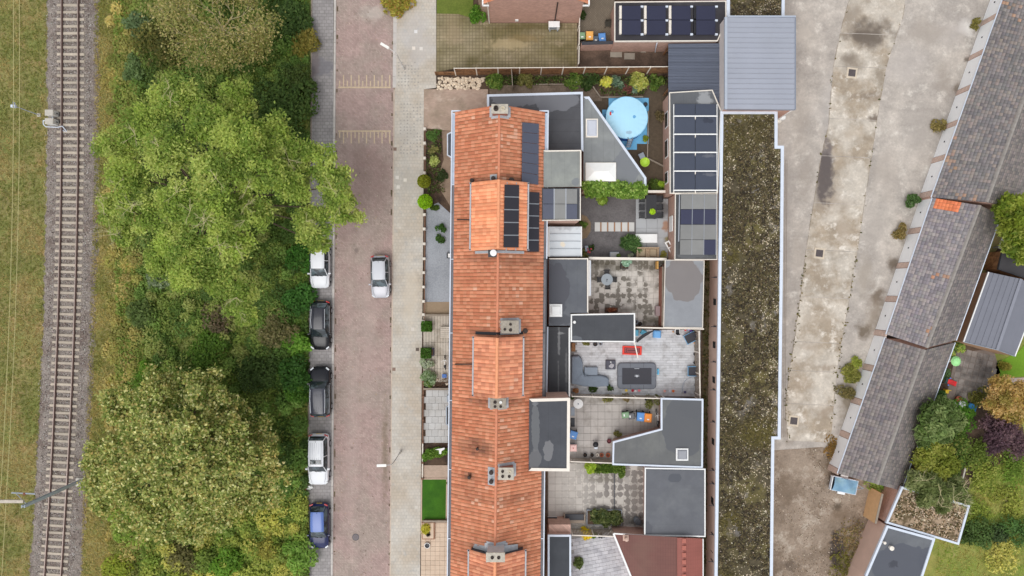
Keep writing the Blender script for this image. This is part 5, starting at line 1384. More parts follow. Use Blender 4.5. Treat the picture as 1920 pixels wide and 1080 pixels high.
# rubble stones border at the street
t = patch('stone_border', [(818, 146), (920, 146), (918, 170), (815, 170)], .06, m_soil)
px = scatter([(822, 146), (910, 146), (900, 168), (818, 168)], 230)
m_rock = M('white_rock', C(222, 206, 184), .9, .12, 4.0, rnd=.14)
rms = []
for k in range(5):
    me = MB().blob((0, 0, 0), .16, .12, .1, 6, 4, .3).mesh('stone'); me.materials.append(m_rock); rms.append(me)
for x, y in px:
    o = link(bpy.data.objects.new('stone', random.choice(rms))); o.parent = t
    o.location = (x, y, .09); o.rotation_euler = (random.random(), random.random(), random.random() * 6); s_ = random.uniform(.5, 1.3); o.scale = (s_, s_, s_)
patch('side_passage', [(918, 160), (1100, 160), (1128, 178), (1128, 190), (918, 190)], .07, M('wet_passage', C(136, 120, 104), .9, .15, .8, fine=.1, col2=C(108, 94, 80), c2s=.6, brick=dict(w=.3, h=.3, m=.02, mortar=.75, k=.08)))
a, b = W(959, 138), W(961, 172)
t = fence_boards('short weathered pale fence panel joining the boarded fence to the extension', a, b, 1.7, m_woodgrey, 2.0, cap=m_woodgrey)

# ---------------------------------------------------------------- house 1 garden: pool
m_mulch = M('bark_mulch', C(128, 106, 88), .95, .15, .8, col2=C(104, 84, 68), c2s=.5, fine=.22, fs=7, bump=(7, .7, .04))
patch('mulch_garden', [(1094, 150), (1250, 150), (1256, 360), (1212, 362), (1094, 360)], .055, m_bark)
patch('raised_bed', [(1112, 158), (1222, 158), (1206, 181), (1126, 181)], .16, m_soil)
for a, b in (((1112, 162), (1126, 182)), ((1126, 182), (1206, 181)), ((1216, 208), (1214, 296)), ((1214, 296), (1246, 312)), ((1005, 158), (1108, 157))):
    p, q = W(*a, .3), W(*b, .3); o = obj('bed_edging', MB().bar((p.x, p.y, .02), (q.x, q.y, .02), .1, .26), m_woodgrey); o['kind'] = 'structure'
m_mat = M('blue_mat', C(112, 184, 226), .6, .06, 1.0, fine=.03)
t = thing('pool_mat', 'stepped light blue ground mats laid out under the round pool', 'mat', W(1178, 225, .05))
for (ua, va, ub, vb, z) in ((1141, 184, 1216, 270, .075), (1129, 206, 1150, 226, .068), (1163, 268, 1194, 281, .068), (1150, 230, 1214, 268, .082)):
    a, b = W(ua, vb), W(ub, va); obj('mat', MB().box(a.x, b.x, a.y, b.y, .05, z), m_mat, t)
pc = W(1175, 221, 1.2); R = 1.88
t = thing('swimming_pool', 'round above-ground pool under a pale blue cover with a ladder', 'pool', (pc.x, pc.y, .08))
m_poolwall = M('pool_wall', C(14, 78, 180), .4, .06, 1.0)
m_cover = M('pool_cover', C(178, 226, 248), .35, .03, .7, lines=[(0, .42, .02, .97)], spots=[spot(1147, 211, 3, 3, (90, 160, 210), .3, .9, 1.1), spot(1188, 221, 3, 3, (90, 160, 210), .3, .9, 1.1), spot(1179, 249, 7, 4, (150, 176, 196), .5, .8, 1.1)])
obj('wall', MB().lathe((0, 0, 0), [(R * .96, 0), (R, .1), (R, 1.15), (R * .98, 1.2)], 40), m_poolwall, t, False, True)
dm = MB(); rows_ = []
for i in range(9):
    r = R * 1.01 * i / 8 + .001
    rows_.append([(r * math.cos(a_), r * math.sin(a_), 1.2 + .2 * (1 - (i / 8) ** 2) + (.012 * math.sin(a_ * 20) if i > 5 else 0)) for a_ in np.linspace(0, 2 * math.pi, 81)])
obj('cover', dm.grid(rows_), m_cover, t, False, True)
obj('rim', MB().torus((0, 0, 1.18), R * .99, .05, 'z', 40, 6), M('rim_blue', C(150, 206, 236), .4, .04), t, False, True)
lad = MB()
for sx in (-.2, .2): lad.tube((sx + .3, -R - .05, 1.5), (sx + .3, -R - .55, 0), .035).tube((sx + .3, -R - .05, 1.35), (sx + .3, -R + .25, 1.1), .035)
for k in range(4): lad.bar((.1, -R - .1 - k * .13, 1.1 - k * .33), (.5, -R - .1 - k * .13, 1.1 - k * .33), .14, .03)
obj('ladder', lad, m_steel, t, False)
obj('valve', MB().bbox(-1.55, -1.4, .2, .5, 1.25, 1.32), M('red_plastic', C(226, 70, 60), .5, .05), t, False)
pp = W(1210, 196, .3)
t = thing('pool_pump', 'small grey pool filter pump on the blue mat corner', 'pump', (pp.x, pp.y, .08))
obj('tank', MB().lathe((0, 0, 0), [(.18, 0), (.2, .3), (.14, .42), (.02, .46)], 12), m_dark, t, False)
obj('hose', MB().path([(0, 0, .3), (-.2, -.3, .3), (-.1, -.6, .4)], .035), m_trim, t, False)

def pot(name, label, cat, uv, r, h, m, filler=None, z=.06, group=None, inner=m_soil):
    p = W(*uv, h)
    t = thing(name, label, cat, (p.x, p.y, z), 0, group)
    obj('pot', MB().lathe((0, 0, 0), [(r * .75, 0), (r, h), (r * 1.06, h), (r * 1.06, h + .03), (r * .88, h + .03), (r * .86, h - .05)], 16), m, t, False, True)
    obj('earth', MB().lathe((0, 0, h - .06), [(r * .87, 0), (.01, .02)], 14), inner, t, False)
    return t
def clump(cx, cy, cz, rx_, ry_, rz_, n, hemi=True):
    d = RNG.normal(size=(n, 3)); d /= np.linalg.norm(d, axis=1, keepdims=True)
    if hemi: d[:, 2] = np.abs(d[:, 2])
    r = RNG.uniform(.45, 1.0, n) ** .5
    return np.stack([cx + d[:, 0] * rx_ * r, cy + d[:, 1] * ry_ * r, cz + d[:, 2] * rz_ * r], 1)
def plant_leaves(t, pts, size, pal, up=.5, asp=1.9, var=.16, name='foliage'):
    return leaves(name, pts, size, np.clip(pick(pal, len(pts), var) * 1.3, 0, 1), m_leaf, t, up, asp)
def shrub(name, label, uv, r, h, pal, n=500, size=.14, z=.05, group=None, ry_=None, nc=7, cat='shrub', up=.8, asp=1.9):
    """bush of several leaf clumps around short stems"""
    p = W(*uv, h * .6)
    t = thing(name, label, cat, (p.x, p.y, z), 0, group)
    if name in ('wild_shrub', 'garden_shrub'): r *= 1.2; n = int(n * 1.3)
    ry_ = ry_ or r
    pts = []; st = MB()
    for k in range(nc):
        a = random.random() * 6.28; q = random.random() ** .6
        cx, cy = math.cos(a) * r * q * .75, math.sin(a) * ry_ * q * .75
        cz = h * (.25 + .45 * random.random()) * (1 - .4 * q)
        rr = random.uniform(.35, .6)
        pts.append(clump(p.x + cx, p.y + cy, z + cz, r * rr, ry_ * rr, h * .4, max(6, n // nc)))
        st.tube((p.x, p.y, z), (p.x + cx * .8, p.y + cy * .8, z + cz), .02, .008, 5)
    obj('stems', st, m_twig, t)
    pal_c = []
    P = np.vstack(pts)
    cols = np.vstack([pick(pal, len(q), .14) * random.uniform(.82, 1.18) for q in pts])
    leaves('foliage', P, size, np.clip(cols * (1.5 if name == 'wild_shrub' else 1.45 if name == 'garden_shrub' else 1.22), 0, 1), m_leaf, t, up, asp)
    return t
G_YEL = [(206, 204, 92), (188, 192, 80), (220, 214, 120)]
G_LIME = [(164, 190, 60), (144, 176, 48), (186, 204, 84)]
G_MID = [(104, 130, 56), (84, 112, 46), (128, 148, 70)]
G_DARK = [(64, 86, 40), (52, 74, 34), (80, 100, 50)]
G_BLUE = [(110, 134, 108), (90, 114, 92), (136, 156, 130)]
G_OLIVE = [(132, 130, 72), (112, 112, 58), (150, 146, 88)]
G_RUST = [(150, 92, 66), (128, 76, 56), (170, 112, 80)]
# border plants in front of the boarded fence
for (uv, r, h, pal, n, lb) in (
    ((930, 152), .8, .9, G_MID, 420, 'green bush at the end of the white stone border'),
    ((985, 150), .75, .8, G_OLIVE, 320, 'variegated shrub below the boarded fence, west of the brown gap'),
    ((1075, 150), .9, .8, G_MID, 420, 'green shrub below the boarded fence at the start of the bed'),
    ((1105, 152), .9, .8, G_DARK, 400, 'dark green shrub beside two white flower heads under the fence'),
    ((1138, 150), .62, .9, G_YEL, 340, 'round yellow-green shrub in the border above the pool'),
    ((1160, 152), .7, .8, G_BLUE, 320, 'blue-green shrub between the two yellow shrubs'),
    ((1200, 148), 1.0, 1.0, [(176, 178, 90), (150, 158, 72), (196, 196, 120)], 520, 'large pale yellow shrub in the border above the pool'),
    ((1230, 152), .75, .8, G_MID, 340, 'green shrub with white blossom in the fence corner'),
    ((1176, 165), .45, .6, [(120, 76, 70), (104, 64, 60), (140, 90, 78)], 200, 'small reddish purple shrub in the raised bed above the pool'),
    ((1192, 166), .45, .6, G_BLUE, 220, 'small grey-green shrub next to the reddish one in the raised bed'),
    ((1240, 217), .55, .8, [(110, 96, 64), (130, 116, 84), (90, 84, 54)], 160, 'half-bare brown shrub against the solar garden house'),
    ((1226, 348), .9, .6, [(96, 116, 48), (80, 100, 40)], 320, 'low green plants in the corner south of the mulch bed'),
    ((1240, 345), .4, .7, G_LIME, 160, 'small bright plant at the corner pillar by the solar garden house')):
    shrub('border_shrub', lb, uv, r, h, pal, n, .15)
xy = np.vstack([scatter([(935, 144), (1250, 144), (1250, 160), (935, 160)], 1500), scatter([(1120, 158), (1215, 158), (1204, 180), (1128, 180)], 420), scatter([(800, 242), (828, 244), (826, 330), (834, 360), (800, 366)], 420)])
o = leaves('border_groundcover', np.stack([xy[:, 0], xy[:, 1], RNG.uniform(.08, .4, len(xy))], 1), .13, pick([(96, 116, 58), (78, 98, 48), (120, 132, 74), (104, 92, 66)], len(xy), .2), m_leaf, None, .5, 1.9, kind='stuff')
tag(o, 'low green ground cover between the border shrubs', 'ground cover')
fl = thing('white_flowers', 'two white hydrangea heads under the boarded fence', 'flowers', W(1084, 155, 0))
for du in (-3, 3):
    p = W(1084 + du, 155, .5); obj('bloom', MB().blob(p, .11, .11, .09, 8, 5, .1), m_white, fl); obj('stem', MB().tube((p.x, p.y, .05), p, .012), m_twig, fl)
shrub('potted_plant', 'round yellow-green plant on the blue mat corner by the pool', (1210, 261), .33, .55, [(150, 160, 60), (130, 144, 50)], 260, .09, cat='plant')
p = W(1209, 304, .4)
t = thing('lime_tub', 'lime green round rubber tub standing on the mulch', 'tub', (p.x, p.y, .06))
m_lime = M('lime_plastic', C(196, 232, 84), .5, .06)
obj('shell', MB().lathe((0, 0, 0), [(.32, 0), (.42, .35), (.45, .36), (.43, .4), (.39, .38), (.34, .12), (.02, .1)], 20), m_lime, t, False, True)
obj('handle', MB().torus((.4, 0, .38), .09, .025, 'x', 12, 6), m_lime, t, False)
p = W(1203, 292, .4)
t = thing('small_table', 'small light grey square table beside the lime tub', 'table', (p.x, p.y, .06), .45)
obj('top', MB().bbox(-.26, .26, -.24, .24, .38, .43), m_zinc, t, False)
for a_ in (-1, 1):
    for b_ in (-1, 1): obj('leg', MB().tube((a_ * .2, b_ * .18, 0), (a_ * .2, b_ * .18, .38), .02), m_zinc, t, False)

# ---------------------------------------------------------------- house 2 garden
m_dgrav = M('dark_gravel', C(112, 108, 108), .95, .1, .6, fine=.24, fs=8, bump=(9, .6, .04), col2=C(94, 90, 90), c2s=.4)
patch('slate_gravel', [(1090, 368), (1192, 368), (1192, 484), (1090, 484)], .06, m_dgrav)
pt = patch('grey_terrace', [(1191, 372), (1258, 372), (1258, 484), (1191, 484)], .05, m_dgrav)
m_cer = M('ceramic_slab', C(176, 178, 180), .7, .06, .8, rnd=.04, fine=.03, spots=[spot(1245, 390, 14, 22, (84, 76, 72), .6, .7), spot(1248, 425, 9, 12, (170, 124, 92), .5, .8), spot(1252, 450, 8, 12, (150, 134, 76), .6, .8)])
slabs(pt, [(1192, 483), (1252, 483), (1252, 373), (1192, 373)], 3, 6, .012, m_cer, 'paving_slab', .09)
m_step = M('step_slab', C(206, 204, 200), .85, .06, 1.0, rnd=.05)
for k in range(6):
    a, b = W(1115 + k * 12.8, 434), W(1125 + k * 12.8, 417)
    o = obj('stepping_slab', MB().bbox(a.x, b.x, a.y, b.y, .02, .085, .01), m_step); o.parent = bpy.data.objects['slate_gravel']
    if k < 5:
        a, b = W(1125.4 + k * 12.8, 434), W(1127.6 + k * 12.8, 417)
        o = obj('brick_strip', MB().box(a.x, b.x, a.y, b.y, .02, .074), M('strip_brick', C(168, 128, 98), .9, .15, 5.0) if k == 0 else bpy.data.materials['strip_brick']); o.parent = bpy.data.objects['slate_gravel']
patch('round_bed', [(1090, 402), (1100, 406), (1108, 418), (1107, 434), (1100, 446), (1090, 449)], .085, M('bed_brown', C(138, 118, 94), .95, .15, 1.2, fine=.2, fs=9))
# hedge
t = thing('hedge', 'bright green leafy hedge below the white roof lantern', 'hedge', W(1152, 356, 0))
pts = []
for k in range(60):
    u, v = random.uniform(1099, 1206), random.uniform(345, 364)
    p = W(u, v, 2.9); pts.append(clump(p.x, p.y, 2.3 + random.random() * .5, .5, .45, .5, 60))
P = np.vstack(pts); plant_leaves(t, P, .2, [(140, 168, 76), (118, 150, 60), (164, 188, 100), (98, 128, 50)], up=.6, asp=1.5)
hb = MB()
for k in range(18):
    p = W(1100 + k * 6.3, 362, 1.5); hb.tube((p.x, p.y - .2, 0), (p.x, p.y, 2.6), .03, .015, 5)
obj('stems', hb, m_twig, t)
shrub('shrub', 'yellow-green shrub spilling south from the hedge over the slate gravel', (1130, 378), .68, 1.2, [(140, 166, 64), (120, 150, 54), (164, 184, 88)], 480, .16)
shrub('spiky_plant', 'dark green spiky plant at the end of the stepping slabs', (1187, 458), .85, 1.0, [(90, 124, 66), (74, 106, 54), (116, 146, 86)], 700, .16, nc=12, cat='plant', asp=5.0)
# dining set
p = W(1221, 388, .75)
t = thing('dining_table', 'long black slatted garden table at the solar garden house', 'table', (p.x, p.y, .09))
m_blk = M('black_furniture', C(56, 56, 60), .5, .08, rnd=.08)
tm = MB()
for k in range(8): tm.box(-.47 + k * .119, -.47 + k * .119 + .105, -1.08, 1.08, .71, .75)
obj('table_top', tm, m_blk, t, False)
obj('apron', MB().box(-.42, .42, -1.0, 1.0, .63, .705), m_blk, t, False)
for a_ in (-1, 1):
    for b_ in (-1, 1): obj('leg', MB().box(a_ * .4 - .04, a_ * .4 + .04, b_ * 1.0 - .04, b_ * 1.0 + .04, 0, .63), m_blk, t, False)
def chair(label, x, y, rz, m, z=.09, group=None, name='garden_chair', arms=True):
    t = thing(name, label, 'chair', (x, y, z), rz, group)
    sm = MB()
    for k in range(5): sm.box(-.24, .24, -.24 + k * .098, -.24 + k * .098 + .085, .42, .45)
    obj('seat', sm, m, t, False)
    bm = MB()
    for k in range(4): bm.box(-.24 + k * .128, -.24 + k * .128 + .1, .24, .28, .47, .88)
    obj('backrest', bm, m, t, False)
    for a_ in (-1, 1):
        for b_ in (-1, 1): obj('leg', MB().box(a_ * .24 - .02, a_ * .24 + .02, b_ * .22 - .02, b_ * .22 + .02, 0, .42), m, t, False)
        if arms: obj('armrest', MB().box(a_ * .27 - .03, a_ * .27 + .03, -.22, .26, .63, .66), m, t, False)
    return t
k = 0
for sx, side in ((-1, 'west'), (1, 'east')):
    for dy, pos in ((.72, 'northern'), (0, 'middle'), (-.72, 'southern')):
        chair('black slatted chair, the %s one on the %s side of the long table' % (pos, side), p.x + sx * .78, p.y + dy, -sx * math.pi / 2, m_blk, group='chairs at the long black table')
pl = W(1223, 397, .9)
t = thing('table_plant', 'lime green round plant on the long black table', 'plant', (pl.x, pl.y, .84))
obj('pot', MB().lathe((0, 0, 0), [(.12, 0), (.17, .14), (.14, .14)], 12), m_lime, t, False)
plant_leaves(t, clump(pl.x, pl.y, .94, .26, .26, .24, 160), .11, [(196, 226, 60), (176, 210, 50)], .6, 1.4)
p = W(1212, 447, .45)
t = thing('white_bench', 'long white lounge table beside the spiky plant', 'table', (p.x, p.y, .09))
obj('top', MB().bbox(-1.0, .98, -.4, .4, .36, .44, .02), m_white, t, False)
obj('plinth', MB().box(-.9, .88, -.32, .32, 0, .36), m_offwhite, t, False)
m_wick = M('wicker', C(188, 164, 136), .85, .12, 6.0, fine=.15, fs=40)
for i, (u, lb) in enumerate(((1204, 'tan wicker armchair partly under the spiky plant'), (1225, 'tan wicker armchair beside the white standing rack'))):
    p = W(u, 474, .6)
    t = thing('wicker_armchair', lb, 'armchair', (p.x, p.y, .09), math.pi, 'wicker armchairs')
    obj('seat', MB().bbox(-.33, .33, -.36, .3, .18, .42, .04), M('cushion_tan', C(196, 178, 150), .9, .08) if i == 0 else bpy.data.materials['cushion_tan'], t, False)
    obj('backrest', MB().bbox(-.5, .5, -.5, -.37, .1, .82, .04), m_wick, t, False)
    for s_ in (-1, 1): obj('armrest', MB().bbox(s_ * .42 - .085, s_ * .42 + .085, -.36, .42, .1, .62, .04), m_wick, t, False)
    obj('base', MB().box(-.33, .33, -.36, .4, .04, .175), m_wick, t, False)
p = W(1256, 464, .9)
t = thing('white_rack', 'white metal rack leaning at an angle by the flat solar shed', 'rack', (p.x, p.y, .09), .5)
rk = MB()
for s_ in (-.17, .17): rk.box(s_ - .05, s_ + .05, -.62, .62, .8, .9)
for y in (-.6, 0, .55): rk.box(-.119, .119, y - .05, y + .05, .81, .89)
obj('top_frame', rk, m_white, t, False)
for a_ in (-1, 1):
    for b_ in (-1, 1): obj('leg', MB().tube((a_ * .17, b_ * .58, 0), (a_ * .17, b_ * .58, .8), .025), m_white, t, False)
p = W(1152, 478, .4)
t = thing('planter_box', 'grey square planter at the south wall of the slate gravel garden', 'planter', (p.x, p.y, .06))
obj('box', MB().bbox(-.42, .42, -.25, .28, 0, .4), m_zinc, t, False)
obj('soil', MB().box(-.36, .36, -.2, .22, .4, .41), m_slabg, t, False)
for (uv, r, h, pal, n, lb) in (((1158, 479), .32, .7, G_MID, 180, 'small green shrub beside the grey planter'), ((1109, 464), .25, .5, G_DARK, 120, 'dark green plant near the veranda corner'), ((1100, 476), .45, .4, G_OLIVE, 160, 'low plants in the corner beside the veranda'), ((1095, 420), .35, .5, G_MID, 120, 'small plant at the veranda edge of the round bed'), ((1182, 481), .3, .8, [(190, 190, 170), (170, 174, 150)], 90, 'pale feathery plant at the wall between the wicker chair and planter'), ((1246, 481), .45, .5, [(190, 184, 96), (170, 164, 84)], 140, 'yellowish plant at the wall by the white rack')):
    shrub('small_plant', lb, uv, r, h, pal, n, .1, nc=4, cat='plant')
t = thing('red_flowers', 'cluster of red flowers near the veranda corner', 'flowers', W(1106, 470, 0))
for k in range(7):
    p = W(1106 + random.uniform(-5, 4), 470 + random.uniform(-4, 4), .5); obj('bloom', MB().blob(p, .07, .07, .05, 7, 4, .2), M('red_petal', C(214, 84, 92), .6, .1) if k == 0 else bpy.data.materials['red_petal'], t)
obj('stems', MB().tube((t.location.x, t.location.y, .05), (t.location.x, t.location.y, .45), .02), m_twig, t)
p = W(1100, 466, .3)
t = thing('white_crate', 'small white crate beside the red flowers', 'crate', (p.x, p.y, .06), .1)
obj('body', MB().box(-.14, .14, -.24, .24, 0, .25), m_white, t, False); obj('rim', MB().bbox(-.16, .16, -.26, .26, .25, .29), m_zinc, t, False)
# walls between the plots
def plot_wall(label, a, b, h, m, cap, w=.18, name='garden_wall', cw=.04):
    a, b = W(*a, h), W(*b, h)
    t = thing(name, label, 'wall', ((a.x + b.x) / 2, (a.y + b.y) / 2, 0))
    obj('wall', MB().bar((a.x, a.y, 0), (b.x, b.y, 0), w, h - .05), m, t)
    obj('capping', MB().bar((a.x, a.y, h - .048), (b.x, b.y, h - .048), w + cw, .05), cap, t)
    return t
plot_wall('pale capped wall between the slate gravel garden and the mossy slab yard', (1104, 484), (1250, 486), 1.9, m_concrete, m_offwhite)
plot_wall('low pale wall with gate piers north of the long black table', (1212, 359), (1256, 359), 1.0, m_brick, m_offwhite)
plot_wall('thin pale wall between the mossy slab yard and the trampoline yard', (1191, 614), (1320, 617), 1.9, m_wood, m_offwhite, .08)
plot_wall('rust-coloured wall at the east side of the mossy slab yard', (1243, 500), (1242, 612), 1.6, m_brick_red, m_woodgrey, .1)

# ---------------------------------------------------------------- house 3 yard: mossy slabs
pt = patch('mossy_slab_yard', [(1103, 484), (1246, 484), (1243, 616), (1100, 612)], .05, M('slab_joint', C(150, 142, 132), .95, .15))
m_mslab = M('mossy_slab', C(206, 200, 192), .9, .08, 1.0, rnd=.05, fine=.06, core=(C(96, 90, 80), .6, .27), spots=[spot(1140, 497, 80, 16, (92, 86, 72), .9, .75), spot(1225, 500, 28, 26, (92, 86, 72), .9, .75), spot(1225, 600, 30, 12, (80, 76, 56), .9, .75), spot(1180, 582, 60, 10, (110, 104, 94), .9, .6)])
slabs(pt, [(1103, 611), (1245, 611), (1246, 487), (1103, 487)], 14, 12, .018, m_mslab, 'paving_slab', .085)
p = W(1138, 524, .75)
t = thing('round_table', 'round grey garden table on the mossy slabs', 'table', (p.x, p.y, .085))
obj('table_top', MB().lathe((0, 0, 0), [(.5, .7), (.53, .71), (.53, .74), (.5, .75), (.01, .75)], 28), M('table_grey', C(150, 158, 164), .35, .05), t, False)
obj('pedestal', MB().lathe((0, 0, 0), [(.3, 0), (.28, .04), (.05, .08), (.05, .7)], 14), m_dark, t, False)
obj('parasol_hole', MB().lathe((0, 0, .752), [(.06, 0), (.05, .01), (.01, .01)], 10).lathe((-.02, -.14, .752), [(.05, 0), (.04, .03), (.01, .03)], 8), m_dark, t, False)
for (dx, dy, rz, lb) in ((.02, .62, 0, 'black chair tucked north of the round grey table'), (.62, .0, -1.57, 'black chair tucked east of the round grey table'), (.1, -.62, 3.14, 'black chair tucked south of the round grey table'), (-.6, -.02, 1.57, 'black chair tucked west of the round grey table')):
    chair(lb, p.x + dx, p.y + dy, rz, m_black, .085, 'chairs at the round grey table', arms=False)
p = W(1171, 498, .5)
t = thing('planter_box', 'dark grey cube planter with a pale mint plant against the wall', 'planter', (p.x, p.y, .085))
obj('box', MB().bbox(-.34, .34, -.3, .3, 0, .5), m_dark, t, False); obj('soil', MB().box(-.3, .3, -.26, .26, .5, .505), m_soil, t, False)
plant_leaves(t, np.vstack([clump(p.x + dx, p.y + dy, .6, .3, .2, .4, 90) for dx, dy in ((0, .3), (.35, .35), (.1, .1))]), .16, [(160, 190, 166), (140, 172, 150), (180, 204, 184)], .5, 1.4)
p = W(1233, 497, .9)
t = thing('folded_chair', 'folded chair with an orange wooden edge leaning in the yard corner', 'chair', (p.x, p.y, .085))
obj('backrest', MB().box(-.05, .05, -.35, .35, .1, .95), M('orange_wood', C(222, 172, 96), .7, .1, 6.0), t, False)
obj('seat', MB().box(.06, .1, -.34, .34, .15, .85), m_dark, t, False)
p = W(1236, 583, .7)
t = thing('storage_box', 'mauve grey square storage box at the east side of the mossy yard', 'box', (p.x, p.y, .085))
obj('body', MB().box(-.3, .3, -.42, .42, 0, .62), M('mauve', C(156, 136, 136), .7, .06), t, False); obj('lid', MB().bbox(-.33, .33, -.45, .45, .62, .7, .03), bpy.data.materials['mauve'], t, False)
p = W(1147, 581, .4)
t = thing('planter_trough', 'reddish brown trough at the south edge of the mossy yard', 'planter', (p.x, p.y, .085))
obj('trough', MB().bbox(-.55, .55, -.2, .2, 0, .35), M('rust_brown', C(96, 58, 48), .8, .15), t, False); obj('rim', MB().box(-.5, .5, -.15, .15, .35, .36), m_soil, t, False)
plant_leaves(t, clump(p.x, p.y, .4, .5, .18, .15, 120), .1, G_RUST)
t = pot('garden_pot', 'dark round pot in the lower corner of the mossy yard', 'pot', (1200, 607), .17, .35, m_black)
t = pot('garden_pot', 'pale bowl next to the dark pot in the lower corner of the mossy yard', 'pot', (1193, 604), .2, .25, m_zinc)

# ---------------------------------------------------------------- house 4 yard: trampoline yard
pt = patch('tiled_yard', [(1070, 641), (1191, 643), (1191, 617), (1314, 619), (1312, 744), (1068, 743)], .05, M('tile_joint', C(150, 148, 146), .95, .1))
m_wtile = M('wood_look_tile', C(204, 204, 206), .6, .06, 1.2, rnd=.09, fine=.05, col2=C(176, 174, 174), c2s=1.4, c2t=(.5, .66), lines=[(1, .045, .01, .94)])
slabs(pt, [(1070, 742), (1312, 743), (1313, 618), (1070, 618)], 14, 26, .008, m_wtile, 'floor_tile', .085, stagger=1 / 3, mask=[(1070, 641), (1191, 643), (1191, 617), (1314, 619), (1312, 744), (1068, 743)], jit=.002)
p = W(1185, 657, .12)
t = thing('play_mat', 'red rectangular sand tray with a dark patterned inset', 'tray', (p.x, p.y, .09), -.03)
m_redp = M('bright_red', C(232, 66, 52), .5, .05)
fr = MB()
for (x0, x1, y0, y1) in ((-.88, .88, .26, .4), (-.88, .88, -.4, -.26), (-.88, -.7, -.26, .26), (.7, .88, -.26, .26)): fr.bbox(x0, x1, y0, y1, 0, .12, .02)
obj('frame', fr, m_redp, t, False)
obj('inset', MB().box(-.7, .7, -.26, .26, 0, .05), M('inset_dark', C(96, 52, 56), .7, .1), t, False)
for k, (w_, h_) in enumerate(((1.24, .4), (.95, .2))):
    fm = MB()
    for (x0, x1, y0, y1) in ((-w_ / 2, w_ / 2, h_ / 2 - .03, h_ / 2), (-w_ / 2, w_ / 2, -h_ / 2, -h_ / 2 + .03), (-w_ / 2, -w_ / 2 + .03, -h_ / 2 + .03, h_ / 2 - .03), (w_ / 2 - .03, w_ / 2, -h_ / 2 + .03, h_ / 2 - .03)): fm.box(x0, x1, y0, y1, .05, .06)
    obj('border', fm, M('pink_line', C(206, 110, 110), .6, .05) if k == 0 else bpy.data.materials['pink_line'], t, False)
p = W(1194, 705, .3)
t = thing('trampoline', 'rectangular black ground trampoline with grey padded edge and white emblem', 'trampoline', (p.x, p.y, .09))
def rrect(hx, hy, r, n=5):
    o_ = []
    for cx, cy, a0 in ((hx - r, hy - r, 0), (-hx + r, hy - r, 90), (-hx + r, -hy + r, 180), (hx - r, -hy + r, 270)):
        for k in range(n): a_ = math.radians(a0 + 90 * k / (n - 1)); o_.append((cx + r * math.cos(a_), cy + r * math.sin(a_)))
    return o_
ou, inn = rrect(1.76, 1.2, .35), rrect(1.33, .74, .02)
m_pad = M('pad_grey', C(110, 114, 122), .6, .06); 
rows_ = [[(x, y, z) for x, y in pl + pl[:1]] for pl, z in ((ou, 0.0), (ou, .24), (rrect(1.7, 1.14, .33), .29), (rrect(1.38, .8, .06), .29), (inn, .26))]
obj('edge_pad', MB().grid(rows_), m_pad, t, False)
obj('jump_mat', MB().prism(inn, .22, .255), M('jump_mat', C(66, 66, 72), .8, .05), t, False)
sm = MB()
for x in (-.6, .6):
    for s_ in (-1, 1): sm.box(x - .012, x + .012, min(s_ * .78, s_ * 1.2), max(s_ * .78, s_ * 1.2), .285, .297)
for s_ in (-1, 1): sm.box(min(s_ * 1.36, s_ * 1.74), max(s_ * 1.36, s_ * 1.74), -.012, .012, .285, .297)
obj('pad_seams', sm, m_dark, t, False)
em = MB().lathe((0, 0, .256), [(.11, 0), (.11, .004), (.07, .004)], 18)
em.box(-.21, -.12, -.03, .03, .256, .26).box(.12, .21, -.03, .03, .256, .26).box(-.21, .21, .08, .1, .256, .262)
obj('emblem', em, M('emblem_white', C(190, 194, 200), .6, .05), t, False)
obj('name_strip', MB().box(-.22, .22, .66, .7, .256, .261), bpy.data.materials['emblem_white'], t, False)
# covered lounge set
p = W(1100, 697, .5)
t = thing('covered_lounge', 'corner lounge set under a grey-blue weather cover', 'sofa', (p.x, p.y, .09))
m_cov = M('cover_fabric', C(124, 134, 146), .75, .08, 1.6, bump=(3.0, .6, .06))
def drape(poly, h, n=None):
    o_ = inset(poly, -.04); mid = inset(poly, .04); top = inset(poly, .13)
    mb = MB(); 
    rows2 = [[(x + random.uniform(-.02, .02), y + random.uniform(-.02, .02), z) for x, y in pl] for pl, z in ((o_, .02), (poly, h * .6), (mid, h * .93), (top, h))]
    rows2 = [r + [r[0]] for r in rows2]
    mb.grid(rows2); k = len(poly); mb.add([q_[:3] for q_ in rows2[-1][:-1]], [tuple(range(k))]); return mb
def pxl(poly, h): return [tuple(W(u, v, h) - Vector((p.x, p.y, 0)))[:2] for u, v in poly]
pl_ = [(1071, 668), (1085, 667), (1090, 671), (1093, 682), (1093, 695), (1096, 704), (1126, 704), (1138, 707), (1142, 712), (1141, 724), (1120, 726), (1096, 725), (1071, 719)]
pl_ = [(u, v) for u, v in pl_]
obj('cover', drape(pxl(pl_, .6), .6), m_cov, t, False)
fm = MB()
for (a, b) in (((1096, 703), (1122, 715)), ((1093, 699), (1078, 716)), ((1122, 715), (1140, 714))):
    q0, q1 = W(*a, .62) - p, W(*b, .62) - p; fm.tube((q0.x, q0.y, .6), (q1.x, q1.y, .6), .035, .01, 6)
obj('cover_fold', fm, m_cov, t, False)
p = W(1108, 696, .4)
t = thing('grey_cushion_box', 'grey ribbed pouf tucked into the corner lounge', 'pouf', (p.x, p.y, .09))
obj('body', MB().bbox(-.6, .6, -.4, .38, 0, .4, .05), M('pouf_grey', C(140, 150, 162), .7, .05, lines=[(1, .13, .02, .92)]), t, False)
obj('seam', MB().box(-.605, .605, -.405, .385, .18, .2), m_dark, t, False)
p = W(1145, 684, .4)
t = thing('fire_pit', 'dark square fire table with grey ash on top', 'fire pit', (p.x, p.y, .09))
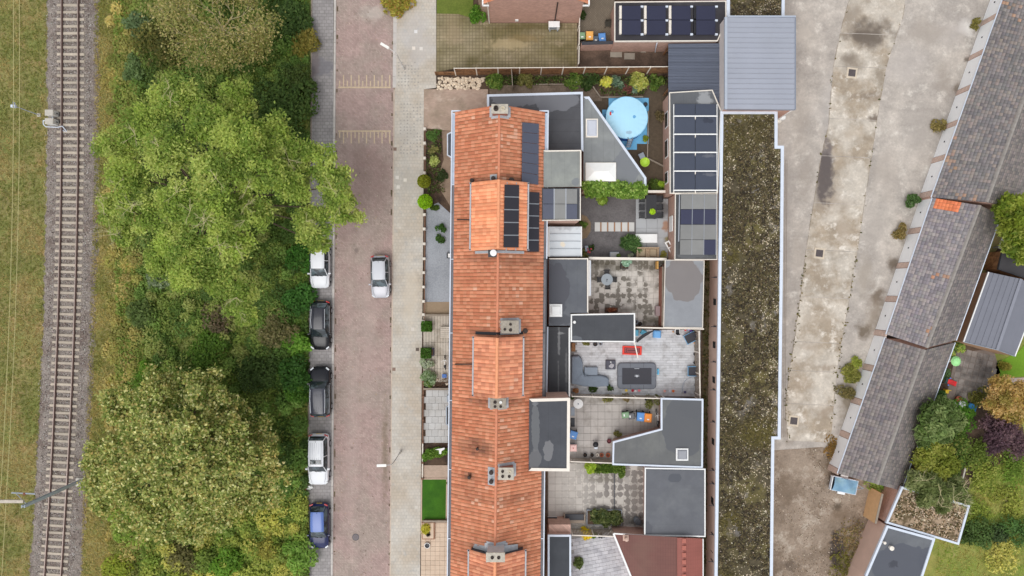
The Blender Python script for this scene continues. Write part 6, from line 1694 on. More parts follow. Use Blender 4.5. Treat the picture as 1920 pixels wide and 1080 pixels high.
obj('body', MB().bbox(-.44, .44, -.42, .42, 0, .38, .05), M('pit_dark', C(84, 84, 94), .7, .08), t, False)
obj('ash', MB().blob((.05, -.1, .38), .25, .22, .05, 10, 5, .3), M('ash', C(176, 174, 178), .9, .25, 9.0), t, False)
obj('knob', MB().box(-.05, .05, .22, .3, .38, .42), m_white, t, False)
# things along the north side of this yard
m_bluep = M('blue_plastic', C(98, 156, 214), .5, .06); m_aqua = M('aqua_plastic', C(104, 188, 220), .5, .06)
for (u, v, sx, sy, rz, m_, lb) in ((1194, 624, .3, .55, 0, m_aqua, 'aqua plastic step stool half under the white-edged roof'), (1207, 624, .55, .45, -.5, m_aqua, 'tilted aqua plastic play seat next to the black banner')):
    p = W(u, v, .35)
    t = thing('toddler_stool', lb, 'stool', (p.x, p.y, .09), rz, 'plastic toddler stools')
    obj('seat', MB().bbox(-sx / 2, sx / 2, -sy / 2, sy / 2, .22, .3, .04), m_, t, False)
    obj('base', MB().bbox(-sx / 2 + .05, sx / 2 - .05, -sy / 2 + .05, sy / 2 - .05, 0, .22, .03), m_, t, False)
p = W(1232, 626, .5)
t = thing('play_chest', 'blue plastic toy chest with a rounded lid by the north fence', 'toy chest', (p.x, p.y, .09), -.05)
obj('body', MB().bbox(-.32, .32, -.32, .3, 0, .42, .05), m_bluep, t, False); obj('lid', MB().bbox(-.35, .35, -.36, .33, .42, .54, .09), M('blue_lid', C(112, 170, 224), .5, .05), t, False)
a, b = W(1194, 641, 1.0), W(1226, 620, 1.4)
t = thing('banner_pole', 'black swooping banner strip leaning across the yard corner', 'banner', (a.x, a.y, .09))
rows_ = []
for k in range(9):
    s_ = k / 8; c = a.lerp(b, s_); w_ = .03 + .22 * math.sin(math.pi * min(1, s_ * .75 + .22)); off_ = .1 * math.sin(math.pi * s_)
    rows_.append([(c.x - w_ * .45, c.y + w_ * .7 + off_, c.z + .05), (c.x + w_ * .2, c.y - w_ * .35 + off_, c.z)])
obj('cloth', MB().grid(rows_), M('black_cloth', C(56, 54, 58), .8, .1), t)
obj('pole', MB().path([(a.x, a.y, .09), tuple(a), tuple(b)], .025), m_black, t)
# kids' seats
def lounge_seat(label, uv, rz, sx, sy, mesh, frame):
    p = W(*uv, .45)
    t = thing('mesh_chair', label, 'chair', (p.x, p.y, .09), rz)
    obj('seat', MB().box(-sx / 2, sx / 2, -sy / 2, sy / 2, .38, .42), mesh, t, False)
    fm = MB()
    for s_ in (-1, 1): fm.tube((s_ * sx / 2, -sy / 2, .42), (s_ * sx / 2, sy / 2, .42), .03).tube((s_ * sx / 2, sy / 2, .42), (s_ * sx / 2, sy / 2 + .12, .8), .025)
    fm.tube((-sx / 2, -sy / 2, .42), (sx / 2, -sy / 2, .42), .03)
    obj('frame', fm, frame, t, False)
    for a_ in (-1, 1):
        for b_ in (-1, 1): obj('leg', MB().tube((a_ * sx / 2, b_ * sy / 2, 0), (a_ * sx / 2, b_ * sy / 2, .4), .02), frame, t, False)
    obj('backrest', MB().add([(-sx / 2, sy / 2, .42), (sx / 2, sy / 2, .42), (sx / 2, sy / 2 + .12, .8), (-sx / 2, sy / 2 + .12, .8)], [(0, 1, 2, 3)]), mesh, t, False)
    return t
m_mesh = M('black_mesh', C(66, 66, 72), .8, .12, 5.0); m_bfr = M('blue_frame', C(120, 176, 216), .5, .05)
lounge_seat('tilted black mesh play seat with blue edges in the upper right corner', (1293, 634), -1.1, .85, .85, m_mesh, m_bfr)
lounge_seat('black mesh chair with blue frame at the east fence', (1297, 696), -1.57, .85, .7, m_mesh, m_bfr)
lounge_seat('tiny black chair with white legs near the coloured balls', (1270, 621), 3.14, .38, .4, m_black, m_white)
for (u, v, r, c, lb) in ((1296, 621, .16, (108, 80, 160), 'purple ball in the yard corner'), (1285, 619, .1, (222, 80, 84), 'small red ball by the north fence'), (1291, 618, .09, (150, 140, 200), 'small lilac ball beside the red one'), (1302, 629, .13, (240, 184, 70), 'orange-yellow ball at the edge of the tilted play seat'), (1262, 622, .08, (226, 170, 110), 'little tan ball beside the tiny black chair'), (1302, 643, .09, (226, 170, 130), 'little peach ball south of the tilted play seat'), (1300, 618, .07, (130, 190, 150), 'little green ball in the yard corner')):
    p = W(u, v, .15)
    t = thing('ball', lb, 'ball', (p.x, p.y, .09), 0, 'loose balls in the trampoline yard')
    obj('shell', MB().blob((0, 0, r), r, r, r, 14, 9), M('ball_' + str(u) + str(v), C(*c), .5, .04), t, False, True)
    obj('valve', MB().lathe((0, 0, 2 * r - .004), [(.012, 0), (.008, .006)], 6), m_black, t, False)
# toys along the south fence and east fence
for (u, v, c, lb) in ((1174, 732, (240, 214, 90), 'yellow toy cup south of the trampoline'), (1186, 732, (206, 60, 84), 'crimson toy cup south of the trampoline'), (1191, 733, (238, 232, 232), 'white toy cup south of the trampoline'), (1198, 732, (236, 150, 160), 'pink toy cup south of the trampoline'), (1246, 733, (244, 200, 190), 'pale pink toy cup by the fence gate'), (1262, 733, (236, 140, 70), 'orange toy cup by the fence gate'), (1302, 664, (48, 48, 54), 'small black pot along the east fence, northern one'), (1302, 680, (52, 52, 56), 'small black pot along the east fence, by the mesh chair'), (1284, 735, (120, 118, 160), 'dull violet toy cup in the lower right yard corner'), (1256, 733, (236, 236, 240), 'white toy cup beside the orange one')):
    p = W(u, v, .2)
    t = thing('toy_cup', lb, 'cup', (p.x, p.y, .09), 0, 'small cups and pots in the trampoline yard')
    obj('cup', MB().lathe((0, 0, 0), [(.08, 0), (.11, .2), (.12, .2), (.1, .19), (.07, .04), (.01, .04)], 12), M('cup_' + str(u), C(*c), .5, .05), t, False)
    obj('handle', MB().torus((.12, 0, .11), .05, .015, 'y', 10, 5), bpy.data.materials['cup_' + str(u)], t, False)
a, b = W(1279, 737, .5), W(1304, 706, .9)
t = thing('netting_arch', 'curved grey net goal in the lower right corner of the trampoline yard', 'net', (a.x, a.y, .09))
arc = [a.lerp(b, k / 8) + Vector((-.35 * math.sin(math.pi * k / 8), .35 * math.sin(math.pi * k / 8), 0)) for k in range(9)]
obj('hoop', MB().path([tuple(x) for x in arc], .035), m_zinc, t)
nm = MB()
for k in range(1, 9): nm.tube(arc[k], (b.x - .1 + .02 * k, a.y + .2, .12), .006, .006, 4)
obj('net', nm, m_zinc, t)
a, b = W(1190.5, 643, 2.9), W(1190.5, 672, 1.0)
t = thing('white_pole', 'thin white pole standing over the red tray', 'pole', (a.x, a.y, .09))
obj('pole', MB().tube((a.x, a.y, .09), (a.x, a.y, 2.7), .03), m_white, t); obj('arm', MB().bar((a.x, a.y, 2.65), (b.x, b.y + .2, 2.5), .09, .05), m_offwhite, t)
p = W(1075, 651, .4)
t = thing('wood_crate', 'brown wooden crate under the white-edged extension', 'crate', (p.x, p.y, .09))
obj('body', MB().bbox(-.16, .16, -.36, .36, 0, .4), m_wood, t, False); obj('lid', MB().bbox(-.18, .18, -.38, .38, .4, .44), m_wood, t, False)
t = pot('garden_pot', 'grey round pot below the white-edged dark roof', 'pot', (1116, 645), .2, .4, m_dark)
t = pot('garden_pot', 'second grey pot beside it below the white-edged dark roof', 'pot', (1126, 644), .17, .38, m_zinc)
for (uv, r, h, pal, n, lb) in (((1099, 643), .35, .6, G_OLIVE, 160, 'olive potted plant below the white-edged dark roof'), ((1079, 731), .35, .6, [(200, 152, 108), (180, 130, 90)], 160, 'tan dried plant in the lower left yard corner'), ((1143, 727), .32, .6, G_DARK, 160, 'dark green plant at the end of the covered lounge'), ((1105, 731), .7, .45, G_DARK, 240, 'dark plants along the fence behind the covered lounge')):
    shrub('small_plant', lb, uv, r, h, pal, n, .1, nc=5, cat='plant', ry_=min(r, .4))
p = W(1234, 697, .3)
t = thing('aqua_board', 'small aqua board at the trampoline edge', 'board', (p.x, p.y, .09))
obj('board', MB().bbox(-.07, .07, -.26, .26, .0, .3), m_aqua, t, False); obj('grip', MB().box(-.03, .03, -.1, .1, .3, .32), m_bluep, t, False)
def slat_fence(label, a, b, h, m=m_woodgrey, cap=m_offwhite, gap=.13):
    A, B_ = W(*a, 0), W(*b, 0)
    t = thing('slat_fence', label, 'fence', ((A.x + B_.x) / 2, (A.y + B_.y) / 2, 0))
    d = B_ - A; L_ = d.length; d.normalize(); ang = math.atan2(d.y, d.x)
    n = int(L_ / gap)
    me = MB().box(-.045, .045, -.012, .012, .1, h - .05).mesh('slat'); me.materials.append(m)
    for k in range(n):
        p = A + d * (L_ * (k + .5) / n) - t.location
        o = link(bpy.data.objects.new('slat', me)); o.parent = t; o.location = (p.x, p.y, 0); o.rotation_euler = (0, 0, ang)
    obj('rail', MB().bar((A.x, A.y, h - .04), (B_.x, B_.y, h - .04), .09, .06), cap, t)
    obj('rail', MB().bar((A.x, A.y + .03, .3), (B_.x, B_.y + .03, .3), .04, .08), m, t)
    for k in range(int(L_ / 1.9) + 2):
        p = A + d * min(L_, k * 1.9); obj('post', MB().box(p.x - .05, p.x + .05, p.y - .05, p.y + .05, 0, h + .04), cap, t)
    return t
slat_fence('pale slatted fence between the trampoline yard and the square slab yard', (1070, 738), (1240, 742), 1.7)
slat_fence('pale slatted fence along the alley at the east end of the trampoline yard', (1301, 619), (1303, 744), 1.8)

# ---------------------------------------------------------------- house 5 yard: square slabs
pt = patch('square_slab_yard', [(1068, 743), (1240, 745), (1240, 805), (1150, 830), (1150, 868), (1066, 868)], .05, M('slab_joint2', C(128, 122, 114), .95, .15))
m_sq = M('square_slab', C(190, 184, 178), .9, .07, .9, rnd=.06, fine=.05, col2=C(160, 152, 144), c2s=.7, c2t=(.52, .7), spots=[spot(1150, 750, 90, 8, (104, 98, 84), .9, .6), spot(1225, 755, 18, 14, (112, 106, 70), .9, .6), spot(1110, 862, 45, 8, (84, 80, 66), .9, .7)])
slabs(pt, [(1068, 866), (1240, 866), (1240, 745), (1068, 745)], 13, 9, .018, m_sq, 'paving_slab', .085, mask=[(1068, 743), (1240, 745), (1240, 807), (1150, 834), (1150, 868), (1066, 868)])
def bin_(label, uv, rz, body, lid, z=.09, w_=.5, d_=.6, group='wheeled bins'):
    p = W(*uv, 1.0)
    t = thing('wheelie_bin', label, 'bin', (p.x, p.y, z), rz, group)
    rows2 = []
    for s_, zz in ((.78, .06), (1.0, .95)):
        rows2.append([(x * s_ * w_ / 2, y * s_ * d_ / 2, zz) for x, y in ((-1, -1), (1, -1), (1, 1), (-1, 1), (-1, -1))])
    obj('body', MB().grid(rows2), body, t, False)
    obj('lid', MB().bbox(-w_ / 2 - .03, w_ / 2 + .03, -d_ / 2 - .05, d_ / 2 + .02, .95, 1.05, .06), lid, t, False)
    obj('handle', MB().tube((-w_ / 2 + .05, d_ / 2 + .07, .93), (w_ / 2 - .05, d_ / 2 + .07, .93), .025), m_black, t, False)
    obj('label_plate', MB().box(-.1, .1, -.2, -.1, 1.05, 1.054), m_white, t, False)
    for s_ in (-1, 1): obj('wheel', MB().tube((s_ * w_ / 2 * .8, d_ / 2, .1), (s_ * w_ / 2 * .98, d_ / 2, .1), .1, .1, 14), m_rubber, t, False)
    return t
m_bgreen = M('bin_green', C(128, 160, 124), .5, .05); m_bgrey = M('bin_grey', C(104, 104, 106), .5, .05); m_bblue = M('bin_blue', C(96, 150, 214), .5, .05); m_borange = M('bin_orange', C(240, 146, 58), .5, .05); m_bdark = M('bin_dark', C(52, 54, 56), .6, .05); m_byel = M('bin_amber', C(238, 176, 92), .5, .05)
bin_('green-lidded bin at the west end of the row of four in the slab yard', (1173, 778), -1.45, m_bdark, m_bgreen)
bin_('grey-lidded bin between the green and blue bins in the slab yard', (1184, 780), -1.4, m_bdark, m_bgrey, w_=.5, d_=.5)
bin_('blue-lidded bin next to the orange one in the slab yard', (1201, 781), -.08, m_bdark, m_bblue, w_=.62, d_=.72)
bin_('orange-lidded bin at the east end of the row in the slab yard', (1215, 783), -.08, m_bdark, m_borange, w_=.62, d_=.72)
bin_('blue-lidded bin leaning against the cream-edged dormer extension', (1075, 815), -.3, m_bdark, m_bblue, w_=.64, d_=.62)
bin_('green-lidded bin in the row beside the north garage', (1091.5, 67), 0, m_bdark, m_bgreen, w_=.5, d_=.55)
bin_('amber-lidded bin in the row beside the north garage', (1105.5, 67), 0, m_bdark, m_byel, w_=.6, d_=.75)
bin_('small dark bin between the amber and blue bins at the north garage', (1117, 73), 0, m_bdark, M('bin_slate', C(84, 98, 112), .5, .05), w_=.44, d_=.44)
bin_('blue-lidded bin at the end of the row beside the north garage', (1129, 70), .08, m_bdark, m_bblue, w_=.58, d_=.68)
p = W(1084, 757, .75)
t = thing('round_table', 'round white table with a hole in the corner of the slab yard', 'table', (p.x, p.y, .085))
obj('table_top', MB().lathe((0, 0, 0), [(.42, .7), (.44, .71), (.44, .74), (.1, .75), (.09, .72)], 28), m_white, t, False)
obj('pedestal', MB().lathe((0, 0, 0), [(.26, 0), (.24, .04), (.04, .06), (.04, .76), (.06, .78)], 12), m_zinc, t, False)
p = W(1075, 840, .8)
t = thing('storage_stool', 'pale pink square storage stool against the cream-edged dormer extension', 'stool', (p.x, p.y, .085))
obj('body', MB().box(-.27, .27, -.27, .27, 0, .68), m_zinc, t, False); obj('lid', MB().bbox(-.32, .32, -.32, .32, .68, .78, .07), M('pale_pink', C(240, 200, 192), .5, .04), t, False)
obj('knob', MB().lathe((0, 0, .78), [(.06, 0), (.05, .03), (.01, .03)], 10), M('knob_red', C(200, 110, 110), .5, .04), t, False)
p = W(1074, 784, .2)
t = thing('window_well', 'two dark grates beside the dormer extension wall', 'grate', (p.x, p.y, .085))
for dy in (-.4, .6): obj('grate', MB().bbox(-.18, .18, dy - .4, dy + .4, 0, .05), m_dark if dy < 0 else m_zinc, t, False)
p = W(1117, 836, .9)
t = thing('barbecue', 'black kettle barbecue with a silver shelf in the slab yard', 'barbecue', (p.x, p.y, .085))
obj('bowl', MB().blob((0, .1, .75), .26, .26, .2, 14, 8), m_black, t, False, True)
obj('shelf', MB().bbox(-.14, .2, -.32, -.02, .7, .75), m_steel, t, False)
for a_ in range(3): obj('leg', MB().tube((.1 * math.cos(a_ * 2.1), .1 + .1 * math.sin(a_ * 2.1), .6), (.3 * math.cos(a_ * 2.1), .1 + .3 * math.sin(a_ * 2.1), 0), .018), m_steel, t, False)
for i, (u, r, m_) in enumerate(((1097, .17, m_black), (1110, .15, m_black), (1120, .15, m_offwhite), (1128, .18, m_terracotta), (1140, .2, m_terracotta))):
    t = pot('garden_pot', ('black plant pot, the westmost of the row at the slab yard fence', 'black plant pot, second of the row at the slab yard fence', 'cream square-rimmed pot in the middle of the slab yard fence row', 'terracotta pot, fourth of the row at the slab yard fence', 'terracotta pot, the eastmost of the row at the slab yard fence')[i], 'pot', (u, 853), r, .3, m_, group='pots at the slab yard fence')
t = pot('garden_pot', 'dark red round pot at the corner of the angular shed', 'pot', (1142, 827), .2, .35, M('dark_red_pot', C(104, 52, 58), .6, .08), inner=M('red_inner', C(120, 62, 66), .8, .1))
for (uv, r, h, pal, n, lb) in (((1160, 813), .36, .8, G_OLIVE, 160, 'slender olive plant at the sloping edge of the angular shed'), ((1139, 748), .45, .6, G_OLIVE, 160, 'brown-green plant at the slatted fence, north side of the slab yard'), ((1175, 748), .5, .4, [(150, 132, 96), (130, 116, 80)], 140, 'dry plants along the slatted fence north of the bins'), ((1226, 753), .75, .7, [(120, 124, 66), (140, 140, 84), (100, 104, 54)], 300, 'tangled green plants in the corner beside the angular shed'), ((1072, 748), .3, .4, G_DARK, 100, 'dark plant behind the round white table')):
    shrub('small_plant', lb, uv, r, h, pal, n, .1, nc=5, cat='plant')
t = pot('garden_pot', 'black round tub in the tangled corner plants', 'pot', (1213, 747), .22, .35, m_black)
# scooter
def two_wheeler(name, label, cat, uv, rz, z, m_frame_, L_=1.1, R_=.3, seat=True):
    p = W(*uv, .6)
    t = thing(name, label, cat, (p.x, p.y, z), rz)
    for y, nm in ((-L_ / 2, 'wheel'), (L_ / 2, 'wheel')):
        w_ = obj('wheel', MB().torus((0, y, R_), R_ - .03, .03, 'x', 22, 6), m_rubber, t, False)
        sp = MB()
        for k in range(6): a_ = k * math.pi / 3; sp.tube((0, y, R_), (0, y + (R_ - .04) * math.cos(a_), R_ + (R_ - .04) * math.sin(a_)), .006, .006, 4)
        obj('spokes', sp, m_steel, w_, False)
    f = MB().tube((0, -L_ / 2, R_), (0, -.1, R_ + .05), .025).tube((0, -.1, R_ + .05), (0, L_ / 2 - .15, R_ + .45), .025).tube((0, -.25, R_ + .45), (0, L_ / 2 - .15, R_ + .45), .025).tube((0, -.1, R_ + .05), (0, -.3, R_ + .55), .025).tube((0, L_ / 2, R_), (0, L_ / 2 - .2, R_ + .6), .025)
    f.tube((0, -L_ / 2, R_), (0, -.27, R_ + .42), .018)
    obj('frame', f, m_frame_, t, False)
    obj('handlebar', MB().path([(-.28, L_ / 2 - .32, R_ + .68), (-.1, L_ / 2 - .2, R_ + .66), (.1, L_ / 2 - .2, R_ + .66), (.28, L_ / 2 - .32, R_ + .68)], .02), m_frame_, t, False)
    if seat: obj('saddle', MB().bbox(-.08, .08, -.44, -.18, R_ + .55, R_ + .62, .03), m_black, t, False)
    return t
two_wheeler('bicycle', 'white and black bicycle parked against the angular shed', 'bicycle', (1233, 784), .1, .085, m_white)
slat_fence('slatted fence between the square slab yard and the stained slab yard', (1068, 858), (1149, 861), 1.5)

# ---------------------------------------------------------------- house 6 yard: stained slabs
pt = patch('stained_slab_yard', [(1027, 868), (1150, 868), (1210, 876), (1210, 1000), (1027, 1000)], .05, M('slab_joint3', C(160, 154, 146), .95, .15))
m_st = M('stained_slab', C(206, 200, 192), .88, .07, 1.0, rnd=.07, fine=.05, core=(C(118, 112, 108), .8, .32, 4.0, 8.8), spots=[spot(1190, 925, 18, 45, (126, 120, 114), .9, .55), spot(1130, 895, 40, 12, (110, 102, 84), .9, .5), spot(1185, 975, 24, 12, (92, 90, 84), .8, .7)])
slabs(pt, [(1028, 998), (1208, 998), (1208, 868), (1028, 868)], 14, 10, .02, m_st, 'paving_slab', .085, mask=[(1027, 868), (1150, 868), (1212, 876), (1212, 1000), (1027, 1000)])
a, b = W(1151.5, 886), W(1151.5, 953)
o = obj('channel_drain', MB().box(a.x - .04, a.x + .05, b.y, a.y, .05, .094), m_dark); o['kind'] = 'structure'
t = thing('raised_planter', 'long grass planter with bright lime plant at the fence', 'planter', W(1130, 879, 0))
a, b = W(1102, 887, .35), W(1172, 870, .35)
obj('box', MB().bbox(a.x, b.x, a.y, b.y, .05, .35), m_woodgrey, t); obj('soil', MB().box(a.x + .06, b.x - .06, a.y + .06, b.y - .06, .351, .36), m_soil, t)
P = np.stack([RNG.uniform(a.x + .6, b.x - .05, 900), RNG.uniform(a.y + .05, b.y - .05, 900), RNG.uniform(.38, .5, 900)], 1)
plant_leaves(t, P, .14, [(104, 130, 54), (84, 112, 40), (124, 146, 64)], .3, 2.5)
shrub('lime_plant', 'bright lime plant at the end of the grass planter', (1109, 876), .5, .7, G_LIME, 360, .17, z=.36, cat='plant')
shrub('shrub', 'dark green shrub at the shed end of the grass planter', (1166, 884), .5, .7, G_MID, 320, .12, z=.2)
t = thing('raised_planter', 'metal-rimmed planter full of bamboo at the south fence', 'planter', W(1133, 972, 0))
a, b = W(1100, 985, .4), W(1166, 956, .4)
obj('box', MB().bbox(a.x, b.x, a.y, b.y, .05, .4), m_zinc, t); obj('soil', MB().box(a.x + .06, b.x - .06, a.y + .06, b.y - .06, .401, .41), m_soil, t)
P = np.vstack([clump(a.x + .4 + random.random() * (b.x - a.x - .6), a.y + .2 + random.random() * (b.y - a.y - .4), .4, .4, .35, .6, 60) for _ in range(20)])
plant_leaves(t, P, .12, [(112, 122, 70), (92, 104, 56), (136, 142, 92), (80, 96, 60)], .4, 4.0)
p = W(1077, 972, .5)
t = thing('storage_bench', 'tan storage bench with a dark grey lid against the south fence', 'bench', (p.x, p.y, .085))
m_tan = M('tan_wood', C(170, 154, 138), .8, .1)
obj('body', MB().box(-.83, .83, -.38, .3, 0, .45), m_tan, t, False); obj('lid', MB().bbox(-.86, .86, -.12, .42, .45, .52, .03), m_dark, t, False)
obj('front_board', MB().bbox(-.9, .9, -.42, -.14, .45, .5), m_tan, t, False)
for s_ in (-1, 1): obj('end_board', MB().bbox(s_ * .9 - .04, s_ * .9 + .04, -.4, .4, 0, .6), m_tan, t, False)
p = W(1036, 976, .5)
t = thing('storage_cabinet', 'white low cabinet in the corner beside the storage bench', 'cabinet', (p.x, p.y, .085))
obj('body', MB().bbox(-.42, .42, -.24, .24, 0, .5), m_white, t, False); obj('top', MB().bbox(-.45, .4, .1, .34, .5, .55), m_black, t, False)
p = W(1196, 978, .8)
t = thing('rain_barrel', 'blue-grey ribbed rain barrel beside the square shed', 'barrel', (p.x, p.y, .085))
m_bar = M('barrel_blue', C(116, 124, 134), .5, .06)
obj('barrel', MB().lathe((0, 0, 0), [(.26, 0), (.3, .15), (.28, .18), (.31, .35), (.29, .38), (.31, .6), (.27, .78), (.29, .8)], 20), m_bar, t, False)
obj('lid', MB().lathe((0, 0, .8), [(.29, 0), (.29, .04), (.24, .04), (.23, .01), (.01, .01)], 20), m_dark, t, False)
obj('tap', MB().tube((.28, 0, .2), (.4, 0, .2), .025), m_steel, t, False)
plot_wall('pinkish brick wall stub behind the charcoal extension', (1029, 992), (1070, 992), 2.3, m_brick, m_brick, .8, cw=0.0)
slat_fence('slatted fence between the stained slab yard and the pale slab yard', (1070, 990), (1200, 994), 1.9)

# ---------------------------------------------------------------- house 7 yard
pt = patch('pale_slab_yard', [(1070, 1000), (1200, 1000), (1300, 1300), (1070, 1300)], .05, M('slab_joint4', C(150, 148, 146), .95, .1))
m_pale = M('pale_slab', C(196, 196, 200), .85, .08, 1.4, rnd=.1, fine=.06, col2=C(172, 172, 178), c2s=1.2)
slabs(pt, [(1062, 1150), (1215, 1120), (1200, 985), (1047, 1015)], 12, 20, .015, m_pale, 'paving_slab', .085, stagger=.5, mask=[(1070, 998), (1156, 1000), (1215, 1140), (1070, 1140)])
shrub('yellow_shrub', 'round bright yellow shrub against the slatted fence in the pale slab yard', (1098, 1002), .58, .8, [(236, 212, 50), (220, 194, 44), (246, 224, 80)], 420, .12)
shrub('small_plant', 'green plant beside the bright yellow shrub', (1114, 1002), .35, .5, G_MID, 160, .1, nc=4, cat='plant')
shrub('small_plant', 'leafy plant at the white edge of the charcoal extension', (1085, 1057), .5, .6, [(116, 130, 76), (96, 112, 62)], 160, .2, nc=5, cat='plant')
p = W(1128, 1005, .6)
t = thing('bird_statue', 'black bird statue with spread wings on the pale slabs', 'statue', (p.x, p.y, .085), .1)
obj('body', MB().blob((0, 0, .5), .09, .26, .12, 12, 8), m_black, t, False, True)
obj('head', MB().blob((0, .26, .62), .06, .08, .06, 10, 6), m_black, t, False, True)
obj('wing', MB().add([(.06, .06, .53), (.34, -.05, .58), (.28, -.16, .56), (.05, -.14, .52)], [(0, 1, 2, 3)]).add([(.06, .06, .5), (.34, -.05, .55), (.28, -.16, .53), (.05, -.14, .49)], [(3, 2, 1, 0)]), m_black, t, False)
obj('wing', MB().add([(-.06, .06, .53), (-.34, -.05, .58), (-.28, -.16, .56), (-.05, -.14, .52)], [(3, 2, 1, 0)]).add([(-.06, .06, .5), (-.34, -.05, .55), (-.28, -.16, .53), (-.05, -.14, .49)], [(0, 1, 2, 3)]), m_black, t, False)
obj('pedestal', MB().lathe((0, 0, 0), [(.12, 0), (.1, .1), (.04, .15), (.04, .42)], 10), m_dark, t, False)
patch('alley', [(1318, 484), (1345, 484), (1338, 1300), (1312, 1300)], .06, M('alley_moss', C(86, 74, 56), .95, .2, 1.5, col2=C(66, 64, 36), c2s=.8, fine=.15))

# ---------------------------------------------------------------- front garden furniture and plants
p = W(836, 623, .5)
t = thing('slatted_bench', 'pale slatted garden bench on the deck terrace in front', 'bench', (p.x, p.y, .11))
sm = MB()
for k in range(6): sm.box(-.5, .5, -.5 + k * .17, -.5 + k * .17 + .14, .42, .46)
obj('seat', sm, m_plank, t, False)
for a_ in (-1, 1):
    for b_ in (-1, 1): obj('leg', MB().box(a_ * .45 - .04, a_ * .45 + .04, b_ * .42 - .04, b_ * .42 + .04, 0, .42), m_plank, t, False)
two_wheeler('bicycle', 'child bicycle with white handlebar parked on the deck terrace', 'bicycle', (834, 680), 0.05, .11, m_white, .9, .24)
p = W(833, 705, .4)
t = thing('blue_crate', 'small blue crate on the deck terrace below the bicycle', 'crate', (p.x, p.y, .11))
obj('body', MB().bbox(-.18, .18, -.14, .14, 0, .28), M('crate_blue', C(66, 108, 176), .5, .06), t, False); obj('rim', MB().box(-.2, .2, -.16, .16, .28, .31), bpy.data.materials['crate_blue'], t, False)
t = thing('driftwood_pile', 'heap of brown twigs and stones at the end of the deck terrace', 'twigs', W(828, 718, 0))
tw = MB()
for k in range(60):
    p = W(random.uniform(806, 846), random.uniform(708, 726), .2); a_ = random.random() * 6.28; l_ = random.uniform(.15, .4)
    tw.tube((p.x, p.y, random.uniform(.1, .25)), (p.x + math.cos(a_) * l_, p.y + math.sin(a_) * l_, random.uniform(.1, .35)), .018, .008, 5)
obj('twigs', tw, M('drift', C(120, 92, 70), .9, .2), t)
for (u, v) in ((820, 712), (838, 720), (812, 722)):
    p = W(u, v, .2); obj('stone', MB().blob((p.x, p.y, .15), .15, .12, .1, 8, 5, .2), m_rock, t)
p = W(842, 479, .5)
t = thing('wall_box', 'small black box with a white top standing against the front wall gravel', 'box', (p.x, p.y, .09))
obj('body', MB().bbox(-.22, .22, -.24, .24, 0, .4), m_black, t, False); obj('lid', MB().bbox(-.1, .2, -.18, .18, .4, .45), m_white, t, False)
p = W(842, 748, .6)
t = thing('front_porch_planter', 'small grey corner planter with a white ornament next to the bay window', 'planter', (p.x, p.y, .11))
obj('box', MB().bbox(-.2, .25, -.3, .3, 0, .4), m_zinc, t, False); obj('ornament', MB().blob((.05, -.1, .46), .09, .09, .1, 10, 6), m_white, t, False)
p = W(812, 993, .35)
t = thing('square_planter', 'square beige planter bed with a yellow grass on the beige terrace', 'planter', W(803, 1000, 0))
a, b = W(791, 1012, .35), W(815, 980, .35)
obj('box', MB().bbox(a.x, b.x, a.y, b.y, .05, .3), M('planter_brown', C(160, 122, 100), .85, .1), t)
obj('soil', MB().box(a.x + .08, b.x - .12, a.y + .1, b.y - .06, .301, .31), m_beige, t)
P = clump(W(798, 993, .5).x, W(798, 993, .5).y, .3, .36, .42, .3, 320); plant_leaves(t, P, .12, [(206, 200, 90), (186, 182, 74)], .3, 4.0)
P = clump(W(802, 1003, .5).x, W(802, 1003, .5).y, .3, .15, .15, .15, 90); plant_leaves(t, P, .1, [(60, 56, 50), (80, 74, 64)], .3, 3.0)
p = W(801, 1023, .3)
t = thing('wire_basket', 'white wire basket with dark contents on the beige terrace', 'basket', (p.x, p.y, .115))
obj('rim', MB().torus((0, 0, .2), .24, .03, 'z', 20, 6), m_white, t, False); obj('bowl', MB().lathe((0, 0, 0), [(.14, .0), (.22, .18), (.18, .1), (.01, .08)], 14), m_dark, t, False)
p = W(850, 340, .5)
# clipped balls and front shrubs
def ball_shrub(label, uv, r, h0, pal, n, size=.09, cat='shrub', square=False):
    p = W(*uv, h0 + r)
    t = thing('clipped_shrub', label, cat, (p.x, p.y, .1))
    d = RNG.normal(size=(n, 3)); d /= np.linalg.norm(d, axis=1, keepdims=True)
    if square: d = np.clip(d * 1.5, -1, 1)
    rr = RNG.uniform(.86, 1.0, n)[:, None] * r
    P = np.array([p.x, p.y, h0 + r]) + d * rr
    P[:, 2] = np.maximum(P[:, 2], .14)
    plant_leaves(t, P, size, pal, .2, 1.4, .14)
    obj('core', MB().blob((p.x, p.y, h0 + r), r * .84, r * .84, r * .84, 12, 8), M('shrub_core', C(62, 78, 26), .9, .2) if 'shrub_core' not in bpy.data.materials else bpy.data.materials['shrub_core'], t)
    obj('stem', MB().tube((p.x, p.y, .08), (p.x, p.y, h0 + r * .4), .05), m_bark if False else m_twig, t)
    return t
ball_shrub('olive green clipped ball tree beside the pavement, the northern of two', (795, 340), .6, .7, [(138, 142, 40), (118, 124, 34), (156, 160, 58)], 2200)
ball_shrub('bright green clipped ball tree beside the pavement, the southern of two', (797, 378), .66, .6, [(148, 190, 30), (124, 166, 22), (170, 206, 54)], 2400)
ball_shrub('dark green clipped cube bush at the deck terrace gate', (800, 612), .45, .1, [(84, 126, 44), (70, 110, 36)], 1500, square=True)
ball_shrub('green clipped cube bush beside a blue-black pot on the deck edge', (799, 662), .45, .1, [(88, 124, 52), (72, 108, 42)], 1500, square=True)
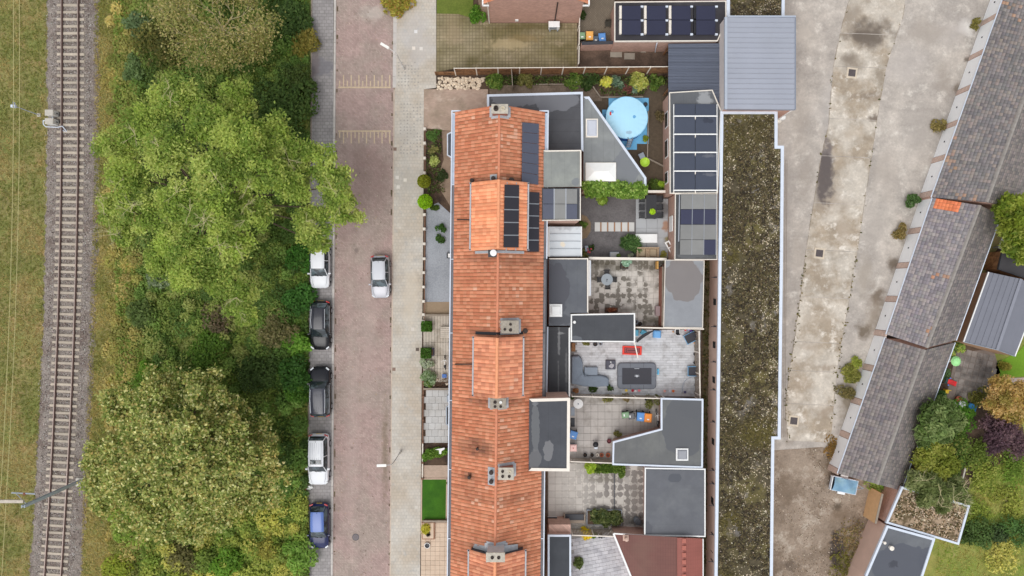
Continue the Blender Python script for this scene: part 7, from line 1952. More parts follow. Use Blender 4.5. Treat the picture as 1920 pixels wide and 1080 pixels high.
for (uv, r, h, pal, n, s_, lb) in (((800, 682), .62, .8, [(176, 184, 156), (150, 160, 126), (196, 202, 178)], 420, .12, 'silver-leaved shrub on the deck edge between two green bushes'), ((801, 712), .75, .9, [(140, 158, 120), (116, 138, 92), (160, 176, 140)], 560, .12, 'grey-green shrub at the southern end of the deck edge'), ((801, 722), .5, .6, G_MID, 240, .1, 'green tuft below the grey-green deck edge shrub'),
    ((818, 850), 1.05, .8, [(112, 146, 54), (94, 128, 42), (130, 162, 70)], 1000, .12, 'wide green ground cover bush with a white gap in front of the terrace'), ((803, 855), .6, .6, [(104, 140, 50), (86, 120, 40)], 420, .12, 'western part of the green front bush next to the pavement edge'),
    ((826, 428), .42, .6, [(76, 110, 50), (60, 92, 40)], 260, .11, 'small dark green bush in the grey gravel, northern of two'), ((826, 447), .42, .6, [(84, 114, 56), (64, 96, 42)], 260, .11, 'small dark green bush in the grey gravel, southern of two'),
    ((812, 252), .6, .4, [(96, 126, 62), (80, 110, 50)], 360, .12, 'low green plants in the bed nearest the driveway'), ((814, 283), .45, .6, [(150, 146, 90), (128, 128, 72)], 140, .1, 'sparse yellowish plant in the dark front bed'), ((813, 302), .52, .5, [(176, 186, 104), (156, 168, 84), (196, 202, 130)], 420, .1, 'pale green grass tuft in the dark front bed'), ((826, 330), .6, .4, [(76, 90, 52), (62, 76, 42)], 260, .12, 'dark low plant at the south end of the front bed'),
    ((851, 355), .25, .5, [(226, 216, 160), (110, 124, 60)], 80, .1, 'small yellow-flowered plant against the front gutter'), ((814, 388), .4, .4, [(88, 110, 44), (72, 94, 36)], 200, .12, 'dark green low bush between the bright ball tree and the gravel'), ((844, 1010), .2, .4, G_MID, 60, .08, 'little weed at the beige terrace house wall'), ((841, 905), .18, .5, G_OLIVE, 80, .09, 'little plant next to the artificial lawn corner'),
    ((893, 27), .9, .9, [(90, 134, 40), (74, 118, 32), (112, 150, 54)], 620, .12, 'dark green bush at the corner of the mossy terrace'), ((1090, 28), .4, .7, G_DARK, 200, .12, 'dark bush in the cobbled yard beside the wire fence')):
    shrub('front_shrub', lb, uv, r, h, pal, n, s_, z=.1, ry_=(r * .45 if 'ground cover' in lb else None))
p = W(806, 660, .3)
t = thing('blue_pot', 'blue-black square pot beside the clipped cube bush', 'pot', (p.x + .25, p.y, .11))
obj('body', MB().bbox(-.12, .12, -.35, .35, 0, .35), M('navy_pot', C(62, 66, 104), .5, .08), t, False); obj('soil', MB().box(-.09, .09, -.3, .3, .35, .356), m_soil, t, False)
p = W(826, 843, .5)
t = thing('white_board', 'white plastic sheet lying in the green front bush', 'sheet', (p.x, p.y, .5), .1)
obj('sheet', MB().prism([(-.45, .12), (-.1, .02), (-.12, -.3), (.05, -.34), (.12, -.08), (.42, .08), (.4, .2)], .28, .31), m_white, t, False)
# verge shrub at the top of the road
t = shrub('verge_shrub', 'yellow-green and brown rounded shrub on the corner of the road and pavement', (748, 0), 1.5, .9, [(164, 154, 66), (142, 140, 56), (170, 136, 70), (186, 180, 84)], 2200, .14, nc=26)
# chair in the cobbled yard
chair('black garden chair beside the black-roofed garage', W(1140, 45, .5).x, W(1140, 45, .5).y, 0, M('chair_olive', C(70, 66, 58), .7, .1), .08)
# ---------------------------------------------------------------- cars
def car(label, uv, rz, L_, Wd, Ht, paint, roof_m=None, suv=False, rails=None, sunroof=False, black_rear=False, ribs=False, hood_v=False):
    """rz = 0: nose to the north. Lofted body, greenhouse, wheels, lamps, mirrors."""
    p = W(*uv, .7)
    t = thing('parked_car' if 'driving' not in label else 'car', label, 'car', (p.x, p.y, .07 if 'driving' not in label else .02), rz, 'cars on the street')
    hw = Wd / 2
    belt = .92 if not suv else 1.02
    # stations: (y, half width, hood/deck height)
    st = [(-.5, .70, .62), (-.488, .86, .80), (-.455, .94, belt - .04), (-.38, .985, belt), (-.2, 1.0, belt + .01), (0.0, 1.0, belt + .01), (.16, .995, belt), (.24, .985, belt - .02), (.34, .965, belt - .08), (.42, .92, belt - .16), (.465, .83, belt - .24), (.492, .66, belt - .33), (.5, .45, belt - .42)]
    rows_ = []
    for y, w_, zt in st:
        w2 = hw * w_
        zb = .2 if abs(y) < .46 else .3
        half = [(w2 * .93, zb), (w2, .4), (w2, .62), (w2 * .985, min(zt, .78)), (w2 * .955, zt - .06), (w2 * .88, zt), (w2 * .5, zt + .035), (0, zt + .045)]
        if zt < .75: half = [(w2 * .93, zb), (w2, .36), (w2, .46), (w2 * .99, zt - .1), (w2 * .95, zt - .05), (w2 * .86, zt), (w2 * .5, zt + .02), (0, zt + .025)]
        rows_.append([(x, y * L_, z) for x, z in half] + [(-x, y * L_, z) for x, z in half[-2::-1]])
    b = MB().grid(rows_)
    k = len(rows_[0]); n0 = 0
    b.add(rows_[0], [tuple(range(k))]); b.add(rows_[-1], [tuple(range(k))[::-1]])
    obj('body', b, paint, t, False, True)
    obj('underbody', MB().box(-hw * .9, hw * .9, -L_ * .46, L_ * .46, .16, .3), m_black, t, False)
    # greenhouse
    yc, yw, yr, yb = (.235, .075, -.36, -.455) if not suv else (.225, .095, -.41, -.47)
    gw = .86; rw = .68 if not suv else .72
    g0 = [(yc, gw, belt + .0), (yc - .02, gw, belt + .03), (yw, rw + .03, Ht - .06), (-.1, rw + .04, Ht - .02), (yr, rw, Ht - .07), (yb + .012, gw * .92, belt + .06), (yb, gw * .92, belt - .01)]
    rows_ = []
    for y, w_, z in g0:
        w2 = hw * w_; zz = max(z, belt)
        lw = hw * .93
        rows_.append([(lw if z > belt + .1 else w2, y * L_, belt - .02), (w2, y * L_, zz - .02), (w2 * .9, y * L_, zz), (0, y * L_, zz + .02), (-w2 * .9, y * L_, zz), (-w2, y * L_, zz - .02), (-(lw if z > belt + .1 else w2), y * L_, belt - .02)])
    gm = MB().grid(rows_)
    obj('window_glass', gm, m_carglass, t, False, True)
    # roof panel
    rr = []
    for y, w_, z in ((yw - .006, rw - .0, Ht - .062 + .012), (yw - .03, rw + .01, Ht - .035), (-.1, rw + .025, Ht + .002), (yr + .04, rw + .0, Ht - .028), (yr - .004, rw - .02, Ht - .06)):
        w2 = hw * w_
        rr.append([(w2 * 1.0, y * L_, z - .04), (w2 * .93, y * L_, z + .012), (w2 * .5, y * L_, z + .032), (0, y * L_, z + .038), (-w2 * .5, y * L_, z + .032), (-w2 * .93, y * L_, z + .012), (-w2, y * L_, z - .04)])
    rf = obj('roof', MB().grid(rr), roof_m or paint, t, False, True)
    if ribs:
        for x in np.linspace(-.38, .38, 6):
            obj('roof_rib', MB().tube((x * hw * 1.4, yr * .9 * L_, Ht + .0), (x * hw * 1.4, -.02 * L_, Ht + .03), .014, .014, 5), m_zinc if ribs == 'light' else m_dark, t, False)
    # pillars
    for s_ in (-1, 1):
        pm = MB()
        for (ya, wa, za), (yb_, wb, zb_) in (((yc - .01, gw, belt + .02), (yw, rw + .035, Ht - .05)), ((yb + .01, gw * .93, belt + .05), (yr, rw + .005, Ht - .06))):
            pm.tube((s_ * hw * wa, ya * L_, za), (s_ * hw * wb, yb_ * L_, zb_), .04, .035, 6)
        pm.tube((s_ * hw * .94, -.1 * L_, belt), (s_ * hw * (rw + .045), -.1 * L_, Ht - .03), .03, .03, 6)
        obj('pillar', pm, paint, t, False)
        if rails:
            obj('roof_rail', MB().path([(s_ * hw * (rw - .03), (yw - .03) * L_, Ht - .02), (s_ * hw * (rw), -.12 * L_, Ht + .06), (s_ * hw * (rw - .04), (yr + .02) * L_, Ht + .0)], .025), rails, t, False)
        obj('window_trim', MB().path([(s_ * hw * .95, (yc - .05) * L_, belt + .015), (s_ * hw * .965, -.1 * L_, belt + .02), (s_ * hw * .93, (yb + .05) * L_, belt + .02)], .016), rails or m_dark, t, False)
        obj('mirror', MB().bbox(min(s_ * (hw * .95), s_ * (hw + .17)), max(s_ * (hw * .95), s_ * (hw + .17)), (yc - .075) * L_, (yc - .04) * L_, belt - .02, belt + .13, .03), paint, t, False)
        hl = MB().add([(s_ * hw * .92, .425 * L_, belt - .165), (s_ * hw * .60, .475 * L_, belt - .235), (s_ * hw * .62, .49 * L_, belt - .30), (s_ * hw * .93, .45 * L_, belt - .25)], [(0, 1, 2, 3)])
        hl2 = MB().bar((s_ * hw * .62, .478 * L_, belt - .29), (s_ * hw * .9, .432 * L_, belt - .25), .12, .1)
        obj('headlight', hl2, m_lamp, t, False)
        obj('taillight', MB().bar((s_ * hw * .6, -.492 * L_, .74), (s_ * hw * .93, -.462 * L_, .76), .09, .16), m_redlamp, t, False)
        for yy in (.3, -.3):
            w_ = obj('wheel', MB().tube((s_ * (hw - .2), yy * L_, .32), (s_ * (hw + .012), yy * L_, .32), .32, .32, 20), m_rubber, t, False)
            obj('rim', MB().lathe((0, 0, 0), [(.2, 0), (.2, .02), (.05, .03)], 14), m_steel, w_, False)
            rm_ = w_.children[0] if w_.children else None
            if rm_:
                rm_.rotation_euler = (0, s_ * math.pi / 2, 0); rm_.location = (s_ * (hw + .012), yy * L_, .32)
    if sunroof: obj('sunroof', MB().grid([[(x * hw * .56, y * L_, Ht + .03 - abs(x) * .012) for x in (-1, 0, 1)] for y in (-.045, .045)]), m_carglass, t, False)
    if black_rear: obj('rear_spoiler', MB().bar((-hw * .62, (yr - .015) * L_, Ht - .06), (hw * .62, (yr - .015) * L_, Ht - .06), .16, .03), m_black, t, False)
    obj('number_plate', MB().box(-.26, .26, -.503 * L_, -.497 * L_, .55, .66), M('plate_yellow', C(230, 190, 60), .5, .03) if 'plate_yellow' not in bpy.data.materials else bpy.data.materials['plate_yellow'], t, False)
    obj('grille', MB().bar((-hw * .4, .492 * L_, .42), (hw * .4, .492 * L_, .42), .06, .14), m_black, t, False)
    obj('aerial', MB().tube((0, (yr + .03) * L_, Ht), (0, (yr + .0) * L_, Ht + .14), .012), m_black, t, False)
    obj('wiper', MB().tube((-.35, (yc + .005) * L_, belt + .045), (.3, (yc - .02) * L_, belt + .08), .012).tube((.05, (yc + .005) * L_, belt + .045), (.5, (yc - .03) * L_, belt + .08), .012), m_black, t, False)
    # bonnet seam
    for s_ in (-1, 1):
        obj('bonnet_seam', MB().path([(s_ * hw * .8, .235 * L_, belt + .018), (s_ * hw * .74, .36 * L_, belt - .055), (s_ * hw * .6, .44 * L_, belt - .155)], .008), m_dark, t, False)
    return t
m_carglass = M('car_glass', C(84, 98, 104), .05, .25, .6, spec=.8, col2=C(38, 46, 50), c2s=1.1, c2t=(.42, .52))  # reflection mimicked in the glass by a lightened base colour
m_lamp = M('headlamp', C(214, 218, 222), .15, .05); m_redlamp = M('tail_lamp', C(190, 40, 40), .25, .05)
pt_white = M('paint_white', C(232, 234, 238), .4, .02, coat=.2)
pt_black = M('paint_black', C(18, 18, 22), .25, .03, coat=.25, spec=.3)
pt_grey = M('paint_anthracite', C(30, 31, 37), .25, .03, coat=.25, spec=.3)
pt_blue = M('paint_blue', C(22, 32, 80), .25, .03, coat=.25)
pt_silver = M('paint_silver', C(196, 196, 202), .42, .03, metal=.15, coat=.15)
rail_al = M('rail_alu', C(206, 210, 216), .3, .03, metal=.3)
S_ = math.pi
car('white hatchback parked half under the light green tree', (600, 498), S_ + .01, 4.1, 1.75, 1.5, pt_white)
car('black estate car with silver roof rails parked behind the white hatchback', (601, 610), S_ - .01, 4.45, 1.82, 1.56, pt_black, rails=rail_al, roof_m=M('roof_black', C(42, 43, 52), .25, .03, coat=.3))  # roof is a lighter copy of the black, sky reflection put into its colour
car('anthracite SUV with silver roof rails parked nose to the north', (601, 734), 0.01, 4.55, 1.85, 1.65, pt_grey, suv=True, rails=rail_al, ribs='dark', roof_m=M('roof_anthracite', C(60, 62, 73), .25, .03, coat=.3))  # lighter anthracite on the roof imitates the sky's sheen
car('white SUV with ribbed roof and dark sunroof in the parking strip', (598, 861), S_, 4.6, 1.84, 1.72, pt_white, suv=True, rails=None, sunroof=True, ribs='light')
car('blue hatchback, the southmost car in the parking strip', (599, 986), S_ + .01, 4.1, 1.74, 1.48, pt_blue, roof_m=M('roof_blue', C(88, 116, 182), .3, .03, coat=.4))  # roof blue lightened over the body blue to suggest reflected sky
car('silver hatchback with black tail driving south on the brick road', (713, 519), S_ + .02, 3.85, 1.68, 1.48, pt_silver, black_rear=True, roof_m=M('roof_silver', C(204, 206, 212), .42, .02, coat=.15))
# litter by the verge
p = W(581, 914)
t = thing('litter_bag', 'white torn bag lying on the edge of the parking strip', 'litter', (p.x, p.y, .08), .4)
obj('bag', MB().blob((.05, 0, .08), .28, .2, .1, 10, 6, .3), m_white, t, False); obj('scrap', MB().blob((-.35, .05, .05), .14, .1, .06, 8, 5, .3), M('scrap_orange', C(214, 130, 96), .7, .1), t, False)
# ---------------------------------------------------------------- trees
def shell(c, r, n, lo=.72):
    d = RNG.normal(size=(n, 3)); d /= np.linalg.norm(d, axis=1, keepdims=True)
    d[:, 2] = np.where(d[:, 2] < -.25, -d[:, 2], d[:, 2])
    rr = RNG.uniform(lo, 1.04, (n, 1))
    return np.asarray(c) + d * rr * np.asarray(r)
def tree(label, base, lobes, sub, nper, size, pal, twigs=0, name='tree', rs=(.34, .5), asp=1.9, up=.5, zs=.8, bark=None, cvar=.16, trunk_r=.28, cat='tree', lv=0.0, gain=1.15):
    b = W(*base)
    t = thing(name, label, cat, (b.x, b.y, 0))
    bark = bark or m_bark
    cent = [(W(u, v, h), r * S * (H - h) / H) for u, v, r, h in lobes]
    zt = max(c.z for c, r in cent)
    fork = Vector((b.x, b.y, zt * .38))
    obj('trunk', MB().tube((b.x, b.y, -.1), (b.x + .05, b.y, zt * .2), trunk_r * 1.25, trunk_r, 10).tube((b.x + .05, b.y, zt * .2), fork, trunk_r, trunk_r * .8, 10), bark, t)
    lm = MB()
    P, Cc_ = [], []
    palA = np.array([C(*q) for q in pal])
    for c, r in cent:
        mid = fork.lerp(c, .55) + Vector((random.uniform(-.4, .4), random.uniform(-.4, .4), random.uniform(-.5, .1)))
        lm.tube(fork, mid, trunk_r * .45, trunk_r * .25, 6).tube(mid, c, trunk_r * .25, .04, 6)
        for k in range(sub):
            d = RNG.normal(size=3); d /= np.linalg.norm(d)
            d[2] = abs(d[2]) * .9 - .1
            cc = np.array(c) + d * r * np.array([.85, .85, zs]) * RNG.uniform(.62, 1.0)
            sr = r * RNG.uniform(*rs)
            n_ = max(12, int(nper * (sr / (r * .33)) ** 1.6))
            q = cc + RNG.normal(size=(n_, 3)) * np.array([.52, .52, .3]) * sr
            P.append(q)
            base_c = palA[RNG.integers(len(palA))] * RNG.uniform(1 - cvar, 1 + cvar)
            lc = palA[RNG.integers(len(palA), size=n_)] * lv + base_c * (1 - lv)
            Cc_.append(lc * RNG.uniform(.86, 1.14, (n_, 1)) * RNG.uniform(.95, 1.05, (n_, 3)))
            if k % 3 == 0: lm.tube(c, tuple(cc), .035, .012, 5)
    obj('limbs', lm, bark, t)
    leaves('crown', np.vstack(P), size, np.clip(np.vstack(Cc_) * gain, 0, 1), m_leaf, t, up, asp)
    if twigs:
        tm = MB()
        for _ in range(twigs):
            c, r = random.choice(cent)
            a = random.random() * 6.28; q = random.random() * r * .7
            o_ = Vector((c.x + math.cos(a) * q, c.y + math.sin(a) * q, c.z + r * zs * random.uniform(.85, 1.1)))
            for k in range(random.randint(4, 7)):
                a2 = random.random() * 6.28; l_ = random.uniform(.35, 1.1)
                e_ = o_ + Vector((math.cos(a2) * l_, math.sin(a2) * l_, random.uniform(.0, .3)))
                tm.tube(o_, e_, .014, .006, 4)
                for j in range(2):
                    a3 = a2 + random.uniform(-.8, .8); l2 = l_ * .5; m2 = o_.lerp(e_, random.uniform(.4, .8))
                    tm.tube(m2, m2 + Vector((math.cos(a3) * l2, math.sin(a3) * l2, .08)), .009, .005, 4)
        obj('bare_twigs', tm, m_paletwig, t, kind='stuff')
    return t
m_paletwig = M('pale_twig', C(196, 184, 144), .9, .1)
L1 = [(330, 185, 52, 9), (272, 235, 52, 9), (215, 272, 44, 7.5), (442, 188, 42, 8.5), (390, 230, 56, 11), (320, 290, 60, 11.5), (238, 332, 52, 8.5), (208, 390, 36, 7), (450, 262, 55, 11.5), (512, 252, 46, 9.5), (540, 302, 46, 10), (480, 322, 56, 12), (400, 330, 54, 12.5), (335, 372, 48, 11), (262, 402, 46, 8), (400, 400, 50, 11), (468, 396, 46, 10.5), (545, 352, 40, 9), (600, 300, 42, 8), (628, 350, 42, 7.5), (648, 392, 40, 7), (588, 420, 46, 7.5), (600, 458, 22, 6.5), (332, 450, 42, 9), (303, 488, 40, 8.5), (370, 480, 50, 9.5), (432, 458, 46, 9.5), (420, 520, 46, 8.5), (350, 522, 34, 8), (448, 560, 40, 7.5), (462, 590, 22, 6.5), (230, 440, 28, 6.5)]
tree('big light green feathery tree between the railway and the street', (430, 392), [(u, v, r * .86, h + random.uniform(-1.2, 1.2)) for u, v, r, h in L1], 22, 150, .125, [(150, 168, 76), (130, 151, 64), (168, 180, 92), (115, 138, 57), (177, 185, 104), (103, 126, 55)], twigs=30, name='deciduous_tree', zs=.75, asp=2.0, rs=(.15, .46), up=.75, lv=.35, gain=1.38)
L2 = []
for k in range(58):
    a = k * 2.39996; q = math.sqrt((k + .5) / 58)
    u, v = 345 + math.cos(a) * q * 172 * (1 + .1 * math.sin(3 * a + 1)) + random.uniform(-12, 12), 850 + math.sin(a) * q * 156 * (1 + .1 * math.sin(4 * a)) + random.uniform(-12, 12)
    if q > .9 and random.random() < .25: continue
    L2.append((u, v, random.uniform(26, 40), 9.6 - 5.2 * q * q + random.uniform(-.5, .5)))
tree('broad olive green tree with pale leaf undersides at the railway bend', (362, 820), L2, 21, 74, .165, [(216, 212, 152), (166, 168, 100), (128, 140, 70), (104, 120, 56), (180, 164, 102), (148, 158, 88), (88, 104, 48)], name='deciduous_tree', zs=.85, asp=1.6, up=.6, cvar=.14, rs=(.15, .4), lv=.8, gain=1.5)
# bare tree
tb = thing('bare_tree', 'nearly bare brown tree with pale tangled branches above the light green tree', 'tree', W(445, 75, 0))
bm = MB(); bpts = []
root = W(445, 78, 0)
obj('trunk', MB().tube((root.x, root.y, 0), (root.x, root.y, 3.2), .2, .14, 8), m_bark, tb)
def branch(p, d, l_, r, lev):
    e = p + d * l_
    bm.tube(p, e, r, r * .62, 5 if lev < 2 else 4)
    if lev >= 4:
        bpts.append(e); return
    for k in range(3 if lev < 3 else 2):
        a = random.random() * 6.28
        nd = (d + Vector((math.cos(a), math.sin(a), random.uniform(-.25, .35))) * random.uniform(.5, .85)).normalized()
        nd.z = max(nd.z, -.05)
        branch(e if random.random() < .7 else p.lerp(e, .7), nd, l_ * random.uniform(.62, .85), r * .6, lev + 1)
for k in range(9):
    a = k * 6.28 / 9 + random.uniform(-.2, .2)
    branch(Vector((root.x, root.y, 3.2)), Vector((math.cos(a), math.sin(a) * .8, random.uniform(.35, .9))).normalized(), random.uniform(1.5, 2.1), .075, 0)
obj('branches', bm, M('pale_bark', C(206, 192, 158), .9, .12), tb)
bp = np.array([tuple(p) for p in bpts]); bp = np.repeat(bp, 22, axis=0) + RNG.normal(0, .4, (len(bp) * 22, 3))
leaves('crown', bp, .12, pick([(182, 176, 112), (160, 162, 92), (140, 146, 78), (206, 190, 132)], len(bp), .15), m_leaf, tb, .4, 1.8)

# ---------------------------------------------------------------- undergrowth and grass
def zone_pal(u, v):
    if u < 255: return [(126, 118, 68), (112, 110, 60), (134, 124, 76), (102, 106, 54)]
    if v < 140 and u < 330: return [(84, 98, 48), (98, 108, 54), (72, 88, 42)]
    if v > 930: return [(116, 122, 58), (96, 110, 48), (134, 132, 68), (84, 98, 44)]
    if u > 520: return [(80, 102, 48), (68, 88, 40), (94, 114, 56), (58, 76, 36)]
    return [(86, 104, 50), (74, 92, 42), (104, 116, 58), (66, 84, 40), (112, 118, 66)]
P, Q = [], []
for _ in range(1500):
    u, v = random.uniform(205, 578), random.uniform(-40, 1120)
    h = random.uniform(.2, 1.05) * (.5 if u < 250 else 1.0) * (.6 if u > 566 else 1)
    r = random.uniform(.5, 1.15) * (.7 if u > 566 else 1)
    p = W(u, v, h)
    n = 150
    q = shell((p.x, p.y, h * .5), (r, r, h * .75), n, .5)
    q = q[(q[:, 2] > .02) & (q[:, 0] < W(581, 540).x)]
    pal = zone_pal(u, v); c = np.array(C(*random.choice(pal))) * random.uniform(1.05, 1.7)
    P.append(q); Q.append(c * RNG.uniform(.82, 1.18, (len(q), 1)) * RNG.uniform(.95, 1.05, (len(q), 3)))
for _ in range(3):
    xy = scatter([(215, -60), (580, -60), (574, 1140), (225, 1140)], 24000); f = fnoise(xy[:, 0] + 300, xy[:, 1] + 300, 2.4, 61 + _)
    cc = np.where((f > .5)[:, None], pick([(104, 124, 56), (92, 112, 48), (118, 132, 64)], 24000, .15), pick([(118, 128, 64), (104, 116, 54), (130, 134, 72)], 24000, .15))
    P.append(np.stack([xy[:, 0], xy[:, 1], RNG.uniform(.1, .45, 24000)], 1)); Q.append(cc)
o = leaves('undergrowth', np.vstack(P), .135, np.clip(np.vstack(Q) * 1.95, 0, 1), m_leaf, None, .7, 2.2, kind='stuff')
tag(o, 'dense green undergrowth filling the strip between the railway and the parked cars', 'undergrowth')
# dry grass along the railway
def grass(name, label, poly, n, seed, pal_g, pal_d, hgt=.16, size=.05):
    xy = scatter(poly, n)
    f = fnoise(xy[:, 0] + 99, xy[:, 1] + 99, 2.2, seed) * .6 + fnoise(xy[:, 0] + 99, xy[:, 1] + 99, .7, seed + 1) * .4
    k = RNG.random(n) < np.clip((f - .38) / .24, 0, 1)
    cols = np.clip(np.where(k[:, None], pick(pal_d, n, .16), pick(pal_g, n, .16)) * 1.75, 0, 1)
    o = leaves(name, np.stack([xy[:, 0], xy[:, 1], RNG.uniform(.03, hgt, n)], 1), size, cols, m_leaf, None, .5, 6.0, kind='stuff')
    tag(o, label, 'grass'); return o
gg = [(112, 114, 58), (96, 104, 48), (128, 124, 68)]; gd = [(150, 136, 86), (136, 122, 74), (164, 148, 100), (124, 112, 66)]
grass('verge_grass', 'dry brown and green grass on the far side of the railway', [(-80, -80), (90, -80), (86, 300), (80, 700), (50, 1160), (-80, 1160)], 34000, 21, gg, gd)
grass('track_grass', 'dry tan grass between the ballast and the trees', [(178, -80), (255, -80), (250, 200), (235, 560), (240, 760), (215, 1160), (150, 1160), (165, 700), (178, 300)], 26000, 31, [(124, 120, 62), (108, 112, 54), (140, 134, 76)], [(152, 138, 84), (142, 130, 76), (164, 150, 98)])
# single shrubs standing out of the undergrowth
for (uv, r, h, pal, n, s_, lb) in (
    ((255, 45), 1.0, 1.6, [(104, 122, 84), (90, 108, 70)], 520, .16, 'grey-blue shrub at the railway side near the top'),
    ((250, 128), 1.1, 1.4, [(106, 126, 78), (92, 112, 66)], 520, .16, 'grey-green shrub just above the big light green tree'),
    ((300, 70), 2.2, 2.4, [(92, 94, 46), (74, 80, 38), (110, 106, 56)], 1800, .16, 'dark olive bush mass beside the bare tree'),
    ((545, 30), 1.6, 2.0, [(76, 100, 50), (64, 86, 42), (90, 112, 58)], 1200, .17, 'dark green bush at the top of the parking strip'),
    ((565, 75), 1.2, 1.8, [(128, 120, 56), (112, 108, 50), (142, 130, 64)], 700, .15, 'amber-leaved bush against the parking strip near the top'),
    ((530, 190), 2.3, 2.6, [(74, 96, 46), (62, 82, 38), (86, 106, 52)], 2000, .18, 'dark green bush between the light green tree and the parking strip'),
    ((555, 150), 1.4, 2.0, [(82, 98, 46), (70, 86, 40)], 900, .17, 'dark bush below the amber one along the parking strip'),
    ((300, 525), 1.1, 1.5, [(120, 134, 98), (102, 118, 84), (138, 150, 116)], 520, .16, 'silvery shrub at the lower edge of the light green tree'),
    ((265, 590), 1.4, 1.6, [(92, 108, 58), (78, 94, 48)], 760, .16, 'blue-green bush beside the dry railway grass'),
    ((555, 645), 1.2, 1.8, [(100, 138, 50), (86, 122, 42), (116, 152, 60)], 760, .17, 'vivid green bush across from the black parked car'),
    ((548, 700), 1.5, 2.0, [(64, 100, 40), (54, 86, 34)], 1000, .17, 'dark green bush across from the anthracite SUV'),
    ((550, 735), 1.0, 1.7, [(90, 126, 46), (76, 110, 38)], 560, .17, 'bright green bush beside the anthracite SUV'),
    ((520, 620), 1.6, 2.0, [(116, 112, 72), (98, 98, 60), (132, 124, 86)], 900, .15, 'grey-brown seeding bush inside the strip by the black car'),
    ((410, 600), 1.4, 1.6, [(104, 92, 70), (90, 80, 60), (120, 106, 84)], 500, .13, 'withered brown shrub at the tip of the light green tree'),
    ((385, 660), 1.5, 1.8, [(96, 124, 48), (80, 108, 40)], 900, .17, 'mid green bush north of the olive tree'),
    ((270, 712), 1.3, 1.6, [(112, 146, 52), (96, 128, 44)], 700, .17, 'fresh green bush at the railway side of the olive tree'),
    ((480, 690), 1.7, 2.2, [(74, 94, 46), (64, 82, 40)], 1100, .17, 'dark bush at the north-east edge of the olive tree'),
    ((250, 985), 1.8, 1.5, [(126, 150, 60), (108, 134, 50), (144, 160, 76)], 1000, .17, 'light green bush at the railway side below the olive tree'),
    ((350, 1045), 1.5, 1.6, [(112, 108, 66), (96, 94, 56)], 800, .15, 'brownish bush at the bottom edge under the olive tree'),
    ((425, 1060), 1.3, 1.6, [(104, 138, 48), (88, 122, 40)], 700, .17, 'green bush at the bottom edge in the middle of the strip'),
    ((555, 1045), 1.4, 1.6, [(114, 146, 62), (100, 130, 52), (132, 160, 78)], 900, .17, 'bright green bush beside the parking strip at the bottom'),
    ((505, 1030), 1.0, 1.4, [(156, 150, 72), (132, 130, 60)], 420, .13, 'yellowish bush in the strip near the bottom edge'),
    ((560, 560), 1.3, 1.6, [(72, 112, 48), (60, 98, 40)], 800, .17, 'green bush beside the gap between the white and black cars'),
    ((215, 1070), 1.2, 1.0, [(152, 160, 62), (132, 144, 52)], 520, .16, 'yellow-green bush at the bottom near the ballast'),
    ((565, 490), 1.2, 1.6, [(78, 122, 46), (64, 104, 38)], 700, .17, 'green bush beside the white hatchback')):
    shrub('wild_shrub', lb, uv, r, h, pal, n, s_, z=.02, nc=max(8, int(r * 7)))

# ---------------------------------------------------------------- east gardens
m_lawn2 = M('lawn_east', C(124, 134, 62), .95, .2, .7, col2=C(150, 146, 78), c2s=.3, c2t=(.46, .62), col3=C(164, 148, 104), c3s=.35, c3t=(.6, .72), fine=.2, fs=8)
patch('east_lawn', [(1700, 930), (1800, 800), (1880, 500), (2100, 300), (2100, 1300), (1640, 1300), (1660, 1000)], .04, m_lawn2)
patch('east_beds', [(1690, 900), (1790, 650), (1860, 480), (2000, 300), (1990, 480), (1860, 660), (1880, 720), (1910, 770), (1930, 860), (1830, 880), (1800, 950)], .055, m_soil)
m_lawn3 = M('lawn_bright', C(112, 150, 40), .95, .1, .7, fine=.15, fs=8)
patch('bright_lawn', [(1868, 680), (1908, 660), (1960, 600), (1990, 700), (1880, 708), (1864, 705)], .07, m_lawn3)
patch('pink_garden_path', [(1868, 710), (2000, 704), (2000, 724), (1890, 728)], .08, M('pink_gravel', C(186, 168, 158), .95, .08, 1.0, fine=.1))
pt = patch('east_terrace', [(1792, 660), (1862, 655), (1875, 700), (1860, 745), (1770, 760)], .07, M('terrace_joint', C(132, 120, 112), .95, .15, 1.0))
slabs(pt, [(1776, 750), (1860, 770), (1885, 672), (1801, 652)], 8, 9, .05, M('terrace_slab', C(142, 134, 128), .9, .12, 1.0, rnd=.16, fine=.08, col2=C(100, 94, 90), c2s=.8), 'paving_slab', .1, mask=[(1800, 660), (1858, 656), (1868, 700), (1855, 740), (1785, 742)])
# grey shed with pitched roof
t = thing('grey_pitched_shed', 'garden house with a grey stepped sheet roof and tan walls beside the garage row', 'garden house', W(1860, 590, 0))
we0, we1 = W(1853, 510, 2.2), W(1806, 641, 2.2); r0, r1 = W(1914, 523, 3.2), W(1869, 656, 3.2); e0, e1 = W(1950, 545, 2.3), W(1902, 668, 2.3)
m_sheet = M('grey_sheet', C(122, 124, 134), .55, .05, .8, rnd=.02)
wl = [we0 + (e0 - we0) * .03, we1 + (e1 - we1) * .03, e1 - (e1 - we1) * .03, e0 - (e0 - we0) * .03]
cb = MB().prism([tuple(p)[:2] for p in wl], 0, 2.1)
for a, r_, e in ((wl[0], r0, wl[3]), (wl[1], r1, wl[2])): cb.add([(a.x, a.y, 2.1), (r_.x, r_.y, 3.05), (e.x, e.y, 2.1)], [(0, 1, 2)])
obj('wall', cb, M('tan_boards', C(176, 140, 112), .85, .12, 1.5), t)
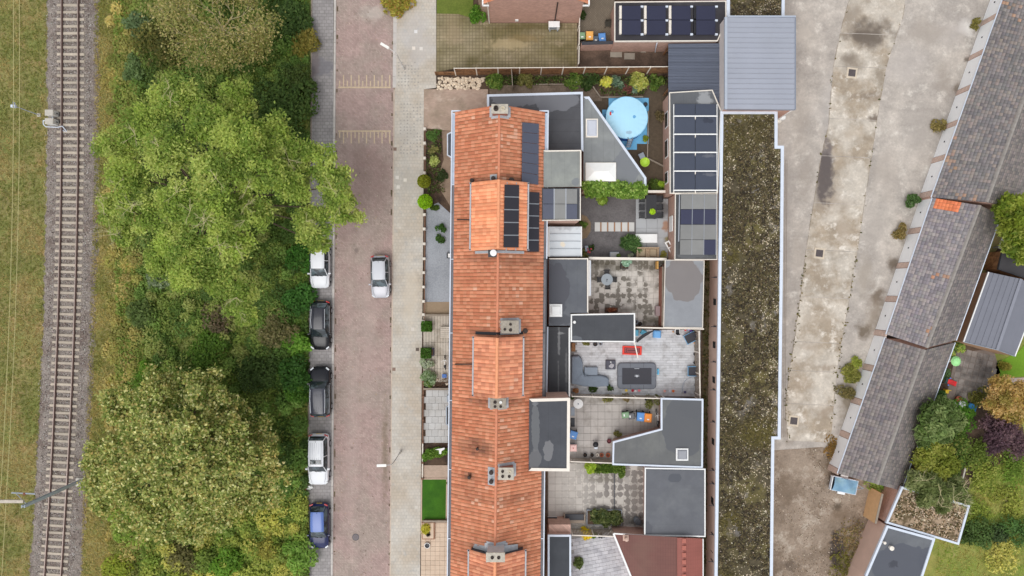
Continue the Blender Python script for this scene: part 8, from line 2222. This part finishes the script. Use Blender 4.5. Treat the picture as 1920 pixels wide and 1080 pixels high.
for A_, B2, R0_, R1_, n_ in ((we0, we1, r0, r1, 6), (e0, e1, r0, r1, 5)):
    for k in range(n_):
        a, b, c, d = A_.lerp(R0_, k / n_), B2.lerp(R1_, k / n_), B2.lerp(R1_, (k + 1) / n_), A_.lerp(R0_, (k + 1) / n_)
        up = Vector((0, 0, .05)); z_ = Vector((0, 0, .005))
        obj('roof_sheet', MB().add([a + up, b + up, c + z_, d + z_, a, b], [(0, 1, 2, 3), (4, 5, 1, 0)]), m_sheet, t)
obj('ridge_cap', MB().bar(r0 + Vector((0, 0, .02)), r1 + Vector((0, 0, .02)), .26, .06), M('ridge_sheet', C(138, 140, 150), .5, .05), t)
obj('gutter', MB().bar(we0, we1, .1, .08), m_white, t); obj('gutter', MB().bar(e0, e1, .1, .08), m_white, t)
obj('verge_trim', MB().bar(we1, r1, .06, .1), m_zinc, t); obj('verge_trim', MB().bar(r1, e1, .06, .1), m_zinc, t)
t = flat_building('dark_roof_shed', 'black flat roofed shed under the yellow-green tree at the right edge', 'shed', [(1880, 470), (1990, 480), (1975, 540), (1872, 505)], 2.0, roofmat('roof_felt_16', (72, 70, 74)), m_wood, m_dark, .05)
p0, p1 = W(1889, 436, 1.0), W(1877, 467, 1.0)
t = thing('garden_bench', 'white bench top standing at an angle behind the garage row', 'bench', (p0.lerp(p1, .5).x, p0.lerp(p1, .5).y, .05))
obj('top', MB().bar((p0.x, p0.y, .9), (p1.x, p1.y, .9), .52, .07), M('bench_pale', C(210, 212, 224), .6, .05), t)
for k in (.15, .85):
    q = p0.lerp(p1, k); obj('leg', MB().obox((q.x, q.y), .4, .1, .05, .9, .3), m_zinc, t)
# gravel roof shed and flat-roofed house
pw_ = [(1691, 912), (1819, 948), (1798, 1022), (1661, 981)]
t = flat_building('gravel_roof_shed', 'square shed with tan gravel on its white-edged roof', 'shed', pw_, 2.7, M('tan_gravel', C(168, 146, 122), .95, .16, 1.2, col2=C(98, 84, 60), c2s=1.3, c2t=(.46, .6), fine=.25, fs=6, bump=(6, .9, .05)), m_brick, m_trim, .18)
pin = inset([W(u, v, 2.7)[:2] for u, v in pw_], .3)
x = RNG.uniform(min(p[0] for p in pin), max(p[0] for p in pin), 4200); y = RNG.uniform(min(p[1] for p in pin), max(p[1] for p in pin), 4200)
k = inpoly_np(x, y, pin) & (fnoise(x + 9, y + 99, .5, 44) > .42); x, y = x[k], y[k]
leaves('gravel', np.stack([x, y, np.full(len(x), 2.74)], 1), .15, pick([(196, 170, 142), (150, 128, 100), (92, 80, 54), (214, 196, 172), (80, 74, 44)], len(x), .15), m_peb, t, 1.0, 1.4, kind='stuff')
flat_building('flat_roof_house', 'dark grey flat-roofed house with a wet patch and two roof vents at the bottom', 'house', [(1663, 985), (1754, 1010), (1728, 1090), (1690, 1220), (1590, 1200), (1622, 1080)], 2.9,
              roofmat('roof_felt_17', (112, 116, 124), [spot(1690, 1060, 55, 42, (84, 87, 96), .04, .9, 2.9), spot(1740, 1050, 20, 24, (84, 87, 96), .06, .85, 2.9), spot(1675, 1058, 10, 8, (64, 66, 74), .3, .8, 2.9)], [(0, 1.2, .03, .94)]), M('pink_render', C(214, 184, 168), .9, .08, .8), m_trim, .2, (0, 1, 2, 5))
ht = bpy.data.objects['flat_roof_house']
for (u, v, r) in ((1672, 1028, .2), (1659, 1018, .12)):
    p = W(u, v, 3.2); obj('roof_vent', MB().lathe((p.x, p.y, 2.9), [(r * .7, 0), (r * .7, .25), (r, .26), (r, .36), (.02, .4)], 14), m_offwhite, ht)
t = plot_wall('tan wooden screen joining the garage row to the flat-roofed house', (1655, 926), (1642, 982), 2.2, M('tan_screen', C(216, 176, 130), .8, .1), m_woodgrey, .14)
# trailer
p = W(1583, 910, .9)
t = thing('box_trailer', 'small trailer under a blue tarpaulin at the end of the garage row', 'trailer', (p.x, p.y, .05), -.2)
obj('bed', MB().box(-1.1, 1.1, -.6, .6, .45, .55), m_dark, t, False)
for (x0, x1, y0, y1) in ((-1.12, 1.12, .6, .65), (-1.12, 1.12, -.65, -.6), (-1.17, -1.12, -.65, .65), (1.12, 1.17, -.65, .65)): obj('side_board', MB().box(x0, x1, y0, y1, .5, .9), m_trim, t, False)
tp = [[(x, y, .92 + .06 * math.sin(x * 5 + y * 3) + .1 * (1 - (y / .62) ** 2) + random.uniform(-.03, .03)) for x in np.linspace(-1.02, 1.08, 12)] for y in np.linspace(-.6, .6, 8)]
obj('tarpaulin', MB().grid(tp), M('tarp_blue', C(120, 160, 188), .5, .12, 1.5, col2=C(140, 176, 190), c2s=1.2, bump=(4, .6, .05)), t, False, True)
for s_ in (-1, 1):
    obj('wheel', MB().tube((.0, s_ * .68, .28), (.0, s_ * .86, .28), .28, .28, 18), m_rubber, t, False)
    obj('mudguard', MB().bbox(-.35, .35, min(s_ * .66, s_ * .9), max(s_ * .66, s_ * .9), .55, .62, .04), m_white, t, False)
obj('frame_rail', MB().tube((-1.2, -.6, .95), (-1.2, .6, .95), .03).tube((-1.2, -.6, .5), (-1.2, -.6, .95), .03).tube((-1.2, .6, .5), (-1.2, .6, .95), .03), m_white, t, False)
obj('drawbar', MB().tube((1.15, .3, .45), (2.0, 0, .45), .04).tube((1.15, -.3, .45), (2.0, 0, .45), .04), m_zinc, t, False)
# playthings
p = W(1787, 718, .7)
t = thing('play_slide', 'red plastic toy slide with a dark green ladder in the east garden', 'slide', (p.x, p.y, .08), -.3)
m_red2p = M('slide_red', C(222, 56, 60), .45, .05)
obj('chute', MB().grid([[(x, -.22, z + .12), (x, -.18, z), (x, .18, z), (x, .22, z + .12)] for x, z in ((-.6, .8), (-.3, .72), (.1, .38), (.45, .12), (.65, .1))]), m_red2p, t, False)
obj('ladder', MB().box(-1.0, -.62, -.25, .25, 0, .12).box(-.95, -.6, -.25, -.2, .12, .9).box(-.95, -.6, .2, .25, .12, .9).box(-.8, -.6, -.2, .2, .75, .8), M('slide_green', C(48, 76, 72), .5, .05), t, False)
obj('side_grip', MB().blob((-.5, .32, .85), .09, .07, .06, 8, 5).blob((-.5, -.32, .85), .09, .07, .06, 8, 5), M('grip_blue', C(120, 140, 220), .5, .05), t, False)
for (u, v, sx, sy, hh, c, rz, lb, nm) in ((1776, 734, .34, .36, .45, (244, 208, 60), -.2, 'small yellow plastic chair near the red slide', 'toy_chair'), (1804, 758, .55, .5, .5, (226, 226, 236), -.25, 'white plastic box beside the terracotta bowl', 'plastic_box'), (1792, 757, .28, .3, .35, (178, 180, 184), .1, 'little grey box left of the white plastic box', 'plastic_box'), (1823, 764, .7, .6, .5, (52, 120, 176), -.3, 'blue plastic crate among the east garden plants', 'crate')):
    p = W(u, v, hh)
    t = thing(nm, lb, nm.replace('_', ' '), (p.x, p.y, .08), rz)
    mm = M('plastic_%d' % u, C(*c), .5, .06)
    obj('body', MB().bbox(-sx / 2, sx / 2, -sy / 2, sy / 2, 0, hh - .06, .03), mm, t, False)
    if nm == 'toy_chair': obj('backrest', MB().bbox(-sx / 2, sx / 2, sy / 2 - .06, sy / 2, hh - .06, hh + .25, .03), mm, t, False)
    else: obj('lid', MB().bbox(-sx / 2 - .03, sx / 2 + .03, -sy / 2 - .03, sy / 2 + .03, hh - .06, hh, .04), mm, t, False)
pot('garden_pot', 'wide terracotta bowl on the east terrace', 'pot', (1797, 748), .26, .35, m_terracotta, inner=M('terracotta_in', C(190, 120, 92), .8, .1))
p = W(1785, 676, .5)
t = thing('sun_sail', 'pale mint round parasol top by the garage row', 'parasol', (p.x, p.y, .08))
obj('canopy', MB().lathe((0, 0, 1.0), [(.46, 0), (.3, .16), (.02, .24)], 12), M('mint', C(168, 236, 158), .5, .04), t, False)
obj('pole', MB().tube((0, 0, 0), (0, 0, 1.2), .025), m_white, t, False); obj('foot', MB().lathe((0, 0, 0), [(.2, 0), (.18, .06), (.03, .08)], 12), m_concrete, t, False)
a, b = W(1810, 878, .8), W(1802, 908, .3)
t = thing('fallen_post', 'whitish weathered post leaning over in the east garden', 'post', (b.x, b.y, .05))
obj('post', MB().tube(a, b, .07, .09), M('weathered', C(206, 200, 188), .9, .15), t); obj('foot', MB().obox((b.x, b.y), .25, .25, .04, .2), m_concrete, t)
# east plants
tree('yellow-green leafy tree at the right edge behind the garage row', (1905, 425), [(1900, 385, 22, 4.5), (1885, 400, 22, 4), (1915, 420, 26, 5), (1890, 430, 22, 4.2), (1905, 455, 24, 4.2), (1918, 475, 18, 3.6), (1890, 465, 12, 3.2), (1940, 440, 34, 5)], 14, 110, .16, [(148, 160, 62), (128, 144, 50), (168, 176, 84), (110, 130, 46)], name='small_tree', trunk_r=.12, asp=2.4)
tree('golden orange leafy small tree in the east garden', (1885, 755), [(1875, 725, 22, 3), (1860, 748, 20, 2.6), (1890, 748, 26, 3.4), (1868, 768, 18, 2.4), (1905, 775, 24, 3.2), (1912, 738, 22, 3), (1895, 790, 16, 2.2)], 13, 100, .13, [(196, 166, 104), (180, 154, 88), (208, 180, 120), (166, 150, 78)], name='small_tree', trunk_r=.1, asp=1.8)
tree('dark purple-leaved small tree in the east garden', (1880, 815), [(1855, 800, 20, 2.4), (1885, 812, 26, 3), (1905, 835, 22, 2.6), (1865, 830, 20, 2.2)], 12, 90, .13, [(106, 82, 90), (90, 68, 76), (124, 98, 102)], name='small_tree', trunk_r=.1)
tree('green feathery conifer overhanging the southern garage roof', (1752, 795), [(1765, 760, 16, 3), (1750, 775, 22, 3.4), (1775, 780, 20, 3), (1745, 800, 24, 3.6), (1765, 805, 22, 3.2), (1790, 785, 18, 2.4), (1730, 820, 18, 3)], 13, 110, .14, [(124, 144, 84), (104, 126, 66), (142, 158, 100), (92, 112, 58)], name='small_tree', trunk_r=.12, asp=3.2)
tree('yellow-green bushy tree below the conifer at the garage end', (1745, 870), [(1740, 845, 22, 2.8), (1765, 850, 20, 2.4), (1730, 870, 20, 2.8), (1755, 880, 22, 2.4), (1780, 870, 18, 2)], 12, 100, .14, [(150, 156, 66), (130, 140, 54), (166, 168, 84)], name='small_tree', trunk_r=.1)
tree('grey-green wispy willow leaning over the gravel-roofed shed', (1740, 915), [(1720, 900, 18, 3.2), (1745, 915, 22, 3.4), (1770, 920, 18, 3), (1735, 935, 16, 3.2), (1765, 945, 14, 3), (1790, 915, 18, 2.4), (1800, 935, 16, 2.2)], 11, 70, .12, [(128, 138, 84), (110, 122, 70), (146, 154, 102)], name='small_tree', trunk_r=.1, asp=5.0, twigs=8)
for (uv, r, h, pal, n, s_, lb) in (
    ((1714, 373), .62, 1.0, [(84, 112, 60), (70, 96, 48), (104, 130, 80)], 620, .12, 'round green bush standing against the garage doors'),
    ((1692, 432), .7, .8, [(136, 118, 70), (116, 104, 58), (156, 140, 92)], 300, .12, 'olive weed bush with a pale bloom against the garage doors'),
    ((1763, 238), .6, .6, [(150, 136, 84), (130, 118, 68)], 260, .12, 'tan weed bush at a garage pillar in the north'),
    ((1828, 45), .5, .3, [(136, 128, 70), (120, 114, 58)], 160, .12, 'flat olive weed patch at the northmost garage pillar'),
    ((1596, 700), .9, .6, [(124, 124, 58), (106, 110, 46), (146, 144, 76)], 420, .13, 'green weeds along the southern garage doors'),
    ((1608, 680), .6, .5, [(158, 164, 78), (136, 146, 62)], 260, .13, 'yellow-green weed tuft at the southern garage doors'),
    ((1590, 735), .8, .6, [(110, 102, 62), (130, 120, 76)], 300, .12, 'brownish weeds beside the southern garage doors'),
    ((1665, 895), 1.3, .6, [(116, 146, 60), (98, 128, 50), (138, 162, 78)], 620, .13, 'green ivy mound growing at the end wall of the garage row'),
    ((1640, 905), .9, .5, [(150, 164, 84), (128, 146, 66)], 420, .12, 'pale green weeds behind the blue trailer'),
    ((1700, 480), .5, .3, [(110, 98, 72)], 100, .1, 'withered weeds at a garage pillar beside the middle stretch'),
    ((1790, 655), .7, 1.2, [(120, 150, 76), (104, 134, 62), (170, 176, 90)], 420, .13, 'leafy bush between the grey shed and the garage row'),
    ((1776, 700), .7, 1.0, [(98, 122, 78), (84, 106, 64)], 420, .13, 'grey-green bush above the red slide'),
    ((1760, 742), .8, 1.2, [(84, 118, 62), (70, 100, 50)], 460, .13, 'dark green bush left of the yellow plastic chair'),
    ((1885, 690), .6, .8, [(160, 152, 70), (140, 136, 58)], 320, .13, 'yellowish bush on the lawn corner by the grey shed'),
    ((1835, 745), .8, 1.0, [(108, 108, 50), (92, 94, 42), (126, 122, 62)], 460, .12, 'dark olive bush between the terrace and the golden tree'),
    ((1800, 830), 1.2, 1.0, [(96, 120, 50), (80, 104, 42), (132, 140, 72)], 620, .13, 'mixed green bush south of the blue crate'),
    ((1800, 780), 1.2, 1.2, [(104, 148, 52), (88, 130, 42)], 640, .13, 'vivid green bush beside the blue crate'),
    ((1840, 850), 1.4, .9, [(112, 128, 56), (96, 112, 46)], 640, .13, 'green bush in front of the purple tree'),
    ((1815, 1005), .9, .9, [(72, 92, 44), (60, 78, 36)], 480, .13, 'dark bush beside the gravel-roofed shed'),
    ((1845, 1000), 1.3, 1.1, [(92, 116, 62), (78, 100, 50)], 640, .13, 'green bush east of the gravel-roofed shed'),
    ((1880, 1035), 1.6, .7, [(196, 188, 108), (176, 170, 90), (160, 160, 80)], 700, .12, 'pale yellow grassy hedge in the lower right corner'),
    ((1905, 1000), 1.3, 1.2, [(86, 116, 60), (72, 100, 50)], 640, .13, 'dark green bush at the right edge near the bottom'),
    ((1870, 1010), 1.0, 1.0, [(74, 92, 56), (62, 78, 46)], 480, .13, 'dark green bush behind the pale yellow hedge'),
    ((1850, 890), 1.6, .8, [(140, 150, 66), (120, 134, 54), (160, 164, 84)], 760, .13, 'yellow-green scrub north of the rough lawn'),
    ((1900, 880), 1.5, .9, [(116, 138, 56), (98, 122, 46)], 700, .13, 'green scrub at the right edge below the purple tree'),
    ((1830, 960), 1.2, .7, [(132, 144, 62), (114, 128, 52)], 560, .13, 'light scrub beside the corner of the gravel-roofed shed'),
    ((1890, 940), 1.4, .6, [(150, 154, 74), (130, 138, 60)], 620, .13, 'yellowish scrub in the middle of the rough lawn'),
    ((1790, 870), 1.1, 1.0, [(104, 128, 56), (88, 112, 46)], 560, .13, 'green scrub above the fallen post'),
    ((1560, 838), .9, .3, [(150, 118, 66), (130, 104, 58)], 320, .11, 'rusty weeds at the end of the concrete yard'),
    ((1595, 1010), 1.4, .3, [(132, 112, 78), (116, 110, 62), (150, 130, 96)], 420, .1, 'dry weeds along the pink rendered wall'),
    ((1590, 1065), 1.3, .35, [(120, 114, 58), (104, 102, 48)], 420, .11, 'greenish weeds at the bottom of the dirt ground')):
    shrub('garden_shrub', lb, uv, r, h, pal, n, s_, z=.05, nc=max(5, int(r * 8)))
grass('lawn_tufts', 'uneven rough lawn in the lower right garden', [(1830, 860), (1990, 800), (1990, 1160), (1740, 1160), (1760, 1010), (1820, 1000), (1825, 940)], 9000, 51, [(122, 142, 54), (104, 130, 44), (140, 150, 70)], [(156, 146, 84), (140, 134, 72)], .1, .05)
xy = scatter([(1440, 850), (1540, 842), (1600, 860), (1690, 925), (1590, 1090), (1440, 1120)], 2600)
f = fnoise(xy[:, 0], xy[:, 1], 1.5, 77); k = (f + (xy[:, 0] - 26) * .02) > .5; xy = xy[k]
o = leaves('dirt_rubble', np.stack([xy[:, 0], xy[:, 1], np.full(len(xy), .06)], 1), .09, pick([(196, 182, 164), (120, 100, 80), (150, 130, 108), (92, 78, 62)], len(xy), .15), m_peb, None, 1.0, 1.3, kind='stuff')
tag(o, 'scattered rubble and dead leaves on the bare dirt', 'rubble')
xy = scatter([(1318, 490), (1338, 490), (1332, 1100), (1312, 1100)], 900)
o = leaves('alley_weeds', np.stack([xy[:, 0], xy[:, 1], RNG.uniform(.07, .3, len(xy))], 1), .14, pick([(92, 92, 48), (74, 78, 40), (116, 100, 66)], len(xy), .2), m_leaf, None, .4, 1.8, kind='stuff')
tag(o, 'weeds and dead leaves in the narrow alley behind the sheds', 'weeds')
# fallen leaves on the road
xy = scatter([(631, -20), (738, -20), (732, 1100), (624, 1100)], 420)
o = leaves('fallen_leaves', np.stack([xy[:, 0], xy[:, 1], np.full(len(xy), .035)], 1), .07, pick([(206, 196, 176), (176, 150, 116), (120, 100, 80)], len(xy), .15), m_leaf, None, 2.0, 1.5, kind='stuff')
tag(o, 'few fallen leaves on the brick road', 'leaves')
